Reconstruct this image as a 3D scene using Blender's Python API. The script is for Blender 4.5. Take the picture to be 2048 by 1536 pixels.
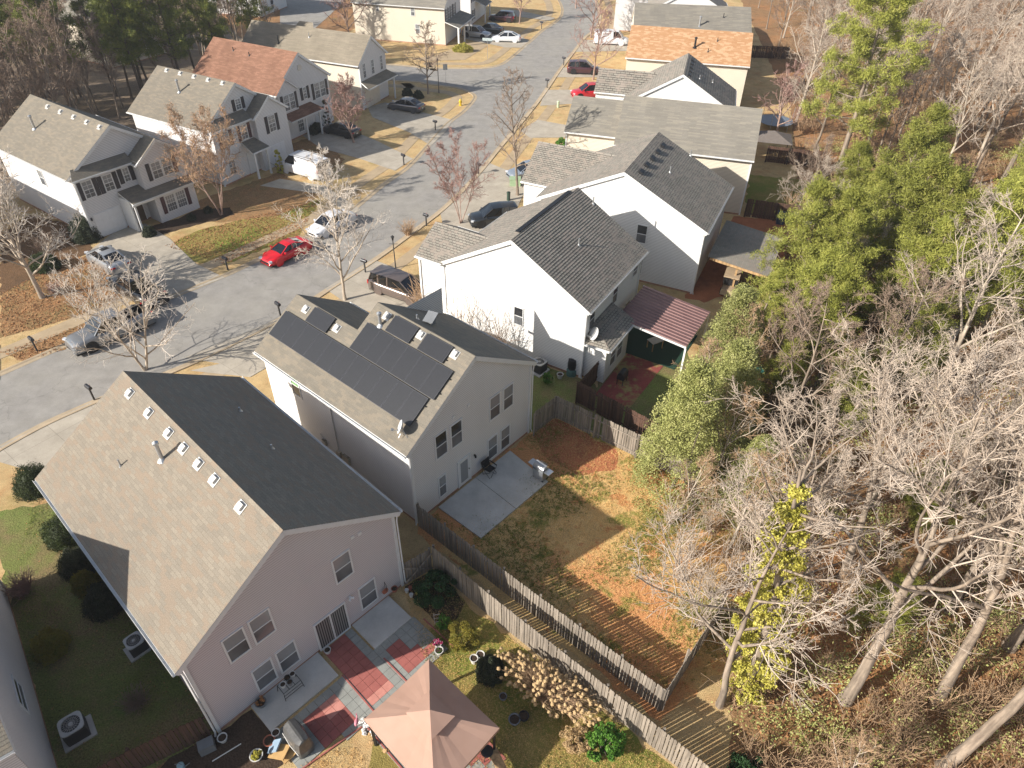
import bpy, math, random
import numpy as np
from mathutils import Vector, Matrix
R = math.radians
rnd = random.Random(7)
for o in list(bpy.data.objects): bpy.data.objects.remove(o)
sc = bpy.context.scene
col = sc.collection
# ------------------------------------------------------------------ camera
CAM_H = 30.0; FPX = 1400.0; PITCH = R(39.6); ROLL = R(1.0)
fw = Vector((0, math.cos(PITCH), -math.sin(PITCH)))
up0 = Vector((0, math.sin(PITCH), math.cos(PITCH))); ri0 = Vector((1, 0, 0))
ri = ri0*math.cos(ROLL) + up0*math.sin(ROLL)
up = -ri0*math.sin(ROLL) + up0*math.cos(ROLL)
cd = bpy.data.cameras.new('camera'); cam = bpy.data.objects.new('camera', cd); col.objects.link(cam)
cd.sensor_width = 36.0; cd.lens = 36.0*FPX/2048.0; cd.clip_end = 3000; cd.clip_start = 0.1
m = Matrix((ri, up, -fw)).transposed().to_4x4(); m.translation = Vector((0, 0, CAM_H)); cam.matrix_world = m
sc.camera = cam
# ------------------------------------------------------------------ light
SUN_AZ = 27.0; SUN_EL = 28.0      # direction the light travels, height of the sun
w = bpy.data.worlds.new('World'); sc.world = w; w.use_nodes = True
nt = w.node_tree; bgn = nt.nodes['Background']
sky = nt.nodes.new('ShaderNodeTexSky'); sky.sky_type = 'NISHITA'; sky.sun_disc = False
sky.sun_elevation = R(SUN_EL); sky.sun_rotation = R(90-(SUN_AZ+180)); sky.air_density = 1.0; sky.dust_density = 1.5
hs_ = nt.nodes.new('ShaderNodeHueSaturation'); hs_.inputs['Saturation'].default_value = .85
nt.links.new(sky.outputs[0], hs_.inputs['Color']); nt.links.new(hs_.outputs[0], bgn.inputs[0]); bgn.inputs[1].default_value = 0.092
sl = bpy.data.lights.new('sun', 'SUN'); sl.energy = 4.8; sl.angle = R(0.5); sl.color = (1.0, 0.945, 0.865)
so = bpy.data.objects.new('sun', sl); col.objects.link(so)
sd = Vector((math.cos(R(SUN_AZ))*math.cos(R(SUN_EL)), math.sin(R(SUN_AZ))*math.cos(R(SUN_EL)), -math.sin(R(SUN_EL))))
so.rotation_euler = sd.to_track_quat('-Z', 'Y').to_euler(); so.location = (-40, 0, 60)
sc.view_settings.view_transform = 'Standard'; sc.view_settings.look = 'None'; sc.view_settings.gamma = 1.0
sc.view_settings.use_curve_mapping = False; sc.view_settings.exposure = 0.83
sc.render.engine = 'CYCLES'; sc.cycles.max_bounces = 6; sc.cycles.use_denoising = True
# ------------------------------------------------------------------ helpers
def at(x, y, z=0.0):
    d = fw*FPX + ri*(x-1024) - up*(y-768); t = (z-CAM_H)/d.z
    p = Vector((0, 0, CAM_H)) + d*t; return Vector((p.x, p.y, z))
def srgb(h):
    h = h.lstrip('#'); c = [int(h[i:i+2], 16)/255 for i in (0, 2, 4)]
    return tuple((x/12.92 if x <= 0.04045 else ((x+0.055)/1.055)**2.4) for x in c)+(1,)
class MB:
    def __init__(s): s.v = []; s.f = []; s.mi = []; s.uv = []; s.has = False
    def add(s, vs, fs, mi=0, uvs=None):
        b = len(s.v); s.v += [tuple(p) for p in vs]
        for k, f in enumerate(fs):
            s.f.append([b+i for i in f]); s.mi.append(mi)
            if uvs is not None: s.uv.append([uvs[i] for i in f]); s.has = True
            else: s.uv.append([(0, 0)]*len(f))
    def poly(s, pts, mi=0, uvs=None): s.add(pts, [list(range(len(pts)))], mi, uvs)
    def box(s, x0, x1, y0, y1, z0, z1, mi=0):
        vs = [(x, y, z) for z in (z0, z1) for y in (y0, y1) for x in (x0, x1)]
        s.add(vs, [(0, 2, 3, 1), (4, 5, 7, 6), (0, 1, 5, 4), (2, 6, 7, 3), (0, 4, 6, 2), (1, 3, 7, 5)], mi)
    def obox(s, c, ax, hx, hy, hz, mi=0, up=(0, 0, 1), tap=1.0):
        ax = Vector(ax).normalized(); upv = Vector(up); ay = upv.cross(ax)
        if ay.length < 1e-4: ay = Vector((0, 1, 0)).cross(ax)
        ay.normalize(); az = ax.cross(ay).normalized(); c = Vector(c); vs = []
        for k in (-1, 1):
            t = tap if k > 0 else 1
            for j in (-1, 1):
                for i in (-1, 1): vs.append(c+ax*hx*i*t+ay*hy*j*t+az*hz*k)
        s.add(vs, [(0, 2, 3, 1), (4, 5, 7, 6), (0, 1, 5, 4), (2, 6, 7, 3), (0, 4, 6, 2), (1, 3, 7, 5)], mi)
    def bar(s, p0, p1, w, h, mi=0, up=(0, 0, 1)):
        p0 = Vector(p0); p1 = Vector(p1); s.obox((p0+p1)/2, p1-p0, (p1-p0).length/2, w/2, h/2, mi, up)
    def tube(s, pts, rads, n=6, mi=0, caps=True):
        pts = [Vector(p) for p in pts]; rings = []; ref = None
        for i, p in enumerate(pts):
            d = (pts[min(i+1, len(pts)-1)]-pts[max(i-1, 0)])
            d = d.normalized() if d.length > 1e-9 else Vector((0, 0, 1))
            if ref is None: ref = Vector((1, 0, 0)) if abs(d.x) < .9 else Vector((0, 1, 0))
            a = (ref-d*ref.dot(d)).normalized(); b = d.cross(a); ref = a
            r = rads[i] if hasattr(rads, '__len__') else rads
            rings += [p+(a*math.cos(2*math.pi*k/n)+b*math.sin(2*math.pi*k/n))*r for k in range(n)]
        fs = [(i*n+k, i*n+(k+1) % n, (i+1)*n+(k+1) % n, (i+1)*n+k) for i in range(len(pts)-1) for k in range(n)]
        if caps: fs += [list(range(n))[::-1], [(len(pts)-1)*n+k for k in range(n)]]
        s.add(rings, fs, mi)
    def lathe(s, c, prof, n=16, mi=0, ax=None):
        c = Vector(c); q = Matrix.Identity(3) if ax is None else Vector((0, 0, 1)).rotation_difference(Vector(ax)).to_matrix()
        vs = [c+q@Vector((r*math.cos(2*math.pi*k/n), r*math.sin(2*math.pi*k/n), z)) for r, z in prof for k in range(n)]
        fs = [(i*n+k, i*n+(k+1) % n, (i+1)*n+(k+1) % n, (i+1)*n+k) for i in range(len(prof)-1) for k in range(n)]
        if prof[0][0] > 1e-4: fs.append(list(range(n))[::-1])
        if prof[-1][0] > 1e-4: fs.append([(len(prof)-1)*n+k for k in range(n)])
        s.add(vs, fs, mi)
    def ball(s, c, rx, ry, rz, n=10, m=6, mi=0, jit=0.0, seed=0):
        rr = random.Random(seed); c = Vector(c); vs = []; 
        for i in range(m+1):
            th = math.pi*i/m
            for k in range(n):
                ph = 2*math.pi*k/n; j = 1+rr.uniform(-jit, jit) if 0 < i < m else 1
                vs.append(c+Vector((rx*math.sin(th)*math.cos(ph)*j, ry*math.sin(th)*math.sin(ph)*j, rz*math.cos(th)*j)))
        s.add(vs, [(i*n+k, (i+1)*n+k, (i+1)*n+(k+1) % n, i*n+(k+1) % n) for i in range(m) for k in range(n)], mi)
    def build(s, name, mats, parent=None, label=None, smooth=False, loc=None, rotz=0):
        me = bpy.data.meshes.new(name); me.from_pydata(s.v, [], s.f)
        if not isinstance(mats, (list, tuple)): mats = [mats]
        for mm in mats: me.materials.append(mm)
        if len(mats) > 1: me.polygons.foreach_set('material_index', s.mi)
        if s.has:
            uvl = me.uv_layers.new(name='UVMap'); flat = [c for f in s.uv for p in f for c in p]
            uvl.data.foreach_set('uv', flat)
        if smooth: me.polygons.foreach_set('use_smooth', [True]*len(me.polygons))
        me.update(); return link(name, me, parent, label, loc, rotz)
def link(name, me, parent=None, label=None, loc=None, rotz=0):
    o = bpy.data.objects.new(name, me); col.objects.link(o)
    if parent is not None: o.parent = parent
    if loc is not None: o.location = loc
    if rotz: o.rotation_euler = (0, 0, rotz)
    if label: o['label'] = label
    return o
def thing(name, label, cat, loc=(0, 0, 0), rotz=0.0, group=None, scale=None):
    o = bpy.data.objects.new(name, None); o.empty_display_size = .3; col.objects.link(o)
    o.location = loc; o.rotation_euler = (0, 0, rotz); o['label'] = label; o['category'] = cat
    if group: o['group'] = group
    if scale: o.scale = (scale,)*3 if not hasattr(scale, '__len__') else scale
    return o
def tag(o, label, cat, group=None):
    o['label'] = label; o['category'] = cat
    if group: o['group'] = group
    return o
def kids(o): return [c for c in o.children]
def dup(root, label, loc, rotz=0, scale=1.0, group=None):
    r = root.copy(); col.objects.link(r); r.location = loc; r.rotation_euler = (0, 0, rotz)
    r.scale = (scale,)*3 if not hasattr(scale, '__len__') else scale
    r['label'] = label
    if group: r['group'] = group
    for ch in kids(root):
        c = ch.copy(); col.objects.link(c); c.parent = r
        for g in kids(ch):
            d = g.copy(); col.objects.link(d); d.parent = c
    return r
def struct(o): o['kind'] = 'structure'; return o
# ------------------------------------------------------------------ materials
def newmat(name):
    mt = bpy.data.materials.new(name); mt.use_nodes = True; nt = mt.node_tree; b = nt.nodes['Principled BSDF']; return mt, nt, b
def mix(nt, fac, a, b, typ='MIX'):
    n = nt.nodes.new('ShaderNodeMix'); n.data_type = 'RGBA'; n.blend_type = typ
    for s_, v in ((0, fac), (6, a), (7, b)):
        if isinstance(v, bpy.types.NodeSocket): nt.links.new(v, n.inputs[s_])
        else: n.inputs[s_].default_value = v
    return n.outputs[2]
def ramp(nt, fac, stops, interp='LINEAR'):
    n = nt.nodes.new('ShaderNodeValToRGB'); e = n.color_ramp.elements; n.color_ramp.interpolation = interp
    while len(e) < len(stops): e.new(.5)
    for i, (p, c) in enumerate(stops):
        e[i].position = p; e[i].color = c if len(c) == 4 else tuple(c)+(1,)
    nt.links.new(fac, n.inputs[0]); return n.outputs[0]
def noise(nt, scale, detail=4, rough=.6, coord='Object', w=None, dist=0.0, sc3=None):
    tc = nt.nodes.new('ShaderNodeTexCoord'); n = nt.nodes.new('ShaderNodeTexNoise')
    n.inputs['Scale'].default_value = scale; n.inputs['Detail'].default_value = detail
    n.inputs['Roughness'].default_value = rough; n.inputs['Distortion'].default_value = dist
    src = tc.outputs[coord]
    if sc3 or w:
        mp = nt.nodes.new('ShaderNodeMapping'); nt.links.new(src, mp.inputs[0]); src = mp.outputs[0]
        if sc3: mp.inputs['Scale'].default_value = sc3
        if w: mp.inputs['Location'].default_value = (w, w*1.7, w*.3)
    nt.links.new(src, n.inputs['Vector']); return n.outputs['Fac']
def bump(nt, b, h, strength=.5, dist=.02):
    n = nt.nodes.new('ShaderNodeBump'); n.inputs['Strength'].default_value = strength; n.inputs['Distance'].default_value = dist
    nt.links.new(h, n.inputs['Height']); nt.links.new(n.outputs[0], b.inputs['Normal'])
WH = (1, 1, 1, 1); BK = (0, 0, 0, 1)
def mul(c, k): return tuple(min(1, x*k) for x in c[:3])+(1,)
def plain(name, c, rough=.6, metal=0.0, var=.12, scale=3.0, spec=None):
    mt, nt, b = newmat(name); c = srgb(c) if isinstance(c, str) else tuple(c)+((1,) if len(c) == 3 else ())
    f = noise(nt, scale, 5)
    nt.links.new(ramp(nt, f, [(.3, mul(c, 1-var)), (.7, mul(c, 1+var))]), b.inputs['Base Color'])
    b.inputs['Roughness'].default_value = rough; b.inputs['Metallic'].default_value = metal
    if spec is not None: b.inputs['Specular IOR Level'].default_value = spec
    return mt
def shingle(name, c1, c2, c3, bw=.30, rh=.145, stain=0.25, dark=.55, ms=.006):
    mt, nt, b = newmat(name); c1, c2, c3 = srgb(c1), srgb(c2), srgb(c3)
    uv = nt.nodes.new('ShaderNodeUVMap'); uv.uv_map = 'UVMap'
    br = nt.nodes.new('ShaderNodeTexBrick'); br.inputs['Scale'].default_value = 1.0
    br.inputs['Brick Width'].default_value = bw; br.inputs['Row Height'].default_value = rh
    br.inputs['Mortar Size'].default_value = ms; br.inputs['Mortar Smooth'].default_value = .3; br.inputs['Bias'].default_value = 0
    br.inputs['Color1'].default_value = c1; br.inputs['Color2'].default_value = c2; br.inputs['Mortar'].default_value = mul(c1, dark)
    br.offset = .5; br.squash = 1.0; nt.links.new(uv.outputs[0], br.inputs['Vector'])
    br2 = nt.nodes.new('ShaderNodeTexBrick'); br2.inputs['Brick Width'].default_value = bw; br2.inputs['Row Height'].default_value = rh
    br2.inputs['Scale'].default_value = 1.0; br2.inputs['Mortar Size'].default_value = 0; br2.inputs['Color1'].default_value = BK; br2.inputs['Color2'].default_value = WH
    br2.offset = .5
    mp = nt.nodes.new('ShaderNodeMapping'); mp.inputs['Location'].default_value = (bw*14, rh*22, 0); nt.links.new(uv.outputs[0], mp.inputs[0]); nt.links.new(mp.outputs[0], br2.inputs['Vector'])
    f3 = ramp(nt, br2.outputs['Color'], [(.55, BK), (.8, WH)])
    cc = mix(nt, f3, br.outputs['Color'], c3)
    n2 = nt.nodes.new('ShaderNodeTexNoise'); n2.inputs['Scale'].default_value = .35; n2.inputs['Detail'].default_value = 6
    mp2 = nt.nodes.new('ShaderNodeMapping'); mp2.inputs['Scale'].default_value = (1.6, .5, 1); nt.links.new(uv.outputs[0], mp2.inputs[0]); nt.links.new(mp2.outputs[0], n2.inputs['Vector'])
    st = ramp(nt, n2.outputs['Fac'], [(.38, mul(WH, 1-stain)), (.62, WH)])
    cc = mix(nt, 1.0, cc, st, 'MULTIPLY')
    n4 = nt.nodes.new('ShaderNodeTexNoise'); n4.inputs['Scale'].default_value = 28; n4.inputs['Detail'].default_value = 2; nt.links.new(uv.outputs[0], n4.inputs['Vector'])
    cc = mix(nt, .8, cc, ramp(nt, n4.outputs['Fac'], [(.3, (.72, .72, .72, 1)), (.7, (1.25, 1.25, 1.25, 1))]), 'MULTIPLY')
    nt.links.new(cc, b.inputs['Base Color']); b.inputs['Roughness'].default_value = .95; b.inputs['Specular IOR Level'].default_value = .15
    bump(nt, b, n4.outputs['Fac'], .35, .01); return mt
def vinyl(name, c, dirt=.10, tint=None):
    mt, nt, b = newmat(name); c = srgb(c)
    f = noise(nt, .5, 5, .6, sc3=(1, 1, .5)); f2 = noise(nt, 9, 3, .6, sc3=(.5, .5, 12))
    cc = ramp(nt, f, [(.35, mul(c, 1-dirt)), (.65, c)])
    if tint: cc = mix(nt, ramp(nt, noise(nt, .22, 3, w=3.1), [(.42, BK), (.62, WH)]), cc, srgb(tint))
    cc = mix(nt, .5, cc, ramp(nt, f2, [(.3, (.86, .86, .86, 1)), (.7, WH)]), 'MULTIPLY')
    tc = nt.nodes.new('ShaderNodeTexCoord'); sp = nt.nodes.new('ShaderNodeSeparateXYZ'); nt.links.new(tc.outputs['Object'], sp.inputs[0])   # darker line along each lap
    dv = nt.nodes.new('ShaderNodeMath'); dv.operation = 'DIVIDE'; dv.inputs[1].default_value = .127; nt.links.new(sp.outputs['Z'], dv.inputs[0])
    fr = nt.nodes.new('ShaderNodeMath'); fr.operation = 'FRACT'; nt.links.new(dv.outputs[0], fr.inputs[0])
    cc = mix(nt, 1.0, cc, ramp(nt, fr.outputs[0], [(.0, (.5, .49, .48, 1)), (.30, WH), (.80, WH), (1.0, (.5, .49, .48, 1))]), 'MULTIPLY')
    nt.links.new(cc, b.inputs['Base Color']); b.inputs['Roughness'].default_value = .5; b.inputs['Specular IOR Level'].default_value = .3
    return mt
M = {}
M['roofA'] = shingle('beige_shingle', '#8a8173', '#7e766a', '#86796a', bw=.42, rh=.16, stain=.05, dark=.6)
M['roofB'] = shingle('tan_grey_shingle', '#7e776b', '#767065', '#837a6c', bw=.42, stain=.08, dark=.68)
M['roofC'] = shingle('grey_shingle', '#979186', '#8b857b', '#958b80', stain=.15, dark=.6)
M['roofR'] = shingle('shadow_lined_grey_shingle', '#979186', '#8b857b', '#958b80', rh=.2, stain=.15, dark=.28, ms=.022)  # wide dark course joints paint in the grazing-sun shadow lines
M['roofR3'] = shingle('coarse_shadow_lined_grey_shingle', '#979186', '#8b857b', '#958b80', rh=.3, bw=.5, stain=.15, dark=.28, ms=.035)  # same painted course shadows, spaced for the coarser courses
M['roofE'] = shingle('weathered_shingle', '#858076', '#7d786f', '#8b8579', bw=1.1, stain=.1, dark=.8)
M['roofF'] = shingle('khaki_shingle', '#8b8272', '#847b6c', '#8f8575', bw=.9, stain=.15, dark=.85)
M['roofBr'] = shingle('brown_shingle', '#8b6855', '#82604f', '#926e5b', bw=.5, stain=.2)
M['roofOr'] = shingle('orange_shingle', '#b08a67', '#a77f5b', '#bd9b7a', bw=.45, rh=.2, stain=.02, dark=.85)
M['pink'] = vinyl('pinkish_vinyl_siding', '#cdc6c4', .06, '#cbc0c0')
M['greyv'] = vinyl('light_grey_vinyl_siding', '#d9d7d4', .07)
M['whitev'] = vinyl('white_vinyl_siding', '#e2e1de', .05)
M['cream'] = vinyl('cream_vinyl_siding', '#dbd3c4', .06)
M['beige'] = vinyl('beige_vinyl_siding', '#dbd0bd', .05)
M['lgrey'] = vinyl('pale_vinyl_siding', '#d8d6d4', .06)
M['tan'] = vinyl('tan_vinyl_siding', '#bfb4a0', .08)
M['trim'] = plain('white_trim', '#d2d2d0', .45, var=.04)
M['gut'] = plain('white_gutter', '#d0d0ce', .4, var=.08, scale=2)
M['found'] = plain('clay_stained_foundation', '#a07a63', .9, var=.25, scale=4)
M['metal'] = plain('galvanised_metal', '#b4b5b5', .4, .7, .1, 8)
M['vent'] = plain('weathered_vent', '#b9b7b2', .5, .3, .12, 8)
M['dark'] = plain('black_plastic', '#1c1c1e', .5, var=.2)
M['shutter'] = plain('dark_shutter', '#3a3638', .6)
M['redshut'] = plain('maroon_shutter', '#4a3033', .6)
def glass(name, c, rough=.08, blind=False):
    mt, nt, b = newmat(name); c = srgb(c)
    if blind:
        tc = nt.nodes.new('ShaderNodeTexCoord'); sp = nt.nodes.new('ShaderNodeSeparateXYZ'); nt.links.new(tc.outputs['Object'], sp.inputs[0])
        mm = nt.nodes.new('ShaderNodeMath'); mm.operation = 'MULTIPLY'; mm.inputs[1].default_value = 20; nt.links.new(sp.outputs['Z'], mm.inputs[0])
        fr = nt.nodes.new('ShaderNodeMath'); fr.operation = 'FRACT'; nt.links.new(mm.outputs[0], fr.inputs[0])
        cc = ramp(nt, fr.outputs[0], [(.2, mul(c, .75)), (.5, c)])
    else: cc = ramp(nt, noise(nt, .8, 2), [(.35, mul(c, .6)), (.65, mul(c, 1.3))])
    nt.links.new(cc, b.inputs['Base Color']); b.inputs['Roughness'].default_value = rough; b.inputs['Specular IOR Level'].default_value = .5
    b.inputs['Coat Weight'].default_value = .6; b.inputs['Coat Roughness'].default_value = .03
    return mt
M['pane'] = glass('window_glass_over_blinds', '#8d8f90', .25, True)
M['panedk'] = glass('dark_window_glass', '#2c2e31')
M['screen'] = glass('window_screen', '#5c5e61', .5)
M['tinted'] = glass('tinted_car_glass', '#15171a', .05)
M['conc'] = None
def ground_mat(name, base, patches, bumpd=.05, fine=(.7, 1.3), fsc=22, rough=1.0, coord='Object'):
    """patches: list of (noise scale, seed, lo, hi, colour, amount)"""
    mt, nt, b = newmat(name); cc = None
    f = noise(nt, .9, 8, .65, coord)
    c = srgb(base); cc = ramp(nt, f, [(.3, mul(c, .82)), (.7, mul(c, 1.15))])
    for (s_, sd_, lo, hi, c2, amt) in patches:
        ff = ramp(nt, noise(nt, s_, 7, .68, coord, w=sd_), [(lo, BK), (hi, (amt,)*3+(1,))])
        cc = mix(nt, ff, cc, srgb(c2))
    fn = noise(nt, fsc, 3, .7, coord)
    cc = mix(nt, 1.0, cc, ramp(nt, fn, [(.3, (fine[0],)*3+(1,)), (.7, (fine[1],)*3+(1,))]), 'MULTIPLY')
    nt.links.new(cc, b.inputs['Base Color']); b.inputs['Roughness'].default_value = rough; b.inputs['Specular IOR Level'].default_value = .1
    bump(nt, b, fn, .8, bumpd); return mt
M['asphalt'] = ground_mat('asphalt', '#8f8b85', [(.15, 2, .45, .7, '#999489', .6), (1.2, 5, .55, .8, '#827e78', .3), (6, 9, .6, .7, '#767370', .35)], .01, (.88, 1.12), 30)
M['conc'] = ground_mat('concrete', '#aca394', [(.4, 1, .45, .75, '#9a9182', .7), (2.5, 4, .6, .8, '#85796a', .5)], .004, (.93, 1.07), 20, .9)
M['concn'] = ground_mat('patio_concrete', '#bdbab3', [(.5, 1, .45, .75, '#b0aca4', .7), (3, 4, .62, .8, '#7d7870', .5)], .004, (.95, 1.05), 20, .85)
def joints(mt, bw, rh, rot, wd=.012, dark=.6):
    nt = mt.node_tree; b = nt.nodes['Principled BSDF']; src = b.inputs['Base Color'].links[0].from_socket; tc = nt.nodes.new('ShaderNodeTexCoord'); mp = nt.nodes.new('ShaderNodeMapping'); mp.inputs['Rotation'].default_value = (0, 0, R(rot)); nt.links.new(tc.outputs['Object'], mp.inputs[0])
    br = nt.nodes.new('ShaderNodeTexBrick'); br.offset = 0; br.inputs['Scale'].default_value = 1; br.inputs['Brick Width'].default_value = bw; br.inputs['Row Height'].default_value = rh; br.inputs['Mortar Size'].default_value = wd; br.inputs['Color1'].default_value = WH; br.inputs['Color2'].default_value = (.93, .93, .93, 1); br.inputs['Mortar'].default_value = (dark,)*3+(1,)
    nt.links.new(mp.outputs[0], br.inputs['Vector']); nt.links.new(mix(nt, 1.0, src, br.outputs['Color'], 'MULTIPLY'), b.inputs['Base Color'])
joints(M['conc'], 2.9, 2.6, 37)
nt = M['asphalt'].node_tree; b = nt.nodes['Principled BSDF']; src = b.inputs['Base Color'].links[0].from_socket; tc = nt.nodes.new('ShaderNodeTexCoord'); vo = nt.nodes.new('ShaderNodeTexVoronoi'); vo.feature = 'DISTANCE_TO_EDGE'; vo.inputs['Scale'].default_value = .16
ns = nt.nodes.new('ShaderNodeTexNoise'); ns.inputs['Scale'].default_value = 1.3; nt.links.new(tc.outputs['Object'], ns.inputs['Vector']); va = nt.nodes.new('ShaderNodeVectorMath'); va.operation = 'MULTIPLY_ADD'; va.inputs[1].default_value = (1.6, 1.6, 0); nt.links.new(ns.outputs['Color'], va.inputs[0]); nt.links.new(tc.outputs['Object'], va.inputs[2]); nt.links.new(va.outputs[0], vo.inputs['Vector'])
nt.links.new(mix(nt, 1.0, src, ramp(nt, vo.outputs['Distance'], [(.003, (.84, .84, .84, 1)), (.008, WH)]), 'MULTIPLY'), b.inputs['Base Color'])
M['walk'] = ground_mat('sidewalk_concrete', '#a8957a', [(.4, 1, .45, .75, '#9a886e', .7)], .004, (.92, 1.08), 20, .9)
M['kerb'] = ground_mat('kerb_concrete', '#ac9b82', [(.4, 1, .45, .75, '#96866f', .7)], .004, (.92, 1.08), 20, .9)
M['lawn'] = ground_mat('dormant_lawn', '#bfa477', [(.25, 1, .55, .68, '#857d48', .6), (.5, 7, .5, .68, '#af8459', .7), (3, 3, .55, .75, '#8a7049', .6)], .06)
M['yard'] = ground_mat('clay_and_dry_grass', '#cba972', [(.16, 3.3, .49, .56, '#c48a5c', .9), (.9, 11, .56, .61, '#b87c50', .8), (.35, 8, .56, .61, '#757a38', .85), (1.3, 5, .6, .75, '#b18c58', .7)], .05, (.62, 1.35), 16)
M['side'] = ground_mat('shady_green_lawn', '#6f7542', [(.3, 2, .45, .62, '#7f6e50', .9), (.9, 5, .58, .75, '#607a38', .8)], .06, (.5, 1.5), 14)
M['litter'] = ground_mat('leaf_litter', '#8f7050', [(.2, 2, .45, .6, '#a3764f', .8), (.8, 5, .55, .7, '#6d573f', .8), (.35, 9, .6, .72, '#7c7848', .7)], .08, (.5, 1.5), 9)
M['mulch'] = ground_mat('dark_mulch', '#45392f', [(.8, 5, .5, .7, '#4c3d33', .8)], .05, (.6, 1.5), 14)
M['clay'] = ground_mat('red_clay', '#a86c4c', [(.5, 2, .5, .65, '#7c5540', .8), (1.1, 8, .6, .75, '#5a4a30', .7)], .03, (.8, 1.2), 14)
M['grass2'] = ground_mat('thin_green_lawn', '#90824b', [(.3, 2, .45, .6, '#78803a', .9), (1.2, 5, .6, .75, '#8e6f42', .8)], .06, (.6, 1.4), 18)
M['leafy'] = ground_mat('leaf_strewn_lawn', '#8f7150', [(.3, 2, .5, .62, '#7c6c48', .8), (2.2, 5, .5, .65, '#a07650', .8)], .06, (.55, 1.5), 12)
M['wood'] = None
def woodmat(name, c, c2, sc=(14, 14, 1.2)):
    mt, nt, b = newmat(name)
    f = noise(nt, 1.0, 5, .6, sc3=sc); f2 = noise(nt, 1.0, 2, .5, sc3=(6.5, 6.5, .25))
    cc = ramp(nt, f, [(.3, srgb(c)), (.7, srgb(c2))]); cc = mix(nt, 1.0, cc, ramp(nt, f2, [(.35, (.65,)*3+(1,)), (.65, (1.15,)*3+(1,))]), 'MULTIPLY')
    nt.links.new(cc, b.inputs['Base Color']); b.inputs['Roughness'].default_value = .9; bump(nt, b, f, .4, .01); return mt
M['wood'] = woodmat('weathered_fence_wood', '#71675c', '#978c7e')
M['woodbr'] = woodmat('brown_fence_wood', '#4a352a', '#5d4335')
M['timber'] = woodmat('raw_timber', '#a0805a', '#b8976c')
M['bark'] = woodmat('grey_bark', '#75675a', '#998a79', (5, 5, 1.5))
M['barkl'] = woodmat('pale_bark', '#9b8d7c', '#b9ac9b', (4, 4, 1.2))
M['barkd'] = woodmat('dark_bark', '#4c4138', '#6f6256', (5, 5, 1.5))
M['barkp'] = woodmat('pinkish_twigs', '#8d7568', '#aa9184', (5, 5, 2))
# ------------------------------------------------------------------ ground, street
def cr(pts, k=6):
    P = [Vector(p) for p in pts]; out = []
    for i in range(len(P)-1):
        a = P[max(i-1, 0)]; b = P[i]; c = P[i+1]; d = P[min(i+2, len(P)-1)]
        for j in range(k):
            t = j/k; out.append(.5*((2*b)+(c-a)*t+(2*a-5*b+4*c-d)*t*t+(3*b-a-3*c+d)*t**3))
    out.append(P[-1]); return out
def offset(pl, d):
    out = []
    for i, p in enumerate(pl):
        t = (pl[min(i+1, len(pl)-1)]-pl[max(i-1, 0)]); t.z = 0; t.normalize(); n = Vector((-t.y, t.x, 0))
        out.append(p+n*d)
    return out
def strip(a, b, z, name, mt, label=None):
    mb = MB(); n = len(a)
    vs = [(p.x, p.y, z) for p in a]+[(p.x, p.y, z) for p in b]
    mb.add(vs, [(i, i+1, n+i+1, n+i) for i in range(n-1)]); return struct(mb.build(name, mt, label=label))
def sheet(name, pts, z, mt, label=None):
    mb = MB(); mb.poly([(p[0], p[1], z) for p in pts]); return struct(mb.build(name, mt, label=label))
def raised(name, pts, z0, z1, mt, parent=None):
    mb = MB(); n = len(pts); mb.add([(p[0], p[1], z0) for p in pts]+[(p[0], p[1], z1) for p in pts], [list(range(n, 2*n))]+[(i, (i+1) % n, n+(i+1) % n, n+i) for i in range(n)])
    return mb.build(name, mt, parent)
def P2(l, z=0): return [at(x, y, z) for x, y in l]
sheet('ground', [(-500, -60), (500, -60), (500, 900), (-500, 900)], 0, M['litter'])
# kerb lines from south-west to north-east
far = cr([Vector((-60, 8, 0)), Vector((-43, 26, 0))]+P2([(130, 696), (290, 621), (448, 556), (506, 529), (600, 484), (684, 441), (770, 372), (821, 335), (865, 287), (899, 249), (930, 225), (951, 202), (953, 191), (940, 183), (916, 175), (855, 167), (776, 159)])+[Vector((-60, 108, 0))])
near = cr([Vector((-52, -2, 0)), Vector((-36, 20, 0))]+P2([(0, 891), (174, 805), (386, 720), (560, 634), (660, 572), (752, 513), (841, 448), (889, 410), (947, 352), (995, 294), (1070, 205), (1118, 137), (1163, 79), (1197, 34)])+[Vector((15.5, 190, 0)), Vector((20, 260, 0))])
far2 = cr([Vector((-60, 118, 0))]+P2([(773, 130), (841, 137), (903, 138), (964, 138), (1002, 131), (1026, 116), (1046, 99), (1084, 65), (1128, 20)])+[Vector((6, 190, 0)), Vector((11, 260, 0))])
rp = [(p.x, p.y, .010) for p in near]+[(p.x, p.y, .010) for p in reversed(far2)]+[(p.x, p.y, .010) for p in reversed(far)]
import mathutils
NAT = ('lawn', 'planting_bed', 'back_yard', 'clay_patch', 'side_yard', 'garden', 'woodland_floor')
def tri(name, pts, z, mt):
    if name in NAT:
        q = []; r_ = random.Random(len(pts))
        for a, b_ in zip(pts, list(pts[1:])+[pts[0]]):
            a = Vector((a[0], a[1], 0)); b_ = Vector((b_[0], b_[1], 0)); L = (b_-a).length; k = max(1, min(60, int(L/.45)))
            for i in range(k): p = a.lerp(b_, i/k); q.append(p+(Vector((r_.uniform(-.16, .16), r_.uniform(-.16, .16), 0)) if i else Vector()))
        pts = q
    t = mathutils.geometry.tessellate_polygon([[Vector((p[0], p[1], 0)) for p in pts]])
    mb = MB(); mb.add([(p[0], p[1], z) for p in pts], [tuple(x) for x in t]); return struct(mb.build(name, mt))
tri('road', rp, .010, M['asphalt'])
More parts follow.
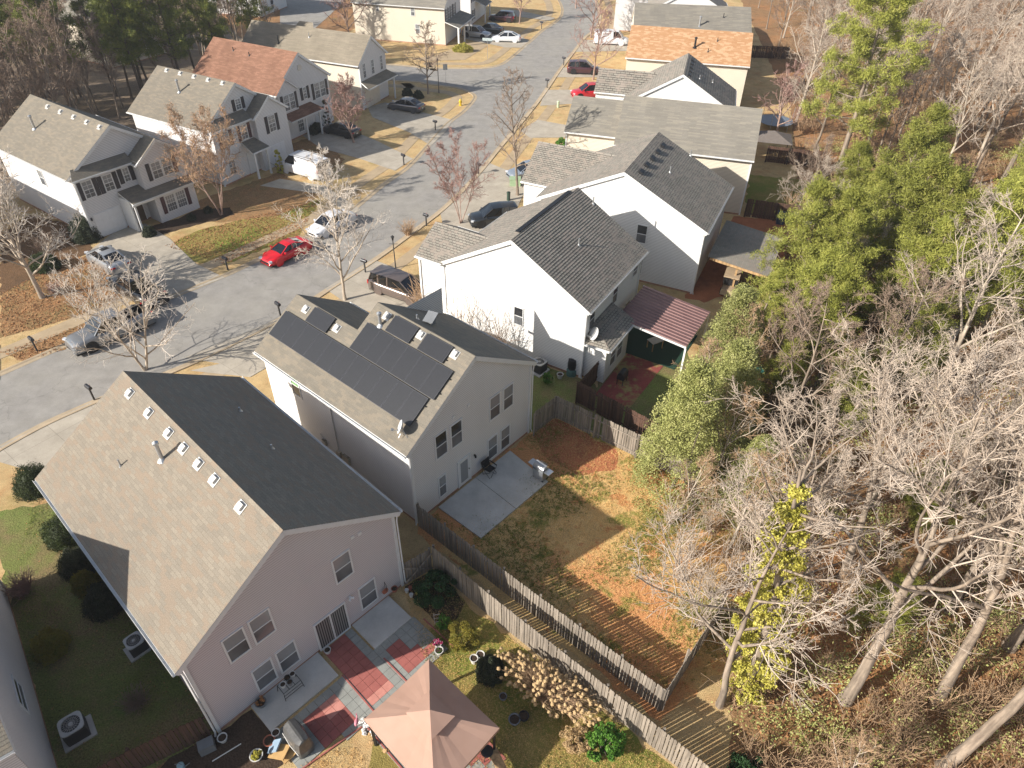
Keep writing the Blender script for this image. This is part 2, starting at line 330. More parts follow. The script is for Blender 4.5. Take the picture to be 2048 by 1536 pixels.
def kerb(line, side, nm='kerb'):
    a = line; b = offset(line, .30*side); c = offset(line, .55*side); mb = MB(); n = len(a)
    vs = [(p.x, p.y, .022) for p in a]+[(p.x, p.y, .028) for p in b]+[(p.x, p.y, .07) for p in offset(line, .42*side)]+[(p.x, p.y, .07) for p in c]+[(p.x, p.y, 0) for p in c]
    mb.add(vs, [(k*n+i, k*n+i+1, (k+1)*n+i+1, (k+1)*n+i) for k in range(4) for i in range(n-1)]); return struct(mb.build(nm, M['kerb']))
kerb(far, 1); kerb(near, -1); kerb(far2, 1)
strip(offset(far, 3.3), offset(far, 2.0), .026, 'sidewalk', M['walk'])
strip(offset(far2[8:], 3.3), offset(far2[8:], 2.0), .026, 'sidewalk', M['walk'])
strip(offset(near[20:], -3.1), offset(near[20:], -1.9), .026, 'sidewalk', M['walk'])
# verge and lawns of the far (left) side: one lawn strip between kerb and houses
tri('lawn', [(-75, 30), (-40, -10), (-14, 12), (8, 9), (10.5, 17), (12.5, 27), (15, 36), (22.5, 50), (30, 72), (36, 95), (48, 180), (-20, 190), (-30, 118), (-44, 96), (-52, 70)], .004, M['lawn'])
mb = MB(); mb.lathe((0, 0, .012), [(0, .012), (.36, .012), (.4, .0)], 20); q = at(883, 345); struct(mb.build('manhole_cover', plain('iron_cover', '#5c4f49', .7, .3), loc=(q.x, q.y, 0)))
def dw(pts, z=.034, name='driveway', mt=None): return tri(name, P2(pts), z, mt or M['conc'])
dw([(232, 462), (182, 500), (250, 590), (290, 618), (330, 600), (450, 556), (392, 528), (340, 478), (290, 447)])        # left house
dw([(560, 358), (650, 372), (722, 420), (700, 432), (640, 388), (520, 372)])
dw([(600, 268), (672, 248), (760, 285), (826, 318), (790, 342), (720, 318), (640, 296)])
dw([(735, 215), (770, 205), (845, 225), (905, 240), (893, 262), (862, 292), (820, 266), (745, 235)])
dw([(0, 690), (0, 760), (-120, 812), (-120, 720)])
dw([(370, 716), (560, 637), (620, 610), (640, 660), (560, 720), (500, 755), (380, 742), (440, 728)])   # between the two near houses
dw([(650, 578), (748, 520), (800, 540), (870, 600), (900, 640), (860, 660), (700, 612)])
dw([(0, 893), (180, 806), (250, 815), (120, 960), (0, 925)])
dw([(930, 378), (975, 325), (1060, 360), (1010, 470), (890, 468), (880, 425)])
dw([(1075, 240), (1130, 250), (1190, 250), (1180, 275), (1060, 276), (1040, 262)]); dw([(1090, 180), (1190, 180), (1190, 205), (1080, 212)])
dw([(1125, 135), (1200, 140), (1200, 155), (1112, 155)]); dw([(1165, 80), (1260, 80), (1260, 102), (1150, 104)])
dw([(930, 78), (1010, 95), (1052, 96), (1060, 82), (1000, 55), (940, 52)]); dw([(1010, 30), (1100, 42), (1110, 36), (1020, 18)])
dw([(905, 98), (958, 80), (975, 92), (930, 120), (850, 122), (820, 118), (870, 112)], .03, 'path', M['walk'])
# zones
tri('lawn', P2([(330, 492), (400, 460), (560, 420), (640, 400), (600, 470), (448, 530), (392, 524)]), .014, M['grass2'])
tri('lawn', P2([(0, 590), (130, 520), (185, 510), (255, 596), (190, 625), (0, 676)]), .014, M['leafy'])
tri('lawn', P2([(0, 705), (150, 655), (190, 640), (130, 700), (50, 722)]), .016, M['leafy'])
tri('planting_bed', P2([(400, 400), (560, 345), (640, 395), (560, 430), (445, 445), (395, 440)]), .018, M['leafy'])
tri('planting_bed', P2([(300, 472), (352, 462), (470, 430), (460, 415), (395, 420), (345, 440), (300, 455)]), .022, M['mulch'])
tri('planting_bed', P2([(500, 310), (640, 270), (690, 320), (660, 345), (560, 330)]), .018, M['leafy'])
tri('road', P2([(560, -30), (720, -30), (660, 30), (610, 75), (560, 60)]), .02, M['asphalt'])

tri('back_yard', [(-4.9, 24.2), (-4.9, 23.6), (6.55, 13.9), (10.8, 17), (13.5, 27.5), (7.6, 29.6), (2.76, 33.0), (1.1, 31.4)], .008, M['yard'])
tri('clay_patch', [(1.3, 31.2), (2.3, 29.2), (4.0, 28.0), (6.2, 28.6), (6.4, 30.2), (2.76, 32.9)], .012, M['clay'])
tri('side_yard', [(-12.0, 13.1), (-14.6, 11.2), (-17.5, 11.0), (-24.8, 19.9), (-28, 24.5), (-24.5, 25.6), (-21.9, 23)], .008, M['side'])
tri('planting_bed', [(-14.6, 11.2), (-12.0, 13.1), (-10.9, 14.1), (-9.6, 13.1), (-8.9, 12.4), (-9.5, 11)], .012, M['mulch'])
tri('garden', [(-5.1, 20.2), (-3.9, 21.2), (-1.0, 18.6), (7.9, 11.1), (7, 9), (-6, 9), (-4.9, 16.4), (-3.2, 18.4)], .008, M['grass2'])
tri('planting_bed', [(-5.15, 20.3), (-3.9, 21.2), (-2.1, 19.5), (-2.7, 17.8), (-3.4, 18.3)], .014, M['mulch'])
tri('back_yard', [(20.9, 62.0), (13.6, 47.3), (15.0, 46.7), (24.5, 52), (29, 60.5)], .008, M['clay'])
tri('back_yard', [(22, 62.6), (29.5, 60.8), (33, 70), (25, 72)], .008, M['grass2'])
tri('back_yard', [(12.3, 41.8), (6.1, 37.6), (5.4, 34.6), (9.0, 30.9), (13, 34)], .008, M['side'])
tri('side_yard', [(1.1, 31.5), (2.8, 33.2), (7.5, 29.8), (8.4, 31.2), (5.6, 36.4), (-2, 40.5), (-4, 37)], .010, M['side'])

tri('woodland_floor', [(-48, 66), (-50, 62), (-110, 70), (-140, 150), (-60, 150), (-34, 104), (-40, 92)], .012, ground_mat('grey_woodland_floor', '#7f7060', [(.3, 2, .45, .62, '#8d7a62', .8), (1.1, 5, .55, .7, '#5f5548', .7)], .06, (.5, 1.5), 9))

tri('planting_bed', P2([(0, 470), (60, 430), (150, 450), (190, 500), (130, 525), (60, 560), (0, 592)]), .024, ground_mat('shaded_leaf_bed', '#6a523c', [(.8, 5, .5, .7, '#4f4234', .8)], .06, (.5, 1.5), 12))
# ------------------------------------------------------------------ house kit
CS = .127
def yr(poly, z):
    xs = []
    n = len(poly)
    for i in range(n):
        (a, b), (c, d) = poly[i], poly[(i+1) % n]
        if abs(b-d) < 1e-9:
            if abs(b-z) < 1e-6: xs += [a, c]
            continue
        t = (z-b)/(d-b)
        if -1e-6 <= t <= 1+1e-6: xs.append(a+(c-a)*t)
    return (min(xs), max(xs)) if xs else None
def lapped(mb, O, U, V, N, poly, cs, lip, mi=0, uv=False):
    """convex polygon in plane (u,v) covered by overlapping courses"""
    O = Vector(O); U = Vector(U); V = Vector(V); N = Vector(N); v0 = min(p[1] for p in poly); v1 = max(p[1] for p in poly)
    lv = sorted(set([round(p[1], 4) for p in poly]+[v0+i*cs for i in range(int((v1-v0)/cs)+1)])); lv = [lv[0]]+[b for a, b in zip(lv, lv[1:]) if b-a > .004]
    for a, b in zip(lv, lv[1:]):
        ra = yr(poly, a+2e-4); rb = yr(poly, min(b, v1)-2e-4)
        if not ra or not rb: continue
        fa = lip*(1-((a-v0) % cs)/cs) if (a-v0) % cs > 1e-3 and cs-((a-v0) % cs) > 1e-3 else lip
        q = [O+U*ra[0]+V*a+N*fa, O+U*ra[1]+V*a+N*fa, O+U*rb[1]+V*b, O+U*rb[0]+V*b]
        uvs = [(ra[0], a+.001), (ra[1], a+.001), (rb[1], b-.001), (rb[0], b-.001)]
        mb.add(q, [(0, 1, 2, 3)], mi, uvs if uv else None)
        mb.add([O+U*ra[0]+V*a, O+U*ra[1]+V*a, q[1], q[0]], [(0, 1, 2, 3)], mi, [(ra[0], a), (ra[1], a), (ra[1], a), (ra[0], a)] if uv else None)
class Multi:
    def __init__(s): s.l = []
    def bar(s, *a, **k): m = MB(); m.bar(*a, **k); s.l.append(m)
    def box(s, *a, **k): m = MB(); m.box(*a, **k); s.l.append(m)
    def build(s, name, mt, parent):
        for m in s.l: m.build(name, mt, parent)
class House:
    def __init__(s, name, label, O, az, wall, roof, group='houses along the street', rcs=.145, lip=.012):
        s.o = thing(name, label, 'house', (O[0], O[1], 0), R(az), group)
        s.wm, s.rm = wall, roof; s.w = MB(); s.r = MB(); s.t = Multi(); s.g = []; s.lip = lip; s.rcs = rcs; s.c = .127; s.found = MB()
        s.az = R(az); s.O = Vector((O[0], O[1], 0))
    def local(s, P):
        d = Vector(P)-s.O; c, n = math.cos(s.az), math.sin(s.az); return Vector((d.x*c+d.y*n, -d.x*n+d.y*c, P[2]))
    def wall(s, p0, p1, poly=None, z0=0, z1=5.5):
        """wall seen from outside running p0 (left) to p1 (right)"""
        p0 = Vector((p0[0], p0[1], 0)); p1 = Vector((p1[0], p1[1], 0)); U = (p1-p0).normalized(); L = (p1-p0).length; N = U.cross(Vector((0, 0, 1)))
        if poly is None: poly = [(0, z0), (L, z0), (L, z1), (0, z1)]
        lapped(s.w, p0, U, (0, 0, 1), N, poly, s.c, .012)
    def slope(s, e0, e1, r1, r0, gut=True, under=.12, poly=None):
        """roof plane: eave e0->e1 (seen from outside left to right), ridge r0..r1"""
        e0, e1, r1, r0 = map(Vector, (e0, e1, r1, r0)); U = (e1-e0).normalized(); N = U.cross(r0-e0).normalized()
        if N.z < 0: N = -N
        V = N.cross(U).normalized()
        if poly is None: poly = [((p-e0).dot(U), (p-e0).dot(V)) for p in (e0, e1, r1, r0)]
        lapped(s.r, e0, U, V, N, poly, s.rcs, s.lip, 0, True)
        top = [e0+U*a+V*b-N*.004 for a, b in poly]; bot = [p-N*under for p in top]; n = len(top)
        s.r.add(top+bot, [list(range(n, 2*n))[::-1]]+[(i, n+i, n+(i+1) % n, (i+1) % n) for i in range(n)], 1)
        if gut:
            d = -(U.cross(Vector((0, 0, 1)))); d = Vector((0, 0, 1)).cross(U)
            o = N.copy(); o.z = 0; o.normalize(); a = e0+o*.06-Vector((0, 0, .06)); b = e1+o*.06-Vector((0, 0, .06))
            gg = MB(); gg.bar(a-Vector((0, 0, .05)), b-Vector((0, 0, .05)), .11, .012); gg.bar(a+o*.055, b+o*.055, .012, .11); gg.bar(a-o*.05, b-o*.05, .012, .10); s.g.append(gg)
        return (e0, U, V, N)
    def gable(s, x0, x1, y0, y1, ez, rz, along='y', oe=.35, orr=.18, walls='LRFB', slopes='LR', z0=0, rcut=(0, 0), gutL=True, gutR=True):
        """rectangular volume; ridge along y (or x). F = low y side, B = high y side, L = low x, R = high x"""
        if along == 'y':
            w = (x1-x0)/2; sl = (rz-ez)/w; xm = (x0+x1)/2; ze = ez-sl*oe; ya = y0-orr; yb = y1+orr
            if 'F' in walls: s.wall((x0, y0), (x1, y0), [(0, z0), (2*w, z0), (2*w, ez), (w, rz), (0, ez)])
            if 'B' in walls: s.wall((x1, y1), (x0, y1), [(0, z0), (2*w, z0), (2*w, ez), (w, rz), (0, ez)])
            if 'L' in walls: s.wall((x0, y1), (x0, y0), z0=z0, z1=ez)
            if 'R' in walls: s.wall((x1, y0), (x1, y1), z0=z0, z1=ez)
            k = .09
            if 'L' in slopes: s.slope((x0-oe, yb, ze+k), (x0-oe, ya, ze+k), (xm, ya, rz+k), (xm, yb, rz+k), gutL)
            if 'R' in slopes: s.slope((x1+oe, ya, ze+k), (x1+oe, yb, ze+k), (xm, yb, rz+k), (xm, ya, rz+k), gutR)
            s.r.add([(xm-.14, ya, rz+k-.14*sl+.015), (xm, ya, rz+k+.02), (xm+.14, ya, rz+k-.14*sl+.015), (xm-.14, yb, rz+k-.14*sl+.015), (xm, yb, rz+k+.02), (xm+.14, yb, rz+k-.14*sl+.015)], [(0, 1, 4, 3), (1, 2, 5, 4)], 0, [(0, 0), (0, .14), (0, .28), (yb-ya, 0), (yb-ya, .14), (yb-ya, .28)])
            for yy, n in ((y0, -1), (y1, 1)):
                if ('F' if n < 0 else 'B') in walls:
                    for sx, xe in ((-1, x0), (1, x1)): s.t.bar((xe+sx*oe*.9, yy+n*.10, ez-sl*oe*.9-.09), (xm, yy+n*.10, rz-.09), .17, .2, up=(0, 0, 1))
        else:
            w = (y1-y0)/2; sl = (rz-ez)/w; ym = (y0+y1)/2; ze = ez-sl*oe; xa = x0-orr; xb = x1+orr; k = .09
            if 'F' in walls: s.wall((x0, y0), (x1, y0), z0=z0, z1=ez)
            if 'B' in walls: s.wall((x1, y1), (x0, y1), z0=z0, z1=ez)
            if 'L' in walls: s.wall((x0, y1), (x0, y0), [(0, z0), (2*w, z0), (2*w, ez), (w, rz), (0, ez)])
            if 'R' in walls: s.wall((x1, y0), (x1, y1), [(0, z0), (2*w, z0), (2*w, ez), (w, rz), (0, ez)])
            if 'L' in slopes: s.slope((xa, y0-oe, ze+k), (xb, y0-oe, ze+k), (xb, ym, rz+k), (xa, ym, rz+k), gutL)
            if 'R' in slopes: s.slope((xb, y1+oe, ze+k), (xa, y1+oe, ze+k), (xa, ym, rz+k), (xb, ym, rz+k), gutR)
            s.r.add([(xa, ym-.14, rz+k-.14*sl+.015), (xa, ym, rz+k+.02), (xa, ym+.14, rz+k-.14*sl+.015), (xb, ym-.14, rz+k-.14*sl+.015), (xb, ym, rz+k+.02), (xb, ym+.14, rz+k-.14*sl+.015)], [(0, 3, 4, 1), (1, 4, 5, 2)], 0, [(0, 0), (0, .14), (0, .28), (xb-xa, 0), (xb-xa, .14), (xb-xa, .28)])
            for xx, n in ((x0, -1), (x1, 1)):
                if ('L' if n < 0 else 'R') in walls:
                    for sy, ye in ((-1, y0), (1, y1)): s.t.bar((xx+n*.10, ye+sy*oe*.9, ez-sl*oe*.9-.09), (xx+n*.10, ym, rz-.09), .17, .2, up=(0, 0, 1))
    def wing(s, x0, xe, y0, y1, ez, rz, xr, oe=.3):
        ym = (y0+y1)/2; sl = (rz-ez)/(ym-y0); ze = ez-sl*oe+.09; xa = x0-.18; rz_ = rz+.09
        s.wall((x0, y0), (xe, y0), z1=ez); s.wall((xe, y1), (x0, y1), z1=ez); s.wall((x0, y1), (x0, y0), [(0, 0), (y1-y0, 0), (y1-y0, ez), ((y1-y0)/2, rz), (0, ez)])
        s.slope((xa, y0-oe, ze), (xe-.02, y0-oe, ze), (xr, ym, rz_), (xa, ym, rz_)); s.slope((xe-.02, y1+oe, ze), (xa, y1+oe, ze), (xa, ym, rz_), (xr, ym, rz_))
        s.r.add([(xa, ym-.14, rz_-.14*sl+.02), (xa, ym, rz_+.025), (xa, ym+.14, rz_-.14*sl+.02), (xr, ym-.14, rz_-.14*sl+.02), (xr, ym, rz_+.025), (xr, ym+.14, rz_-.14*sl+.02)], [(0, 3, 4, 1), (1, 4, 5, 2)], 0, [(0, 0), (0, .14), (0, .28), (3, 0), (3, .14), (3, .28)])
        for ye in (y0-oe*.9, y1+oe*.9): s.t.bar((x0-.1, ye, ze-.18), (x0-.1, ym, rz-.09), .17, .2)
    def corner(s, x, y, z1, z0=0): s.t.box(x-.07, x+.07, y-.07, y+.07, z0+.02, z1-.1)
    def face(s, f, k):
        """frame of a wall: F (y=k) R (x=k) L (x=k) B (y=k) -> origin, U, N"""
        return {'F': (Vector((0, k, 0)), Vector((1, 0, 0)), Vector((0, -1, 0))), 'B': (Vector((0, k, 0)), Vector((1, 0, 0)), Vector((0, 1, 0))),
                'R': (Vector((k, 0, 0)), Vector((0, 1, 0)), Vector((1, 0, 0))), 'L': (Vector((k, 0, 0)), Vector((0, 1, 0)), Vector((-1, 0, 0)))}[f]
    def win(s, f, k, u0, u1, z0, z1, grid=0, shut=None, dark=False, simple=False, label=None, top=None):
        O, U, N = s.face(f, k); W = u1-u0; Hh = z1-z0; mb = MB(); t = .075; d = .05
        def b(a0, a1, b0, b1, dd=d, base=0.0):
            c = O+U*(a0+a1)/2+N*(base+dd/2)+Vector((0, 0, (b0+b1)/2)); mb.obox(c, U, (a1-a0)/2, dd/2, (b1-b0)/2)
        b(u0, u1, z1-t, z1); b(u0, u1, z0, z0+t); b(u0, u0+t, z0+t, z1-t); b(u1-t, u1, z0+t, z1-t)
        b(u0+t, u1-t, (z0+z1)/2-.025, (z0+z1)/2+.025, d*.8)
        if grid:
            for i in range(1, grid): u = u0+t+(W-2*t)*i/grid; b(u-.012, u+.012, z0+t, z1-t, .034)
            for i in (1, 3): z = z0+t+(Hh-2*t)*i/4; b(u0+t, u1-t, z-.012, z+.012, .036)
        wo = mb.build('window', M['trim'], s.o, label)
        zm = (z0+z1)/2
        for nm, a, c, mt in (('pane', zm, z1-t, top or (M['panedk'] if dark else M['pane'])), ('screen', z0+t, zm, M['panedk'] if dark == 2 else M['screen'])):
            p = MB(); q = [O+U*(u0+t)+N*.022+Vector((0, 0, a)), O+U*(u1-t)+N*.022+Vector((0, 0, a)), O+U*(u1-t)+N*.022+Vector((0, 0, c)), O+U*(u0+t)+N*.022+Vector((0, 0, c))]
            p.poly(q); p.build(nm, mt, wo)
        if shut:
            for a in (u0-.42, u1+.04):
                p = MB(); c = O+U*(a+.19)+N*.03+Vector((0, 0, zm)); p.obox(c, U, .19, .02, Hh/2)
                for i in range(int(Hh/.12)): p.obox(c+N*.022+Vector((0, 0, -Hh/2+.08+i*.12)), U, .15, .008, .03)
                p.build('shutter', shut, s.o)
    def panel(s, name, f, k, u0, u1, z0, z1, mt, d=.05, ribs=0, parent=None, label=None):
        O, U, N = s.face(f, k); mb = MB(); c = O+U*(u0+u1)/2+N*(d/2)+Vector((0, 0, (z0+z1)/2)); mb.obox(c, U, (u1-u0)/2, d/2, (z1-z0)/2)
        if ribs:
            hz = (z1-z0)/ribs
            for i in range(ribs):
                for j in range(4):
                    uu = u0+(u1-u0)*(j+.5)/4; mb.obox(O+U*uu+N*(d+.008)+Vector((0, 0, z0+(i+.5)*hz)), U, (u1-u0)/8-.06, .008, hz/2-.06)
        return mb.build(name, mt, parent or s.o, label)
    def door(s, f, k, u0, u1, z0, z1, mt, label=None, frame=True):
        O, U, N = s.face(f, k)
        mb = MB()
        for a0, a1, b0, b1 in ((u0-.09, u0, z0, z1+.09), (u1, u1+.09, z0, z1+.09), (u0, u1, z1, z1+.09)):
            mb.obox(O+U*(a0+a1)/2+N*.035+Vector((0, 0, (b0+b1)/2)), U, (a1-a0)/2, .035, (b1-b0)/2)
        mb.build('door_frame', M['trim'], s.o)
        d = s.panel('door', f, k, u0, u1, z0, z1, mt, .04, label=label)
        h = MB(); h.ball(O+U*(u1-.1)+N*.09+Vector((0, 0, z0+1.0)), .04, .04, .04, 8, 5); h.build('handle', M['dark'], d)
        return d
    def downspout(s, x, y, z1, dx=0, dy=0):
        g = MB(); g.tube([(x+dx*2.5, y+dy*2.5, z1-.12), (x+dx*2.3, y+dy*2.3, z1-.25), (x+dx, y+dy, z1-.55), (x+dx, y+dy, .3), (x+dx*3.2, y+dy*3.2, .08)], .045, 4); g.build('downspout', M['gut'], s.o)
    def roofvent(s, P, U, V, N):
        mb = MB(); P = Vector(P); mb.obox(P+N*.02, U, .24, .24, .012, 0, N); mb.obox(P+N*.09+V*.03, U, .17, .15, .06, 0, N, .9)
        mb.build('roof_vent', M['vent'], s.o)
    def pipe(s, P, r, h, mt=None, cap=False, tilt=0):
        mb = MB(); P = Vector(P); mb.tube([P-Vector((0, 0, .1)), P+Vector((0, 0, h))], r, 10); mb.lathe(P+Vector((0, 0, -.05)), [(r*2.6, 0), (r*2.2, .03), (r*1.1, .16)], 12)
        if cap: mb.lathe(P+Vector((0, 0, h-.05)), [(r*1.5, 0), (r*1.6, .05), (r*1.5, .12), (0, .2)], 12)
        mb.build('vent_pipe', mt or M['metal'], s.o)
    def done(s, foot=None):
        if s.w.v: s.w.build('wall', s.wm, s.o)
        if s.r.v: s.r.build('roof', [s.rm, M['trim']], s.o)
        s.t.build('trim_board', M['trim'], s.o)
        for g in s.g: g.build('gutter', M['gut'], s.o)
        if foot:
            x0, x1, y0, y1 = foot; mb = MB(); mb.box(x0-.02, x1+.02, y0-.02, y1+.02, -.05, .16); mb.build('foundation', M['found'], s.o)
        return s.o
# ------------------------------------------------------------------ houses, right side of the street
def lslope(z0, s, x0=0.0):      # frame on a left slope (ridge along y)
    U = Vector((0, -1, 0)); V = Vector((1, 0, s)).normalized(); N = Vector((-s, 0, 1)).normalized(); return (lambda x, y: Vector((x, y, z0+s*(x-x0)+.09))), U, V, N
def rslope(z0, s, x0):
    U = Vector((0, 1, 0)); V = Vector((-1, 0, s)).normalized(); N = Vector((s, 0, 1)).normalized(); return (lambda x, y: Vector((x, y, z0-s*(x-x0)+.09))), U, V, N
# --- house A: beige shingles, pinkish siding
hA = House('gabled_house', 'large pinkish two-storey house with beige shingle roof beside the tan gazebo', (-11.97, 13.15), 47.3, M['pink'], M['roofA'])
hA.gable(0, 9.86, 0, 13.4, 5.6, 8.8)
for x, y in ((0, 0), (9.86, 0)): hA.corner(x, y, 5.6)
for u0, u1, z0, z1 in ((1.44, 2.39, 3.57, 5.22), (2.57, 3.54, 3.57, 5.22), (1.97, 2.93, .53, 2.2), (3.1, 4.07, .53, 2.2), (6.52, 7.48, 3.56, 5.25), (7.44, 8.42, .52, 2.23)): hA.win('F', 0, u0, u1, z0, z1)
mb = MB()
for a0, a1, b0, b1 in ((5.0, 6.7, 2.04, 2.12), (5.0, 5.08, .02, 2.04), (6.62, 6.7, .02, 2.04), (5.08, 6.62, .02, .1), (5.81, 5.89, .1, 2.04)): mb.box(a0, a1, -.07, 0, b0, b1)
sd_ = mb.build('sliding_door', M['trim'], hA.o)
mt, nt, b = newmat('vertical_blinds'); tc = nt.nodes.new('ShaderNodeTexCoord'); sp = nt.nodes.new('ShaderNodeSeparateXYZ'); nt.links.new(tc.outputs['Object'], sp.inputs[0])
mm = nt.nodes.new('ShaderNodeMath'); mm.operation = 'MULTIPLY'; mm.inputs[1].default_value = 9; nt.links.new(sp.outputs['X'], mm.inputs[0]); fr = nt.nodes.new('ShaderNodeMath'); fr.operation = 'FRACT'; nt.links.new(mm.outputs[0], fr.inputs[0])
nt.links.new(ramp(nt, fr.outputs[0], [(.45, srgb('#232326')), (.55, srgb('#8a8986'))]), b.inputs['Base Color']); b.inputs['Roughness'].default_value = .4; b.inputs['Coat Weight'].default_value = .5
mb = MB(); mb.poly([(5.08, -.03, .1), (5.81, -.03, .1), (5.81, -.03, 2.04), (5.08, -.03, 2.04)]); mb.build('pane', mt, sd_)
mb = MB(); mb.poly([(5.89, -.03, .1), (6.62, -.03, .1), (6.62, -.03, 2.04), (5.89, -.03, 2.04)]); mb.build('pane', mt, sd_)
fn, U, V, N = lslope(5.6, .65)
for x, y in ((4.5, 12.08), (4.5, 10.14), (4.5, 8.24), (4.5, 6.89), (4.5, 5.58), (4.5, 4.29), (4.5, 2.24)): hA.roofvent(fn(x, y), U, V, N)
hA.pipe(fn(3.7, 7.53), .085, .95, cap=True); hA.pipe(fn(2.45, 9.39), .035, .38)
fn, U, V, N = rslope(8.8, .65, 4.93); hA.pipe(fn(8.2, 9.5), .05, .25); hA.pipe(fn(7.75, 5.8), .05, .25)
hA.downspout(-.12, -.05, 5.5, -.03, -.02); hA.downspout(9.98, -.06, 5.5, .03, -.02)
mb = MB(); mb.obox((6.98, -.09, 2.18), (1, 0, 0), .05, .05, .06); mb.tube([(6.98, -.12, 2.2), (6.86, -.2, 2.16)], [.03, .07], 8); mb.tube([(6.98, -.12, 2.2), (7.1, -.2, 2.16)], [.03, .07], 8); mb.build('flood_light', M['trim'], hA.o)
for u, z in ((7.73, 5.75), (8.1, 5.68)): hA.panel('wall_vent', 'F', 0, u-.09, u+.09, z-.08, z+.1, M['trim'], .04)
hA.done((0, 9.86, 0, 13.4))
# --- house B: solar panels
B = House('gabled_house', 'light grey two-storey house with black solar panels on its tan roof', (-5.0, 24.36), 50, M['greyv'], M['roofB'])
B.wall((0, 0), (9.4, 0), [(0, 0), (9.4, 0), (9.4, 5.6), (4.7, 8.65), (0, 5.6)]); B.wall((9.4, 0), (9.4, 7.0), z1=5.6); B.wall((9.4, 7.0), (6.2, 7.0), z1=7.6)
B.wall((9.4, 7), (3.1, 7), [(0, 5.0), (6.3, 5.0), (6.3, 7.6), (4.7, 8.65), (0, 5.6)])
B.wall((0, 12.5), (0, 0), z1=5.6); B.wall((6.2, 7), (6.2, 12.5), z1=5.6); B.wall((6.2, 12.5), (0, 12.5), [(0, 0), (6.2, 0), (6.2, 5.6), (3.1, 7.6), (0, 5.6)])
s_ = .649; e = 5.6-.35*s_+.09; rzB = 8.65+.09
B.slope((-.35, 12.68, e), (-.35, -.18, e), (4.7, -.18, rzB), (4.7, 7.2, rzB), poly=[(0, 0), (12.86, 0), (12.86, 6.02), (5.48, 6.02), (5.48, 4.11), (0, 4.11)][:0] or None) if False else None
O_ = Vector((-.35, 12.68, e)); U_ = Vector((0, -1, 0)); N_ = Vector((-s_, 0, 1)).normalized(); V_ = N_.cross(U_).normalized(); kx = math.sqrt(1+s_*s_)
B.slope((-.35, 12.68, e), (-.35, -.18, e), (3.1, -.18, e+3.45*s_), (3.1, 12.68, e+3.45*s_))
B.slope((3.1, 7.2, e+3.45*s_), (3.1, -.18, e+3.45*s_), (4.7, -.18, rzB), (4.7, 7.2, rzB), gut=False)
B.slope((9.75, -.18, e), (9.75, 7.2, e), (4.7, 7.2, rzB), (4.7, -.18, rzB))
B.slope((6.55, 7.02, e), (6.55, 12.68, e), (3.1, 12.68, e+3.45*s_), (3.1, 7.02, e+3.45*s_))
B.t.bar((-.3, -.1, e-.15), (4.7, -.1, rzB-.19), .17, .2); B.t.bar((9.7, -.1, e-.15), (4.7, -.1, rzB-.19), .17, .2)
B.corner(0, 0, 5.6); B.corner(9.4, 0, 5.6)
for u0, u1, z0, z1, dk in ((1.67, 2.58, 3.48, 5.2, 1), (2.8, 3.71, 3.44, 5.16, 1), (5.85, 6.78, 3.36, 5.06, 0), (6.99, 7.9, 3.34, 5.04, 0), (5.66, 6.54, .34, 2.06, 0), (6.78, 7.66, .33, 2.03, 0), (1.7, 2.32, .5, 2.1, 0)): B.win('F', 0, u0, u1, z0, z1, dark=bool(dk), top=None)
dB = B.door('F', 0, 3.28, 4.14, .1, 2.08, M['trim'], 'white back door with a tall glass panel')
mb = MB(); mb.box(3.42, 3.98, -.052, -.041, .35, 1.9); mb.build('glass_panel', M['pane'], dB)
mb = MB(); mb.obox((4.54, -.08, 1.75), (1, 0, 0), .04, .05, .05); mb.lathe((4.54, -.14, 1.62), [(.06, 0), (.05, .14), (.02, .2)], 8); mb.build('wall_light', M['dark'], B.o)
for u, z in ((3.1, 5.6), (4.25, 5.65)): B.panel('wall_vent', 'F', 0, u-.09, u+.09, z-.08, z+.1, M['trim'], .04)
B.win('L', 0, 9.1, 9.95, 3.6, 5.2, label='side window with a green shade', top=plain('green_window_shade', '#6f9a68', .4))
for (y, z, w_, h_) in ((7.6, 1.2, .3, .4), (6.3, 1.1, .35, .45), (5.6, 1.1, .5, .6)): B.panel('meter_box', 'L', 0, y-w_/2, y+w_/2, z-h_/2, z+h_/2, M['tan'], .16)
mb = MB(); mb.tube([(-.05, 6.3, 1.3), (-.05, 6.3, 5.2)], .03, 6); mb.tube([(-.05, 7.6, 1.4), (-.06, 7.9, 1.7)], .025, 6); mb.build('conduit', M['vent'], B.o)
M['panel'] = None
mt, nt, b = newmat('solar_cells'); uv = nt.nodes.new('ShaderNodeUVMap'); uv.uv_map = 'UVMap'; br = nt.nodes.new('ShaderNodeTexBrick'); br.offset = 0
for k_, v_ in (('Scale', 1), ('Brick Width', .165), ('Row Height', .08), ('Mortar Size', .004)): br.inputs[k_].default_value = v_
br.inputs['Color1'].default_value = srgb('#1b1c1f'); br.inputs['Color2'].default_value = srgb('#202125'); br.inputs['Mortar'].default_value = srgb('#2c2d31'); nt.links.new(uv.outputs[0], br.inputs['Vector']); nt.links.new(br.outputs['Color'], b.inputs['Base Color'])
b.inputs['Roughness'].default_value = .42; M['panel'] = mt; M['pframe'] = plain('black_panel_frame', '#5a5b5f', .4, .4); 
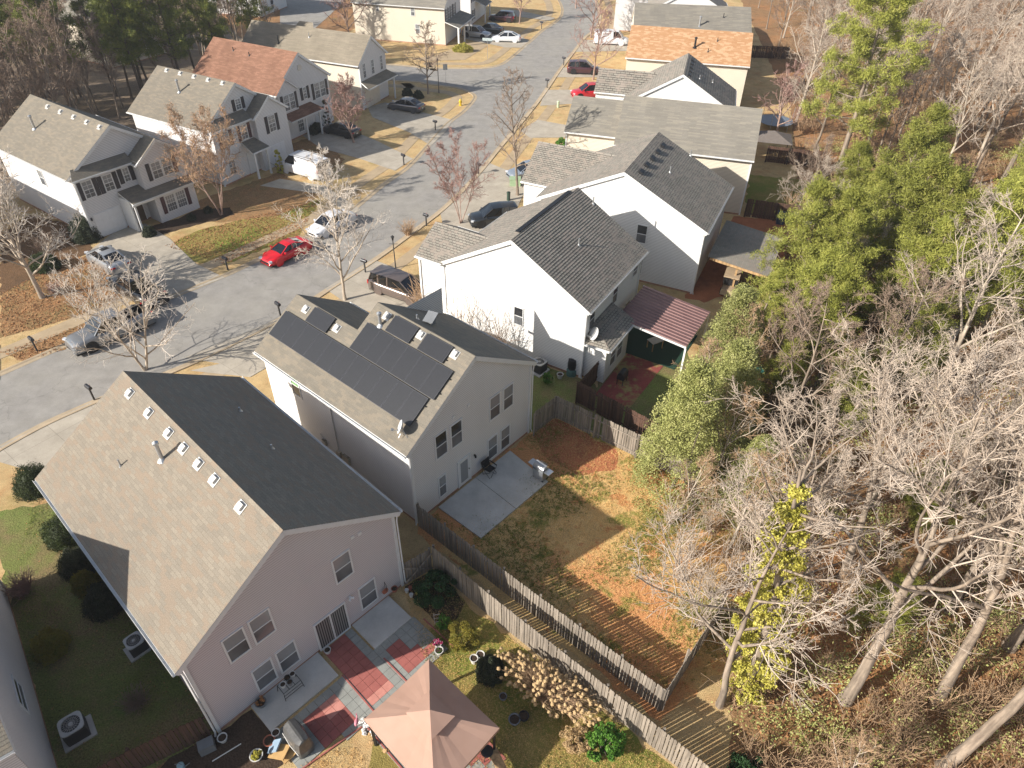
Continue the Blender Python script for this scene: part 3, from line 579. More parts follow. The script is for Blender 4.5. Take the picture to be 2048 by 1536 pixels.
def solar(x0, x1, y0, y1):
    fn, U, V, N = lslope(5.6, s_); mb = MB(); h = .13
    q = [fn(x0, y1)+N*h, fn(x0, y0)+N*h, fn(x1, y0)+N*h, fn(x1, y1)+N*h]; W = y1-y0; L = (x1-x0)*kx
    g = .016
    i_ = [fn(x0+g, y1-g)+N*(h+.004), fn(x0+g, y0+g)+N*(h+.004), fn(x1-g, y0+g)+N*(h+.004), fn(x1-g, y1-g)+N*(h+.004)]
    mb.add(q+[p-N*.04 for p in q], [(0, 1, 2, 3), (7, 6, 5, 4), (0, 4, 5, 1), (1, 5, 6, 2), (2, 6, 7, 3), (3, 7, 4, 0)], 1)
    mb.poly(i_, 0, [(0, 0), (W, 0), (W, L), (0, L)]); p = mb.build('solar_panel', [M['panel'], M['pframe']], B.o)
    r = MB(); 
    for xx in (x0+.25*(x1-x0), x0+.75*(x1-x0)): a = fn(xx, y0-.12)+N*.07; c = fn(xx, y1+.05)+N*.07; r.bar(a, c, .04, .05)
    r.build('mount_rail', M['dark'], p)
for i in range(11): solar(.72, 2.13, .62+i*1.077, .62+(i+1)*1.077-.02)
for i in range(6): solar(2.19, 3.64, .33+i*1.085, .33+(i+1)*1.085-.02)
solar(2.19, 3.02, 8.93, 10.73); solar(3.71, 4.56, 3.7, 5.5); solar(3.70, 4.55, 1.18, 3.02)
fn, U, V, N = lslope(5.6, s_)
for x, y in ((2.68, 11.33), (2.67, 8.5), (4.33, 6.05), (4.33, 3.4), (4.32, .91)): B.roofvent(fn(x, y), U, V, N)
B.pipe(fn(3.82, 6.05), .09, .75, cap=True)
fnr, Ur, Vr, Nr = rslope(8.65, s_, 4.7)
M['fan'] = plain('dull_grey_metal', '#77797b', .6); P = fnr(5.9, 4.3); mb = MB(); mb.tube([P, P+Vector((0, 0, .45))], .05, 8); mb.obox(P+Vector((0, 0, .2)), (0, 1, 0), .2, .18, .12); mb.obox(P+Vector((0, 0, .5)), (1, .3, .35), .38, .3, .02, up=(0, 0, 1)); mb.build('attic_fan', M['fan'], B.o)
B.pipe(fnr(5.5, 4.95), .05, .3)
B.downspout(-.1, -.08, 5.5, -.03, -.02); B.downspout(9.5, -.08, 5.5, .03, -.02)
B.done((0, 9.4, 0, 7))
def dish(parent, P, aim, r=.42, mast=.55, nm='satellite_dish', label=None):
    """offset dish: aim = direction it looks"""
    P = Vector(P); a = Vector(aim).normalized(); c = P+Vector((0, 0, mast))
    mb = MB(); mb.lathe(c, [(0.0, 0.0), (r*.4, .02), (r*.75, .07), (r, .13), (r*1.0, .145), (r*.74, .085), (r*.4, .035), (0, .015)], 24, ax=a)
    d = mb.build(nm, M['dishm'], parent, label, smooth=True)
    mb = MB(); mb.tube([P-Vector((0, 0, .1)), P+Vector((0, 0, mast*.8)), c-a*.03], .025, 8); mb.bar(P-Vector((.3, 0, .0)), c-Vector((0, 0, .15)), .025, .025); mb.bar(P-Vector((0, .3, .0)), c-Vector((0, 0, .15)), .025, .025)
    f = c+a*.55-Vector((0, 0, .35)); mb.tube([c-Vector((0, 0, r*.7)), f], .018, 6); mb.obox(f, a, .07, .05, .05); mb.build('mast', M['metal'], d)
    return d
M['dishm'] = plain('white_dish', '#bdbdbb', .6, var=.05)
dish(B.o, (.30, .70, 5.9), (-.72, .70, .45), .36, .5)
# --- house C: white, weathered grey roof
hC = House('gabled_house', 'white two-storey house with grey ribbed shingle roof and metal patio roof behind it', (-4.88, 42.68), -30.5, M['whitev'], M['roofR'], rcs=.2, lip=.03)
hC.gable(0, 11, 0, 9.0, 5.6, 8.8); hC.wing(-2.1, 0, .03, 4.6, 5.6, 6.9, 2.25)
fn, U, V, N = rslope(8.8, .582, 5.5); hC.pipe(fn(8.2, 4.2), .05, .5); hC.pipe(fn(6.9, 8.9), .05, .55)
mb = MB(); mb.bar((5.32, .9, 8.95), (5.32, 8.2, 8.95), .3, .05); mb.build('ridge_vent', M['dark'], hC.o)
hC.win('F', 0, 5.7, 6.5, 2.5, 4.0, dark=True); 
for y0, z0, z1 in ((.6, 3.4, 5.0), (4.2, 3.4, 5.0), (7.6, 3.9, 4.8)): hC.win('R', 11, y0, y0+.9, z0, z1, dark=True)
for y0 in (5.5, 7.0): hC.win('R', 11, y0, y0+.9, .6, 2.1, dark=True)
hC.corner(0, 0, 5.6); hC.corner(11, 0, 5.6); hC.corner(11, 9, 5.6); hC.corner(-2.1, 0, 5.6); hC.downspout(11.1, -.08, 5.5, .03, -.02)
# bump-out room at the back with hipped lean-to roof
hC.wall((11, .3), (12.6, .3), z1=2.9); hC.wall((12.6, .3), (12.6, 4.0), z1=2.9); hC.wall((12.6, 4), (11, 4), z1=2.9)
hC.slope((12.9, .1, 2.9), (12.9, 4.25, 2.9), (11.0, 4.25, 3.75), (11.0, 1.6, 3.75)); hC.slope((11.0, 0.0, 2.9), (12.9, .1, 2.9), (11.0, 1.6, 3.75), (11.0, 1.5, 3.74))
for y0 in (1.0, 2.1): hC.win('R', 12.6, y0, y0+.95, .8, 2.3)
dish(hC.o, (11.6, .5, 3.1), (-.71, -.77, .6), .46, .45)
hC.done((0, 11, 0, 9))
# --- house D
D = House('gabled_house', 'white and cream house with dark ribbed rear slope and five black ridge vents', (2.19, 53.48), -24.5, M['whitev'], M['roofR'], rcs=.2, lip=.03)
D.gable(0, 13.2, 0, 9.0, 5.6, 8.85); D.wing(-2.7, 0, 2.4, 8.97, 5.6, 7.6, 4.1)
fn, U, V, N = rslope(8.85, .49, 6.6)
for y in (1.3, 2.8, 4.3, 5.8, 7.3):
    P = fn(7.5, y); mb = MB(); mb.obox(P+N*.1, U, .3, .16, .1, 0, N); mb.build('ridge_vent', M['dark'], D.o)
D.pipe(fn(9.1, 4.2), .05, .5); D.pipe(fn(9.6, 9.0), .05, .5)
for z0, z1 in ((3.4, 5.0), (.7, 2.3)): D.win('F', 0, 8.1, 9.0, z0, z1, dark=True)
D.corner(0, 0, 5.6); D.corner(13.2, 0, 5.6); D.corner(13.2, 9, 5.6); D.downspout(13.3, -.08, 5.5, .03, -.02); D.done((0, 13.2, 0, 9))
# --- house E
E_ = House('gabled_house', 'cream house with long plain greyish tan roof behind the dark ribbed roof', (9.44, 65.6), -15.3, M['beige'], M['roofE'])
E_.gable(0, 12.5, 0, 8.8, 5.6, 8.5, along='x'); E_.gable(-5.2, .3, 1.9, 8.6, 5.6, 7.7, along='x', walls='LFB')
E_.corner(12.5, 0, 5.6); E_.corner(-5.2, 1.9, 5.6); E_.corner(0, 0, 5.6); E_.done((0, 12.5, 0, 8.8))
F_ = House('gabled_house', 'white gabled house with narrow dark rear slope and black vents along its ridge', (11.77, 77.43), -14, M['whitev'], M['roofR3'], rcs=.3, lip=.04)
F_.gable(0, 11, 0, 8, 5.6, 8.8); F_.wing(-3.8, 0, 3.0, 7.8, 5.6, 7.2, 2.8)
fn, U, V, N = rslope(8.8, .582, 5.5)
for y in (.8, 2.2, 3.6, 5.0, 6.4): P = fn(6.1, y); mb = MB(); mb.obox(P+N*.1, U, .3, .16, .1, 0, N); mb.build('ridge_vent', M['dark'], F_.o)
for x, y in ((7.2, 2.2), (8.6, 4.2)): F_.pipe(fn(x, y), .05, .4)
F_.done((0, 11, 0, 8))
G = House('gabled_house', 'cream house under a bright orange-tan mottled roof', (13.9, 95.3), -12, M['beige'], M['roofOr'])
G.gable(0, 15, 0, 9.4, 5.6, 8.1, along='x'); s2 = 2.5/4.7
def gp(x, y): return Vector((x, y, 5.6+s2*y+.09))
G.pipe(gp(8.2, 1.9), .12, 1.1, M['dark'], cap=True)
for x, y in ((10.9, 3.1), (9.9, 1.4)): G.pipe(gp(x, y), .05, .4, M['dark'])
G.done((0, 15, 0, 9.4))
H_ = House('gabled_house', 'grey-roofed house behind the orange-tan roof', (16.3, 107.4), -6, M['beige'], M['roofE'])
H_.gable(0, 16, 0, 10, 5.6, 8.3, along='x'); H_.pipe(Vector((9.0, 1.5, 6.4)), .12, 1.2, cap=True); H_.pipe(Vector((12.3, 3, 7.4)), .05, .5, M['dark']); H_.done((0, 16, 0, 10))
I_ = House('gabled_house', 'white gabled house with a dark rear slope at the top edge of the photo', (20.5, 121.5), -8, M['whitev'], M['roofC'])
I_.gable(0, 12, 0, 9, 5.6, 8.8); I_.done((0, 12, 0, 9))
J_ = House('gabled_house', 'pale house with grey roof beside the far end of the street', (16.5, 133), -8, M['lgrey'], M['roofE'])
J_.gable(0, 12, 0, 9, 5.6, 8.6, along='x'); J_.done((0, 12, 0, 9))
# --- house Z at the lower left: frame x toward the street houses
Zh = House('gabled_house', 'pale grey house cut off by the lower left corner', (-27.6, 1.3), 39.4, M['lgrey'], M['roofB'])
Zh.gable(0, 14, 0, 12.3, 5.6, 9.1, along='x')
Zh.win('R', 14, 3.4, 4.9, 1.9, 2.9, dark=True); Zh.corner(14, 12.3, 5.6); Zh.done((0, 14, 0, 12.3))
# ------------------------------------------------------------------ houses, left side: x along the front, y into the house
M['gdoor'] = plain('white_garage_door', '#cfcfcf', .5, var=.04); M['gdoorc'] = plain('cream_garage_door', '#c9bfae', .5, var=.05)
L1 = House('gabled_house', 'light grey two-storey house with dark shutters and white garage at left', (-36.76, 55.17), 55, M['lgrey'], M['roofB'])
k = .09
L1.wall((0, .6), (9.3, .6), [(0, 5.4), (9.3, 5.4), (9.3, 5.6), (4.65, 8.6), (0, 5.6)]); L1.wall((0, 13.4), (0, 0), z1=5.6); L1.wall((9.3, 0), (9.3, 13.4), z1=5.6); L1.wall((0, 0), (9.3, 0), z1=5.5)
L1.slope((-.35, 13.6, 5.46), (-.35, .4, 5.46), (4.65, .4, 8.69), (4.65, 13.6, 8.69)); L1.slope((9.65, .4, 5.46), (9.65, 13.6, 5.46), (4.65, 13.6, 8.69), (4.65, .4, 8.69))
for sx, xe in ((-1, 0), (1, 9.3)): L1.t.bar((xe+sx*.3, .48, 5.35), (4.65, .48, 8.5), .17, .2)
L1.slope((-.3, -.35, 5.5), (5.2, -.35, 5.5), (5.2, .6, 6.1), (.3, .6, 6.1))          # pent roof
# second floor bump-out with its own gable
L1.wall((5.15, -1), (9.5, -1), [(0, 3.1), (4.35, 3.1), (4.35, 5.5), (2.17, 7.0), (0, 5.5)]); L1.wall((5.15, 0), (5.15, -1), z0=3.1, z1=5.6); L1.wall((9.5, -1), (9.5, 0), z0=3.1, z1=5.6)
L1.slope((4.95, 1.6, 5.42), (4.95, -1.2, 5.42), (7.32, -1.2, 7.1), (7.32, 1.6, 7.1)); L1.slope((9.7, -1.2, 5.42), (9.7, 1.6, 5.42), (7.32, 1.6, 7.1), (7.32, -1.2, 7.1))
for xe in (5.0, 9.65): L1.t.bar((xe, -1.1, 5.35), (7.32, -1.1, 6.95), .17, .2)
# ground floor right and porch
L1.wall((5.3, -1.7), (9.3, -1.7), z1=2.8); L1.wall((9.3, -1.7), (9.3, 0), z1=2.8); L1.wall((5.3, 0), (5.3, -1.7), z1=2.8)
L1.slope((3.1, -2.1, 2.75), (9.6, -2.1, 2.75), (9.6, -.0, 3.35), (3.1, -.0, 3.35))
L1.t.box(3.2, 3.36, -2.0, -1.84, 0, 2.7); L1.t.box(3.1, 5.3, -2.02, -1.9, 2.45, 2.68); L1.t.box(3.05, 3.2, -1.6, 0, 0, 2.9)
L1.win('F', 0, .45, 1.38, 3.6, 5.15, 2, M['shutter']); L1.win('F', 0, 2.26, 3.15, 3.6, 5.1, 2, M['shutter'], label='upstairs window with a pink hanging'); L1.win('F', 0, 4.1, 4.72, 3.85, 5.15, 2, M['shutter'])
L1.win('F', -1, 6.2, 7.2, 3.65, 5.2, 2); L1.win('F', -1, 7.25, 8.25, 3.65, 5.2, 2)
for a in (5.76, 8.3): L1.panel('shutter', 'F', -1, a, a+.36, 3.65, 5.2, M['shutter'] if a < 6 else M['redshut'])
L1.win('F', -1.7, 6.2, 7.2, .7, 2.3, 4); L1.win('F', -1.7, 7.25, 8.25, .7, 2.3, 4)
for a in (5.78, 8.3): L1.panel('shutter', 'F', -1.7, a, a+.36, .7, 2.3, M['redshut'])
g = L1.panel('garage_door', 'F', 0, .4, 2.9, .05, 2.2, M['gdoor'], .05, 4); L1.door('F', 0, 3.95, 4.85, .1, 2.2, plain('brown_glazed_front_door', '#5a4a3c', .3))
mb = MB()
for u in (.1, 3.1): mb.obox((u+.1, -.1, 1.9), (1, 0, 0), .05, .06, .12)
mb.build('wall_light', M['dark'], L1.o)
fn, U, V, N = lslope(5.6, .645)
for y in (1.3, 3.3, 5.4, 7.6, 9.8): L1.roofvent(fn(4.2, y), U, V, N)
L1.pipe(fn(2.2, 9.2), .1, 1.1, cap=True); L1.win('L', 0, 5.6, 6.5, 3.4, 4.9); L1.corner(0, 0, 5.5); L1.downspout(-.1, -.08, 5.4, -.03, -.02); L1.done((0, 9.3, 0, 13.4))
a_ = R(55); L0 = House('gabled_house', 'light grey house at the far left edge shading the wall of its neighbour', (-36.76+math.cos(a_)*-15.2-math.sin(a_)*7, 55.17+math.sin(a_)*-15.2+math.cos(a_)*7), 55, M['lgrey'], M['roofB'])
L0.gable(0, 9.3, 0, 12, 5.6, 8.6); L0.win('R', 9.3, 3, 4, 3.4, 4.9); L0.done((0, 9.3, 0, 12))
L2 = House('gabled_house', 'pale grey two-storey house with small attic window and narrow entrance canopy', (-29.2, 66.6), 61, M['lgrey'], M['roofB'])
L2.wall((0, 0), (9.2, 0), z1=5.5); L2.wall((0, .8), (9.2, .8), [(0, 5.4), (9.2, 5.4), (9.2, 5.6), (4.6, 8.7), (0, 5.6)]); L2.wall((0, 11.5), (0, 0), z1=5.6); L2.wall((9.2, 0), (9.2, 11.5), z1=5.6)
L2.slope((-.35, 11.7, 5.46), (-.35, .6, 5.46), (4.6, .6, 8.79), (4.6, 11.7, 8.79)); L2.slope((9.55, .6, 5.46), (9.55, 11.7, 5.46), (4.6, 11.7, 8.79), (4.6, .6, 8.79))
for sx, xe in ((-1, 0), (1, 9.2)): L2.t.bar((xe+sx*.3, .7, 5.35), (4.6, .7, 8.6), .17, .2)
L2.slope((-.3, -.35, 5.5), (5.0, -.35, 5.5), (5.0, .8, 6.15), (.3, .8, 6.15))
L2.wall((5.0, -.6), (9.3, -.6), [(0, 0), (4.3, 0), (4.3, 5.5), (2.15, 7.1), (0, 5.5)]); L2.wall((5.0, 0), (5.0, -.6), z1=5.6); L2.wall((9.3, -.6), (9.3, .2), z1=5.6)
L2.slope((4.75, 2.0, 5.42), (4.75, -.8, 5.42), (7.15, -.8, 7.2), (7.15, 2.0, 7.2)); L2.slope((9.55, -.8, 5.42), (9.55, 2.0, 5.42), (7.15, 2.0, 7.2), (7.15, -.8, 7.2))
for xe in (4.8, 9.5): L2.t.bar((xe, -.72, 5.35), (7.15, -.72, 7.05), .17, .2)
L2.win('F', .8, 4.2, 4.95, 6.2, 7.3, 2, M['shutter']); L2.win('F', -.6, 6.6, 7.6, 3.5, 5.2, 2, M['shutter']); L2.win('F', 0, 3.4, 4.3, 3.6, 5.1, 2, M['redshut']); L2.win('F', 0, 1.0, 1.9, 3.6, 5.1, 2, M['redshut']); L2.win('F', 0, 1.0, 1.9, .8, 2.3, 2)
L2.slope((2.9, -1.7, 2.8), (5.2, -1.7, 2.8), (4.9, 0, 3.5), (3.2, 0, 3.5)); L2.t.box(3.1, 3.28, -1.6, -1.42, 0, 2.7); L2.t.box(4.8, 4.98, -1.6, -1.42, 0, 2.7)
L2.panel('garage_door', 'F', -.6, 5.6, 8.2, .05, 2.2, M['gdoor'], .05, 4); L2.door('F', 0, 3.6, 4.5, .1, 2.2, M['trim'])
fn, U, V, N = lslope(5.6, .674); L2.pipe(fn(2.6, 6.6), .1, 1.1, cap=True)
for y in (2, 4, 6, 8, 10): L2.roofvent(fn(4.3, y), U, V, N)
L2.corner(0, 0, 5.5); L2.done((0, 9.2, 0, 11.5))
L3 = House('gabled_house', 'grey two-storey house with brown shingle roof', (-26.3, 78.2), 62, M['lgrey'], M['roofBr'])
L3.gable(0, 8.7, 0, 12.4, 5.6, 8.7, walls='LRF'); L3.wall((0, -.35), (2.9, -.35), [(0, 3.2), (2.9, 3.2), (2.9, 5.5), (1.45, 6.6), (0, 5.5)]); L3.wall((2.9, -.35), (2.9, 0), z0=3.2, z1=5.5)
L3.slope((-.3, 1.5, 5.42), (-.3, -.55, 5.42), (1.45, -.55, 6.8), (1.45, 1.5, 6.8)); L3.slope((3.2, -.55, 5.42), (3.2, 1.5, 5.42), (1.45, 1.5, 6.8), (1.45, -.55, 6.8))
L3.win('F', -.35, .75, 1.6, 3.4, 5.15, 3); L3.win('F', -.35, 1.65, 2.5, 3.4, 5.15, 3); L3.panel('shutter', 'F', -.35, .32, .7, 3.4, 5.15, M['shutter']); L3.panel('shutter', 'F', -.35, 2.54, 2.88, 3.4, 5.15, M['shutter'])
L3.win('F', 0, 4.25, 4.85, 3.75, 5.1, 2, M['shutter']); L3.win('F', 0, 6.15, 7.05, 3.3, 5.05, 3); L3.win('F', 0, 7.1, 8.0, 3.3, 5.05, 3)
for a in (5.72, 8.05): L3.panel('shutter', 'F', 0, a, a+.36, 3.3, 5.05, M['shutter'])
L3.slope((0, -1.8, 2.8), (5.4, -1.8, 2.8), (5.2, 0, 3.3), (.2, 0, 3.3)); L3.t.box(2.3, 2.46, -1.7, -1.54, 0, 2.7); L3.t.box(4.6, 4.76, -1.7, -1.54, 0, 2.7); L3.win('F', 0, 2.6, 3.6, .5, 2.4, 3)
L3.panel('garage_door', 'F', 0, 5.6, 8.2, .05, 2.2, M['gdoor'], .05, 4)
mb = MB(); mb.lathe((4.35, -.02, 7.2), [(.35, 0), (.35, .04), (0, .05)], 16, ax=(0, -1, 0)); mb.build('gable_vent', M['vent'], L3.o)
fn, U, V, N = lslope(5.6, .71); L3.pipe(fn(3.3, 8.6), .05, .4, M['dark']); L3.pipe(fn(3.1, 6.0), .05, .4, M['dark']); L3.done((0, 8.7, 0, 12.4))
L4 = House('gabled_house', 'narrow-fronted grey and cream house with long greyish roof on the street corner', (-19.3, 90.0), 68, M['lgrey'], M['roofF'])
L4.wm = M['lgrey']; L4.wall((0, 0), (6.2, 0), [(0, 0), (6.2, 0), (6.2, 5.6), (3.1, 7.95), (0, 5.6)])
L4.w.build('front_wall', M['lgrey'], L4.o); L4.w = MB(); L4.wm = M['beige']
L4.gable(0, 6.2, 0, 17.5, 5.6, 8.0, walls='LR', oe=.4)
for sx, xe in ((-1, 0), (1, 6.2)): L4.t.bar((xe+sx*.3, -.1, 5.3), (3.1, -.1, 7.85), .17, .2)
for u0, u1 in ((.7, 1.4), (2.65, 3.35), (4.75, 5.4)): L4.win('F', 0, u0, u1, 3.6, 5.35, 2)
L4.slope((-.5, -1.4, 2.85), (6.4, -1.4, 2.85), (6.2, 0, 3.4), (0, 0, 3.4)); L4.panel('garage_door', 'F', 0, .6, 4.0, .05, 2.3, M['gdoorc'], .05, 4)
L4.t.box(5.7, 5.86, -1.3, -1.14, 0, 2.7); fn, U, V, N = lslope(5.6, .77); L4.pipe(fn(2.0, 8.2), .05, .5); L4.pipe(fn(.9, 12.2), .08, .9, M['dark'])
L4.slope((3.4, 12.0, 7.2), (3.4, 8.5, 7.2), (4.6, 9.2, 8.3), (4.6, 11.3, 8.3), gut=False); L4.corner(0, 0, 5.5); L4.done((0, 6.2, 0, 17.5))
L5 = House('gabled_house', 'wide cream house with a white-columned porch across the side street', (-11.6, 121.3), 77, M['beige'], M['roofE'])
L5.gable(0, 8.5, 0, 15.4, 5.6, 8.6, walls='L'); L5.w.build('side_wall', M['beige'], L5.o); L5.w = MB(); L5.wm = M['lgrey']; L5.wall((0, 0), (8.5, 0), [(0, 0), (8.5, 0), (8.5, 5.6), (4.25, 8.6), (0, 5.6)])
L5.wm = M['lgrey']; L5.win('L', 0, 4.9, 5.6, 4.0, 5.2); L5.win('L', 0, 10.9, 11.4, 4.3, 5.2); L5.win('L', 0, 4.2, 5.0, 1.5, 2.9)
for u in (.6, 1.8, 3.0, 4.6): L5.win('F', 0, u, u+.8, 3.5, 5.2, 2, M['shutter'])
L5.slope((-.2, -2.4, 2.8), (8.7, -2.4, 2.8), (8.5, 0, 3.5), (0, 0, 3.5)); L5.t.box(0, .25, -2.3, -2.05, 0, 2.7); L5.t.box(3.2, 3.4, -2.3, -2.1, 0, 2.7); L5.t.box(6, 6.2, -2.3, -2.1, 0, 2.7); L5.done((0, 8.5, 0, 15.4))
L6 = House('gabled_house', 'white two-storey house with dark shutters behind the porch house', (-8.3, 134.6), 77, M['whitev'], M['roofE'])
L6.gable(0, 9, 0, 12, 5.6, 8.6, walls='LRF')
for u in (.8, 2.8, 5.0): L6.win('F', 0, u, u+.8, 3.5, 5.2, 2, M['shutter'])
L6.win('F', 0, 1.2, 2.2, .7, 2.3, 2, M['shutter']); L6.slope((2.6, -2.0, 2.8), (6.7, -2.0, 2.8), (6.5, 0, 3.5), (3, 0, 3.5)); L6.t.box(2.9, 3.1, -1.9, -1.7, 0, 2.7); L6.t.box(6, 6.2, -1.9, -1.7, 0, 2.7); L6.done((0, 9, 0, 12))
# houses beyond the left wood
for (x, y, az, lab, wm, rm) in ((-58, 106, 60, 'pale house glimpsed through the left wood, nearest the brown roof', 'beige', 'roofE'), (-75, 112, 55, 'cream house half hidden behind the pines of the left wood', 'cream', 'roofB'), (-92, 100, 50, 'pale grey house behind the bare trees at the far left', 'lgrey', 'roofE'), (-46, 138, 75, 'white house behind the parking area at the top of the photo', 'whitev', 'roofE')):
    q = House('gabled_house', lab, (x, y), az, M[wm], M[rm]); q.gable(0, 9, 0, 12, 5.4, 8.3); q.win('F', 0, 1.5, 2.5, 3.4, 4.9, dark=True); q.win('F', 0, 5.5, 6.5, 3.4, 4.9, dark=True); q.win('F', 0, 3.6, 4.6, .6, 2.2, dark=True); q.done((0, 9, 0, 12))
# ------------------------------------------------------------------ vegetation kit (numpy)
def np_mesh(name, V, F, mats, uvs=None):
    """V (n,3), F (m,k) all faces the same size"""
    me = bpy.data.meshes.new(name); V = np.asarray(V, np.float32).reshape(-1, 3); F = np.asarray(F, np.int32); k = F.shape[1]
    me.vertices.add(len(V)); me.vertices.foreach_set('co', V.ravel()); me.loops.add(F.size); me.loops.foreach_set('vertex_index', F.ravel())
    me.polygons.add(len(F)); me.polygons.foreach_set('loop_start', np.arange(0, F.size, k, dtype=np.int32)); me.polygons.foreach_set('loop_total', np.full(len(F), k, np.int32))
    me.materials.append(mats); me.update(calc_edges=True); return me
def tubes_arr(tubes, sides):
    """tubes: list of (pts, rads) -> V, F"""
    groups = {}
    for p, r in tubes: groups.setdefault(len(p), []).append((p, r))
    VV = []; FF = []; base = 0
    for K, g in groups.items():
        P = np.array([x[0] for x in g], float); Rr = np.array([x[1] for x in g], float); N = len(g)
        T = np.gradient(P, axis=1); T /= np.linalg.norm(T, axis=2, keepdims=True)+1e-9
        ref = np.where(np.abs(T[:, :1, 2:3]) > .9, np.array([[[1., 0, 0]]]), np.array([[[0, 0, 1.]]])); ref = np.broadcast_to(ref, T.shape)
        A = np.cross(T, ref); A /= np.linalg.norm(A, axis=2, keepdims=True)+1e-9; B = np.cross(T, A)
        an = np.arange(sides)*2*np.pi/sides; ring = P[:, :, None, :]+Rr[:, :, None, None]*(A[:, :, None, :]*np.cos(an)[None, None, :, None]+B[:, :, None, :]*np.sin(an)[None, None, :, None])
        VV.append(ring.reshape(-1, 3)); idx = np.arange(N*K*sides).reshape(N, K, sides)+base; nx = np.roll(idx, -1, axis=2)
        FF.append(np.stack([idx[:, :-1], nx[:, :-1], nx[:, 1:], idx[:, 1:]], -1).reshape(-1, 4)); base += N*K*sides
    return np.concatenate(VV), np.concatenate(FF)
def grow(rg, p, d, L, r0, r1, n, wander, trop=0.0):
    pts = [p]; d = d/np.linalg.norm(d); st = L/n
    for i in range(n):
        d = d+rg.normal(0, wander, 3); d[2] += trop; d /= np.linalg.norm(d); pts.append(pts[-1]+d*st)
    return np.array(pts), np.linspace(r0, r1, n+1)
def side(rg, d, ang, az=None):
    d = d/np.linalg.norm(d); a = np.cross(d, [0, 0, 1.0]); 
    if np.linalg.norm(a) < .1: a = np.array([1.0, 0, 0])
    a /= np.linalg.norm(a); b = np.cross(d, a); ph = rg.uniform(0, 6.283) if az is None else az
    return d*math.cos(ang)+(a*math.cos(ph)+b*math.sin(ph))*math.sin(ang)
def bare_tree(seed, h=14, r=.2, fork=.3, nl=12, n2=8, n3=7, n4=4, spread=.42, ang=(35, 65), trop=.06, lean=(0, 0), stems=1, tw=.012, wand=.10, low=None):
    rg = np.random.default_rng(seed); wood = []; crown = []; limbs = []
    for s in range(stems):
        d = np.array([lean[0], lean[1], 1.0]); 
        if stems > 1: a = 6.283*s/stems+rg.uniform(-.3, .3); d = np.array([math.cos(a)*.32, math.sin(a)*.32, 1.0])
        tp, tr = grow(rg, np.array([rg.uniform(-.1, .1)*(stems > 1), rg.uniform(-.1, .1)*(stems > 1), -.15]), d, h*.92, r/(stems**.45), r*.14, 14, wand*.5, .05); tr[0] *= 1.35
        wood.append((tp, tr)); nn = max(4, int(nl/ (1 if stems == 1 else stems*.5)))
        for i in range(nn):
            t = fork+(1-fork)*(i+rg.uniform(0, .8))/nn; k = min(13, int(t*14)); f = t*14-k; p = tp[k]*(1-f)+tp[k+1]*f; rr = tr[k]*(1-f)+tr[k+1]*f
            td = tp[k+1]-tp[k]; L = h*spread*(1.05-.75*(t-fork)/(1-fork))*rg.uniform(.7, 1.2)
            limbs.append(grow(rg, p, side(rg, td, R(rg.uniform(*ang)), 2.4*i+rg.uniform(-.4, .4)), L, rr*.55+.01, tw*1.6, 9, wand*1.3, trop)); wood.append(limbs[-1])
    lv2 = []
    for pts, rd in limbs:
        L = np.linalg.norm(np.diff(pts, axis=0), axis=1).sum()
        for j in range(n2):
            t = .22+.78*(j+rg.uniform(0, .9))/n2; k = min(8, int(t*9)); p = pts[k]+(pts[k+1]-pts[k])*(t*9-k if t*9-k < 1 else 1)
            q = grow(rg, p, side(rg, pts[k+1]-pts[k], R(rg.uniform(30, 60))), L*rg.uniform(.22, .5)*(1.15-.5*t), max(rd[k]*.55, tw*1.5), tw*1.1, 6, wand*1.5, trop*.8); lv2.append(q); crown.append(q)
    for pts, rd in lv2:
        L = np.linalg.norm(np.diff(pts, axis=0), axis=1).sum()
        for j in range(n3):
            t = .2+.8*(j+rg.uniform(0, .9))/n3; k = min(5, int(t*6)); p = pts[k]+(pts[k+1]-pts[k])*min(1, t*6-k); L3 = max(.25, L*rg.uniform(.25, .5))
            q = grow(rg, p, side(rg, pts[k+1]-pts[k], R(rg.uniform(28, 60))), L3, max(tw*1.1, rd[k]*.5), tw*.75, 4, wand*1.6, trop*.6); crown.append(q)
            for m_ in range(n4):
                kk = rg.integers(1, 4); crown.append(grow(rg, q[0][kk], side(rg, q[0][kk+1]-q[0][kk], R(rg.uniform(25, 60))), L3*rg.uniform(.35, .7), tw*.8, tw*.5, 2, wand*1.8, trop))
    return wood, crown
def put_bare(name, label, loc, mat_w, mat_c, seed, group=None, leaves=None, rot=0, **kw):
    wood, crown = bare_tree(seed, **kw); o = thing(name, label, 'tree', loc, rot, group)
    V, F = tubes_arr(wood, 7); link('trunk', np_mesh('trunk', V, F, mat_w), o)
    V, F = tubes_arr(crown, 3); link('crown', np_mesh('crown', V, F, mat_c), o)
    if leaves:
        n, size, mt = leaves; rg = np.random.default_rng(seed+5); ends = np.array([c[0][-1] for c in crown]); pick = ends[rg.integers(0, len(ends), n)]+rg.normal(0, .16, (n, 3))
        link('dry_leaves', np_mesh('dry_leaves', *quads(rg, pick, size), mt), o)
    return o
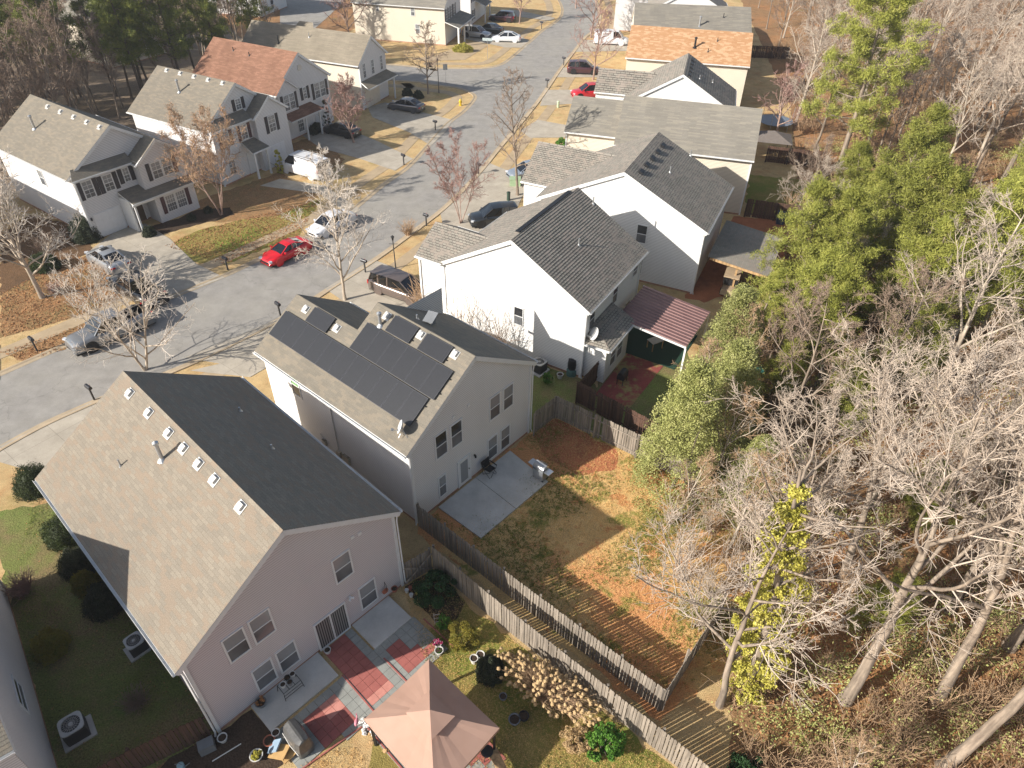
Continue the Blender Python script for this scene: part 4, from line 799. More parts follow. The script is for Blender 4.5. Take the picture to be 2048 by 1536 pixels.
def quads(rg, C, size, flat=0.0, aspect=.6):
    n = len(C); a = rg.normal(0, 1, (n, 3)); b = rg.normal(0, 1, (n, 3)); 
    if flat: a[:, 2] *= 1-flat; b[:, 2] *= 1-flat
    a /= np.linalg.norm(a, axis=1, keepdims=True); b -= a*(a*b).sum(1, keepdims=True); b /= np.linalg.norm(b, axis=1, keepdims=True)
    s = (size*rg.uniform(.6, 1.3, n))[:, None]; a = a*s; b = b*s*aspect
    V = np.stack([C-a, C+b, C+a, C-b], 1).reshape(-1, 3); return V, np.arange(4*n).reshape(n, 4)
def blades(rg, C, R_, n, L, wd, up=.35):
    """needle tufts: n narrow triangles round each centre"""
    N = len(C); d = rg.normal(0, 1, (N, n, 3)); d[:, :, 2] = np.abs(d[:, :, 2])*.8+up*.5; d /= np.linalg.norm(d, axis=2, keepdims=True)
    s = rg.normal(0, 1, (N, n, 3)); s -= d*(s*d).sum(2, keepdims=True); s /= np.linalg.norm(s, axis=2, keepdims=True)
    st = C[:, None, :]+rg.normal(0, 1, (N, n, 3))*R_; LL = L*rg.uniform(.6, 1.2, (N, n, 1))
    V = np.stack([st-s*wd, st+s*wd, st+d*LL], 2).reshape(-1, 3); return V, np.arange(3*N*n).reshape(-1, 3)
def leafmat(name, stops, scale=1.2, rough=.6, tr=.25):
    mt, nt, b = newmat(name); f = noise(nt, scale, 3, .7); oi = nt.nodes.new('ShaderNodeObjectInfo')
    cc = ramp(nt, f, [(p, srgb(c)) for p, c in stops]); hs = nt.nodes.new('ShaderNodeHueSaturation'); nt.links.new(cc, hs.inputs['Color'])
    mr = nt.nodes.new('ShaderNodeMapRange'); nt.links.new(oi.outputs['Random'], mr.inputs[0]); mr.inputs[3].default_value = .8; mr.inputs[4].default_value = 1.2; nt.links.new(mr.outputs[0], hs.inputs['Value'])
    nt.links.new(hs.outputs[0], b.inputs['Base Color']); b.inputs['Roughness'].default_value = rough; b.inputs['Specular IOR Level'].default_value = .25
    if tr:
        t = nt.nodes.new('ShaderNodeBsdfTranslucent'); nt.links.new(hs.outputs[0], t.inputs[0]); ms = nt.nodes.new('ShaderNodeMixShader'); ms.inputs[0].default_value = tr
        nt.links.new(b.outputs[0], ms.inputs[1]); nt.links.new(t.outputs[0], ms.inputs[2]); nt.links.new(ms.outputs[0], nt.nodes['Material Output'].inputs[0])
    return mt
M['needle'] = leafmat('pine_needles', [(.3, '#6c6f34'), (.5, '#8c8f42'), (.7, '#a8a558')])
M['needled'] = leafmat('dark_pine_needles', [(.3, '#566032'), (.5, '#78803c'), (.7, '#9c9a4c')])
M['cedar'] = leafmat('cedar_foliage', [(.3, '#7d8148'), (.5, '#a0a262'), (.7, '#bab87e')], 1.5)
M['boxwood'] = leafmat('boxwood_leaves', [(.3, '#2c3520'), (.6, '#434f2a')], 2.5)
M['green'] = leafmat('green_leaves', [(.3, '#35551f'), (.5, '#4f7a2a'), (.7, '#7a9a45')], 3)
M['yellowg'] = leafmat('yellow_green_leaves', [(.3, '#8e8c3c'), (.5, '#b8b04e'), (.7, '#d3ca78')], 2)
M['golden'] = leafmat('golden_shrub_leaves', [(.3, '#6d6326'), (.5, '#8b8034'), (.7, '#6a7030')], 3)
M['dark_sh'] = leafmat('dark_shrub_leaves', [(.3, '#2c3126'), (.6, '#454c38')], 3)
M['ivy'] = leafmat('dark_ivy', [(.3, '#25361f'), (.6, '#3d5a33')], 3)
M['dry'] = leafmat('dry_leaf', [(.3, '#8c6442'), (.5, '#a87850'), (.7, '#bf9468')], 3, .8, .1)
M['head'] = leafmat('dry_flower_head', [(.3, '#a58a63'), (.6, '#c2a67c')], 4, .9, .1)
M['twig'] = plain('pale_twig', '#b3a494', .85, var=.25, scale=.6)
M['twigw'] = plain('whitish_twig', '#c6bbae', .85, var=.18, scale=.6)
M['seed'] = leafmat('tan_seed_head', [(.3, '#9a7a62'), (.6, '#b8957a')], 3, .9, .1)
M['twigd'] = plain('grey_brown_twig', '#8c7867', .85, var=.25, scale=.6)
M['twigr'] = plain('reddish_twig', '#96766c', .85, var=.2, scale=.6)
M['twigo'] = plain('tan_brush', '#a68a6c', .9, var=.35, scale=.8)
def pine(seed, h=16, r=.22, clear=.35, nb=34, spread=3.2, mat=None, tuft=26, R_=.16, L=.30, wd=.020, per=9, bark='bark'):
    rg = np.random.default_rng(seed); tp, tr = grow(rg, np.array([0, 0, -.15]), np.array([0, 0, 1.0]), h, r, .03, 14, .03, .05); wood = [(tp, tr)]; C = []
    for i in range(nb):
        t = clear+(1-clear)*(i+rg.uniform(0, 1))/nb; k = min(13, int(t*14)); p = tp[k]+(tp[k+1]-tp[k])*(t*14-k if t*14-k < 1 else 1)
        u = (t-clear)/(1-clear); L_ = spread*(math.sin(math.pi*min(1, .25+.75*u))**.6*.9+.15)*(1-.45*u)*rg.uniform(.55, 1.15)
        a = 2.4*i+rg.uniform(-.5, .5); b = grow(rg, p, np.array([math.cos(a), math.sin(a), rg.uniform(.0, .45)]), L_, tr[k]*.35+.01, .015, 6, .10, .05); wood.append(b)
        for j in range(per):
            q = b[0][rg.integers(2, 7)]; e = q+rg.normal(0, 1, 3)*np.array([.45, .45, .16])*L_*.35; C.append(e); 
            if j % 2 == 0: wood.append((np.array([q, (q+e)/2+[0, 0, .04], e]), np.array([.018, .014, .01])))
        for j in range(3): C.append(b[0][-1]+rg.normal(0, .22, 3))
    C = np.array(C); C2 = np.concatenate([C, C+rg.normal(0, .16, C.shape)*[1, 1, .5]])
    return wood, blades(rg, C2, R_, tuft, L, wd)
def put_pine(name, label, loc, mat, seed, group=None, bark='bark', **kw):
    wood, (V, F) = pine(seed, **kw); o = thing(name, label, 'tree', loc, 0, group)
    v, f = tubes_arr(wood, 5); link('trunk', np_mesh('trunk', v, f, M[bark]), o); link('crown', np_mesh('crown', V, F, mat), o); return o
def crownpts(rg, n, shape, lumps=26, fill=.5):
    """ragged crown: points in lumps on an ellipsoid/cone of radii shape=(rx,ry,h,kind)"""
    rx, ry, h, kind = shape; out = []
    for i in range(lumps):
        z = rg.uniform(0, 1); a = rg.uniform(0, 6.283)
        if kind == 'cone': w = (1-z)**.8*.95+.08
        elif kind == 'ball': w = math.sqrt(max(0, 1-(2*z-1)**2))
        else: w = .9*math.sin(math.pi*min(1, z*.8+.2))**.5
        rr = w*rg.uniform(.35, 1.0)**.5; c = np.array([rx*rr*math.cos(a), ry*rr*math.sin(a), z*h]); s = rg.uniform(.12, .26)*min(rx, h)*(1.2 if kind != 'cone' else 1)
        m = n//lumps; d = rg.normal(0, 1, (m, 3)); d /= np.linalg.norm(d, axis=1, keepdims=True); out.append(c+d*s*rg.uniform(.5, 1.0, (m, 1))**fill*[1.15, 1.15, .8])
    return np.concatenate(out)
def leafy(name, label, loc, mat, seed, rx, ry, h, kind='ball', n=6000, size=.05, cat='shrub', lumps=30, group=None, stem=True, parent=None, bark='barkd', tris=False, z0=.05):
    rg = np.random.default_rng(seed); o = thing(name, label, cat, loc, 0, group); P = crownpts(rg, n, (rx, ry, h, kind), lumps); P[:, 2] = np.maximum(P[:, 2]+z0, .02)
    if tris: V, F = blades(rg, P[::6], .05, 6, size*2.5, size*.35)
    else: V, F = quads(rg, P, size)
    link('crown' if cat == 'tree' else 'foliage', np_mesh('foliage', V, F, mat), o)
    ws = [grow(rg, np.array([rg.normal(0, .05), rg.normal(0, .05), -.1]), np.array([rg.normal(0, .3), rg.normal(0, .3), 1.0]), h*.8, .04 if cat != 'tree' else .12, .01, 5, .08) for _ in range(5 if cat != 'tree' else 1)]
    v, f = tubes_arr(ws, 5); link('trunk' if cat == 'tree' else 'stems', np_mesh('stems', v, f, M[bark]), o); return o
def clipped(name, label, loc, mat, seed, rx, ry, rz, n=9000, size=.035, cat='shrub', group=None):
    """dense sheared shrub: leaf shell over a leafy body"""
    rg = np.random.default_rng(seed); o = thing(name, label, cat, loc, 0, group); d = rg.normal(0, 1, (n, 3)); d[:, 2] = np.abs(d[:, 2]); d /= np.linalg.norm(d, axis=1, keepdims=True)
    lump = 1+.10*np.sin(d[:, 0]*5+seed)*np.cos(d[:, 1]*6+seed*2)+.06*np.sin(d[:, 0]*13+d[:, 2]*9+seed); P = d*lump[:, None]*(rg.uniform(.86, 1.04, (n, 1))+.10*(rg.random((n, 1)) > .93))*[rx, ry, rz]; V, F = quads(rg, P, size)
    link('foliage', np_mesh('foliage', V, F, mat), o); mb = MB(); mb.ball((0, 0, 0), rx*.86, ry*.86, rz*.86, 16, 10, jit=.04, seed=seed); mb.build('leaf_mass', mat, o); return o
def brush(seed, n, rad, h, tw=.012):
    rg = np.random.default_rng(seed); out = []
    for i in range(n):
        a = rg.uniform(0, 6.283); q = grow(rg, np.array([rg.normal(0, .12), rg.normal(0, .12), -.05]), np.array([math.cos(a)*rad*.6, math.sin(a)*rad*.6, h]), h*rg.uniform(.6, 1.2), tw*1.3, tw*.6, 5, .15); out.append(q)
        for j in range(4): k = rg.integers(1, 5); out.append(grow(rg, q[0][k], side(rg, q[0][k+1]-q[0][k], R(rg.uniform(25, 60))), h*.35*rg.uniform(.5, 1), tw*.8, tw*.5, 3, .2))
    return out
def put_brush(name, label, loc, mat, seed, n, rad, h, tw=.012, cat='shrub', group=None):
    o = thing(name, label, cat, loc, 0, group); v, f = tubes_arr(brush(seed, n, rad, h, tw), 3); link('stems', np_mesh('stems', v, f, mat), o); return o
# ------------------------------------------------------------------ trees
GW = 'bare trees of the right wood'
def G3(x, y): p = at(x, y); return (p.x, p.y, 0)
protoB = []
specs = [dict(h=15, r=.2, nl=13, n2=8, n3=7, n4=3), dict(h=12, r=.13, nl=12, n2=8, n3=7, n4=3, spread=.38), dict(h=17, r=.27, fork=.38, nl=13, n2=9, n3=7, n4=3, spread=.46), dict(h=9, r=.10, nl=11, n2=8, n3=6, n4=3, spread=.45, ang=(25, 50)), dict(h=13, r=.17, nl=12, n2=8, n3=8, n4=3, spread=.5, ang=(45, 75))]
mats = [('barkl', 'twig'), ('bark', 'twigd'), ('bark', 'twig'), ('barkl', 'twigo'), ('bark', 'twig')]
firsts = [((14.82, 14.96), 'tall bare tree with the thickest straight trunk, standing in leaf litter', 2, 1.0), ((9.28, 14.64), 'bare grey tree just past the corner of the picket fence', 4, 1.0), ((34.39, 87.41), 'pale forked bare tree beside the tall pine behind the orange-roofed house', 0, 1.0), ((11.3, 22.5), 'small bare tree with its twigs hanging over the sunny back yard', 3, 1.05), ((16.2, 30.0), 'bare tree with crooked limbs in the middle of the right wood', 1, 1.0)]
protos = {}
for (x, y), lab, k, scl in firsts:
    protos[k] = put_bare('bare_tree', lab, (x, y, 0), M[mats[k][0]], M[mats[k][1]], 11+k, **specs[k])
WL = [(10.6, 9), (10.0, 17), (9.6, 22), (10.6, 28), (15.5, 36), (18.5, 42), (23, 50), (25, 60), (31, 72), (36, 90), (40, 110), (44, 140), (48, 180)]
def wx(y):
    for (a, b), (c, d) in zip(WL, WL[1:]):
        if b <= y <= d: return a+(c-a)*(y-b)/(d-b)
    return WL[-1][0]
pts = [(x, y) for (x, y), *_ in firsts]; rr = random.Random(3)
special = [(8.4, 26.3), (34.6, 72.9), (12.5, 33), (16, 38), (19.5, 44), (10.3, 15.1)]
def room(x, y, d): return all((x-a)**2+(y-b)**2 > d*d for a, b in pts+special)
extra = [((17.8, 12.2), 2, .95, 5.2), ((21.3, 14.2), 0, 1.0, 1.2), ((23.4, 17.6), 2, 1.0, 3.3), ((9.2, 25.0), 3, .6, 1.0), ((11.2, 27.0), 3, .8, 2.0), ((12.0, 31.2), 3, .8, 4.0), ((15.0, 34.6), 3, .9, 5.0), ((13.6, 20.6), 4, .85, 1.9), ((18.8, 15.0), 2, .95, 1.0), ((21.5, 19.5), 2, .8, 2.2), ((20, 26), 0, .9, .4), ((25, 24), 2, .9, 4.0), ((14.5, 23.5), 4, .8, 5.0), ((27, 34), 0, 1.0, 3.0), ((22.5, 33), 1, 1.0, 1.0), ((17.4, 34.5), 1, .85, 2.0)]
tl = 0
def bt(k, x, y, s, a, lab=None):
    pts.append((x, y)); return dup(protos[k], lab or 'bare grey tree crowded among others in the wood right of the yards', (x, y, 0), a, s, GW)
for (x, y), k, s, a in extra: bt(k, x, y, s, a)
n = 0; t = 0
while n < 215 and t < 9000:
    t += 1; y = 10+rr.random()**1.25*165; x = wx(y)+rr.random()**1.1*(14+y*.46)
    if not room(x, y, 2.7+y*.012): continue
    far_ = y > 70; k = rr.choice([0, 1, 3, 3, 4, 1, 2] if not far_ else [0, 1, 2, 4, 1]); s = rr.uniform(.6, .95) if y < 40 else rr.uniform(.75, 1.1)
    e_ = x-wx(y)
    if 33 < y < 70 and e_ < 4+y*.12:
        if rr.random() < .5: continue
        s *= .66
    if 36 < y < 62 and e_ < 24 and not e_ < 4+y*.12:
        if rr.random() < .5: continue
        s *= .75
    if y < 29 and e_ < 3: k = 3; s *= .8
    bt(k, x, y, s, rr.uniform(0, 6.28)); n += 1
# pines of the right side
bigp = put_pine('pine_tree', 'tall bright green pine leaning over the fence behind the cream house', (34.6, 72.9, 0), M['needle'], 5, h=20, r=.32, clear=.22, nb=44, spread=5.6, tuft=44, per=13, R_=.2, L=.30, wd=.03)
p2 = put_pine('pine_tree', 'yellow-green pine at the edge of the wood beside the patio shed', (20.5, 43.5, 0), M['needle'], 6, h=11, r=.2, clear=.12, nb=34, spread=3.4, tuft=34, per=10, R_=.16, L=.26, wd=.024)
GP = 'pines and cedars scattered through the right wood'
for i, (x, y, s, a, src) in enumerate([(25.5, 48.0, .62, 1, 1), (29, 46, 1.15, 2.2, 1), (34, 42, 1.15, 1.6, 1), (40, 50, 1.0, .7, 1), (44, 57, 1.1, 2.6, 1), (26, 40, .95, 5.1, 1), (20.5, 36.5, .8, .1, 1), (17.2, 41.2, .6, 3.9, 1), (31, 60, .7, 2, 1), (22, 24.5, .5, 2, 1), (17, 18.5, .42, 4, 1), (15.4, 38.6, .45, 1.0, 1), (29, 52, .8, .3, 1), (23.3, 46.3, .62, 2, 1), (27.5, 44, 1.1, 5, 1), (36, 48, 1.0, 3, 1), (31.5, 56.5, 1.15, 4, 1), (29.8, 57.5, .8, 1, 1), (23, 42.5, 1.0, .5, 1), (19.5, 39.5, .85, 3.3, 1), (14.2, 32.2, .45, 2, 1), (16.6, 34.6, .5, 4, 1), (20.5, 32, .55, 1, 1), (24.5, 35.5, .7, 4, 1)]):
    dup([bigp, p2][src], 'yellow-green pine standing among the bare trees of the right wood', (x, y, 0), a, s, GP); pts.append((x, y))
cdr = leafy('cedar_tree', 'dusty green cedar bushing out over the end of the weathered fence', (9.2, 27.2, 0), M['cedar'], 21, 2.5, 2.5, 8.8, 'cone', 52000, .05, 'tree', 330, tris=False)
dup(cdr, 'dusty green cedar half covering the maroon patio roof', (13.6, 35.0, 0), 2.0, (1.0, 1.0, .95)); pts += [(9.2, 27.2), (13.6, 35)]
dup(cdr, 'pale green cedar between the fence-end cedar and the woods', (12.3, 30.3, 0), 4.0, (.95, 1.0, .9)); dup(cdr, 'short cedar at the lower edge of the wood near the sunny yard', (13.0, 25.6, 0), 1.0, (.75, .75, .6))
# ivy-clad tree
rg = np.random.default_rng(77); tp, tr = grow(rg, np.array([0, 0, -.1]), np.array([.05, 0, 1.0]), 13.5, .22, .05, 14, .03, .05)
o = thing('ivy_clad_tree', 'trunk wrapped in bright yellow-green vine leaves', 'tree', (10.25, 15.1, 0))
V, F = tubes_arr([(tp, tr)]+[grow(rg, tp[k], side(rg, np.array([0, 0, 1.0]), R(55)), 3.2, .06, .012, 8, .12, .03) for k in range(4, 14) for _ in range(2)], 7); link('trunk', np_mesh('trunk', V, F, M['bark']), o)
C = []
for i in range(430):
    t = rg.uniform(.02, .98)**.9; k = int(t*14); c = tp[min(k, 14)]; rd = (1.0*math.sin(math.pi*min(1, t*.9+.12))+.1)*rg.uniform(.2, 1.25); a = rg.uniform(0, 6.28)
    m = 80; d = rg.normal(0, 1, (m, 3)); d /= np.linalg.norm(d, axis=1, keepdims=True); C.append(c+[rd*math.cos(a), rd*math.sin(a), 0]+d*rg.uniform(.10, .30)*rg.uniform(.3, 1, (m, 1)))
link('vine_leaves', np_mesh('vine_leaves', *quads(rg, np.concatenate(C), .05, aspect=.8), M['yellowg']), o)
# undergrowth: tangled twigs and low evergreen, uncountable
rg = np.random.default_rng(5); tb = []; ev = []
proto_b = [brush(60+i, 16, .9, 1.7, .013) for i in range(4)]
for i in range(900):
    y = 10+rg.random()**1.4*110; x = wx(y)-.5+rg.random()*(12+y*.4); s = rg.uniform(.5, 1.25)*(1+y*.004)
    ca, sa = math.cos(i), math.sin(i); Rm = np.array([[ca, sa, 0], [-sa, ca, 0], [0, 0, 1]])*s
    tb += [(p@Rm+[x, y, 0], r*(1+y*.01)) for p, r in proto_b[i % 4]]
V, F = tubes_arr(tb, 3); o = link('undergrowth', np_mesh('undergrowth', V, F, M['twigo'])); o['kind'] = 'stuff'; o['label'] = 'tangle of bare tan brush on the floor of the right wood'; o['category'] = 'undergrowth'
C = []
for i in range(330):
    y = 12+rg.random()**1.2*70; x = wx(y)+rg.random()*(12+y*.4); s = rg.uniform(.4, 1.1); m = 260
    C.append(np.array([x, y, .3])+rg.normal(0, 1, (m, 3))*[s*.7, s*.7, s*.45]+[0, 0, s*.4])
C = np.concatenate(C); C[:, 2] = np.abs(C[:, 2]); o = link('evergreen_undergrowth', np_mesh('evergreen_undergrowth', *quads(rg, C, .06), M['cedar'])); o['kind'] = 'stuff'; o['label'] = 'low evergreen scrub on the floor of the right wood'; o['category'] = 'undergrowth'
# left wood behind the houses
GL = 'trees of the left wood'
lp = put_pine('pine_tree', 'tall dark pine behind the brown-roofed house', (-42, 92, 0), M['needled'], 8, h=17, r=.2, clear=.3, nb=34, spread=3.0, tuft=26, per=9, R_=.2, L=.34, wd=.032, bark='barkd')
lb = put_bare('bare_tree', 'bare grey-brown tree behind the nearest left house', (-50, 76, 0), M['bark'], M['twigd'], 33, GL, h=15, r=.14, nl=13, n2=9, n3=7, n4=2, spread=.3, ang=(20, 50), tw=.017, fork=.25)
rr = random.Random(12); lpts = [(-42, 92), (-50, 76)]
inr = [(-66, 60, -47, 76), ]
n = 0; t = 0
while n < 130 and t < 9000:
    t += 1; u = rr.random(); v_ = rr.random(); a = Vector((-52, 62)).lerp(Vector((-33, 112)), u); d = Vector((-.92, .40)); p = a+d*(3+v_*34)
    if math.dist((p.x, p.y), (-58, 106)) < 12 or math.dist((p.x, p.y), (-78, 112)) < 10: continue
    # keep clear of the roofs
    if any((p.x-q[0])**2+(p.y-q[1])**2 < 6.0 for q in lpts): continue
    lpts.append((p.x, p.y)); n += 1; pn = (.35 < u < .92) and rr.random() < .42
    dup(lp if pn else lb, 'dark-trunked pine standing among the left wood' if pn else 'bare grey tree standing among the left wood', (p.x, p.y, 0), rr.uniform(0, 6.28), rr.uniform(.75, 1.1), GL+' (pines)' if pn else GL)
# street and garden trees
ST = dict(n2=9, n3=7, n4=2)
put_bare('bare_tree', 'bare street tree in front of the solar-panelled house', (-13.17, 46.21, 0), M['barkl'], M['twigw'], 41, h=12, r=.13, nl=20, spread=.40, fork=.16, ang=(30, 55), tw=.012, **ST)
put_bare('bare_tree', 'bare multi-limbed tree behind the beige-roofed house, over the grey pickup', (-25.0, 37.1, 0), M['barkl'], M['twigw'], 42, h=8.6, r=.13, nl=18, spread=.58, fork=.12, stems=2, ang=(30, 60), tw=.010, n2=7, n3=6, n4=1)
put_bare('bare_tree', 'white-barked bare tree in the circular bed at the far left', (-36.6, 45.8, 0), M['barkl'], M['twigw'], 43, h=11, r=.19, nl=28, spread=.58, fork=.2, ang=(35, 70), tw=.014, **ST)
put_bare('crape_myrtle', 'multi-stemmed tree with rusty dry seed heads beside the left house bed', (-27.5, 60.4, 0), M['barkp'], M['twigo'], 44, h=10.0, r=.12, stems=7, nl=24, n2=9, n3=6, n4=2, spread=.34, fork=.3, ang=(20, 50), tw=.013, leaves=(8000, .045, M['seed']))
put_bare('bare_tree', 'thin upright bare tree in front of the dark parked car', (-5.0, 59.6, 0), M['barkp'], M['twigr'], 45, h=8.4, r=.09, stems=4, nl=20, n2=8, n3=6, n4=2, spread=.34, fork=.2, ang=(15, 40), tw=.012)
put_bare('bare_tree', 'tall slender bare tree beside the green utility box', (.21, 65.8, 0), M['bark'], M['twigd'], 46, h=12.5, r=.15, nl=24, spread=.32, fork=.25, ang=(35, 60), tw=.013, n2=6, n3=5, n4=2)
put_bare('bare_tree', 'round pinkish bare tree on the lawn before the brown-roofed house', (-18.55, 79.1, 0), M['barkp'], M['twigr'], 47, h=7.8, r=.12, nl=26, spread=.5, fork=.15, ang=(20, 60), tw=.016, n2=7, n3=6, n4=2)
put_bare('bare_tree', 'bare tree with a tuft of low limbs at the side-street corner', (-11.9, 96.9, 0), M['bark'], M['twigd'], 48, h=8.8, r=.12, nl=22, spread=.38, fork=.25, ang=(40, 80), tw=.016, n2=6, n3=5, n4=2)
fb = put_bare('bare_tree', 'bare tree beside the maroon car at the street bend', (10.8, 104.5, 0), M['barkp'], M['twigr'], 49, h=9.5, r=.14, nl=20, spread=.45, fork=.2, ang=(30, 60), tw=.02, n2=6, n3=5, n4=2)
dup(fb, 'bare tree overhanging the far end of the street behind the white van', (12.2, 128, 0), 1, 1.1); dup(fb, 'round bare tree beside the far white house', (0.2, 137, 0), 2, .9); dup(fb, 'bare tree at the very top of the street', (11, 150, 0), 3, 1.0)
dup(fb, 'bare tree behind the corner house with the long roof', (-27, 122, 0), 4, 1.0); dup(fb, 'low bare tree over the play equipment behind the orange-roofed house', (30.5, 82, 0), 5, 1.0)
for i, (x, y) in enumerate([(.7, 33.5+14), (-6.2, 46.2)]): pass
put_brush('crape_myrtle', 'bare rusty shrub tree against the left end of the white house', (-6.6, 44.0, 0), M['twigo'], 71, 60, 1.7, 3.6, .018); put_brush('bare_shrub', 'thin dark bare shrub tree casting its shadow on the white wall', (-3.6, 40.5, 0), M['twigd'], 72, 26, 1.4, 4.2, .016)
put_brush('bare_shrub', 'second thin bare shrub tree close to the white wall', (-.9, 38.9, 0), M['twigd'], 73, 26, 1.2, 4.2, .015)
put_brush('bare_shrub', 'tan ornamental grass clump by the mailbox near the white house', (-9.6, 57.0, 0), M['twigo'], 74, 60, 1.0, 1.5, .014)
put_brush('bare_shrub', 'rust-red bare shrub at the corner of the pale grey house', (-23.6, 19.6, 0), M['twigr'], 75, 110, .9, 1.3, .013); put_brush('bare_shrub', 'rusty bare shrub under the tree at the far left', (-36.0, 46.6, 0), M['twigr'], 76, 70, 1.0, .9, .014)
put_brush('bare_shrub', 'tangled bare shrub beside the downspout of the pinkish house', (-15.8, 14.2, 0), M['twigd'], 77, 80, 1.0, 1.0, .011)
# shrubs
clipped('clipped_shrub', 'large dark clipped shrub behind the gutter, farthest of the row', (-26.6, 26.3, 0), M['boxwood'], 1, 1.0, 1.0, 1.6); clipped('clipped_shrub', 'green clipped dome shrub, second in the row beside the pinkish house', (-23.2, 23.0, 0), M['boxwood'], 2, 1.15, 1.0, 1.35)
clipped('clipped_shrub', 'dull clipped shrub between the green dome and the golden shrub', (-21.6, 21.1, 0), M['dark_sh'], 3, .95, .8, 1.25); clipped('golden_shrub', 'golden green shrub in the row beside the pinkish house', (-20.6, 19.9, 0), M['golden'], 4, .7, .55, 1.15, 8000, .045)
clipped('clipped_shrub', 'almost black round shrub nearest the air conditioner', (-19.3, 19.0, 0), M['dark_sh'], 5, .95, .9, 1.35); clipped('clipped_shrub', 'yellow-green round shrub against the pale grey house', (-20.8, 16.7, 0), M['golden'], 6, .75, .75, .95, 9000, .045)
leafy('garden_shrub', 'glossy green shrub between the two near houses', (-11.3, 36.2, 0), M['green'], 7, 1.0, 1.7, 1.5, 'ball', 9000, .06)
leafy('garden_shrub', 'dark sprawling shrub by the gate of the fenced garden', (-3.5, 19.9, 0), M['ivy'], 8, .95, 1.1, 1.0, 'ball', 9000, .045); leafy('garden_shrub', 'small light green plant beside the trellis', (-3.0, 18.1, 0), M['green'], 9, .3, .3, .9, 'ball', 500, .06)
leafy('garden_shrub', 'tan and green bushy shrub beside the patio edge', (-2.1, 17.3, 0), M['golden'], 10, .8, .7, .95, 'ball', 14000, .025); clipped('garden_shrub', 'dark round shrub next to the white pots', (-.75, 15.9, 0), M['dark_sh'], 11, .62, .62, 1.0, 12000, .03)
leafy('garden_shrub', 'fresh green leafy bush under the fence at the bottom edge', (4.0, 12.7, 0), M['green'], 12, .75, .75, 1.2, 'ball', 4500, .06); leafy('garden_shrub', 'dark green bush beyond the fence end at the bottom edge', (9.6, 11.6, 0), M['ivy'], 13, .8, .8, 1.1, 'ball', 5000, .055)
leafy('garden_shrub', 'dusty dry bush beside the fresh green bush', (2.9, 12.9, 0), M['head'], 14, .7, .6, .6, 'ball', 8000, .025)
clipped('clipped_shrub', 'dark round shrub beside the white garage door', (-37.6, 55.2, 0), M['dark_sh'], 15, 1.2, 1.1, 2.1, 9000, .05); clipped('clipped_shrub', 'small dark ball shrub at the driveway corner', (-32.5, 56.2, 0), M['dark_sh'], 16, .6, .6, .8, 3000, .05)
for x, y, lab in ((-29.9, 59.3, 'left of two dark shrubs under the grid windows'), (-28.9, 60.9, 'right of two dark shrubs under the grid windows')): clipped('clipped_shrub', lab, (x, y, 0), M['dark_sh'], 17, .4, .4, .55, 1500, .05)
for x, y, lab, mt, hh in ((-24.6, 66.9+3.4, 'yellow column shrub beside the canopy post', 'yellowg', 2.3), (-25.6, 81.2, 'dark column shrub left of the white entrance window', 'dark_sh', 3.2), (-22.6, 84.0, 'yellow-topped column shrub right of the white entrance window', 'dark_sh', 3.0)): leafy('columnar_shrub', lab, (x, y, 0), M[mt], 18, .45, .45, hh, 'col', 3500, .06)
clipped('clipped_shrub', 'low dark hedge under the brown-roofed house', (-23.7, 82.6, 0), M['dark_sh'], 19, .8, 1.6, .9, 4000, .06); clipped('clipped_shrub', 'pair-left dark ball by the corner garage', (-14.6, 96.2, 0), M['dark_sh'], 20, .7, .7, .9, 2000, .07); clipped('clipped_shrub', 'pair-right dark ball by the corner garage', (-13.0, 95.2, 0), M['dark_sh'], 21, .7, .7, .9, 2000, .07)
leafy('garden_shrub', 'bright green shrub at the cream garage corner', (5.2, 77.2, 0), M['green'], 22, .8, .8, 1.6, 'ball', 3000, .09); clipped('clipped_shrub', 'yellow-green hedge by the porch across the side street', (-8.6, 118.0, 0), M['yellowg'], 23, 1.6, .8, 1.1, 5000, .09)
leafy('garden_shrub', 'small green seedling by the white house utility unit', (2.4, 36.4, 0), M['green'], 24, .35, .35, .8, 'ball', 400, .07)
# hydrangea with dry heads
rg = np.random.default_rng(31); st = []; hd = MB(); o = thing('hydrangea_bush', 'wide bare hydrangea covered in dry tan flower heads against the fence', 'shrub', (1.7, 14.9, 0))
for i in range(230):
    a = rg.uniform(0, 6.28); q = rg.uniform(0, 1)**.5; end = np.array([2.3*q*math.cos(a)*1.0-.5*q*math.sin(a)*.9, -1.25*q*math.cos(a)*.75+1.35*q*math.sin(a), 1.75-.9*q+rg.uniform(-.2, .25)]); 
    p0 = np.array([rg.normal(0, .25), rg.normal(0, .2), 0]); m1 = p0*.5+end*.5+np.array([0, 0, .2])+rg.normal(0, .06, 3); st.append((np.array([p0, p0*.7+m1*.3+[0, 0, .1], m1, end]), np.array([.014, .012, .01, .007])))
    for k in range(3): e2 = m1+(end-m1)*rg.uniform(.2, .8)+rg.normal(0, .2, 3); st.append((np.array([m1, (m1+e2)/2, e2]), np.array([.008, .007, .005])))
    hd.ball(end, .085, .085, .075, 7, 5, jit=.25, seed=i)
V, F = tubes_arr(st, 3); link('stems', np_mesh('stems', V, F, M['twigo']), o); h_ = hd.build('flower_heads', M['head'], o); h_['kind'] = 'stuff'
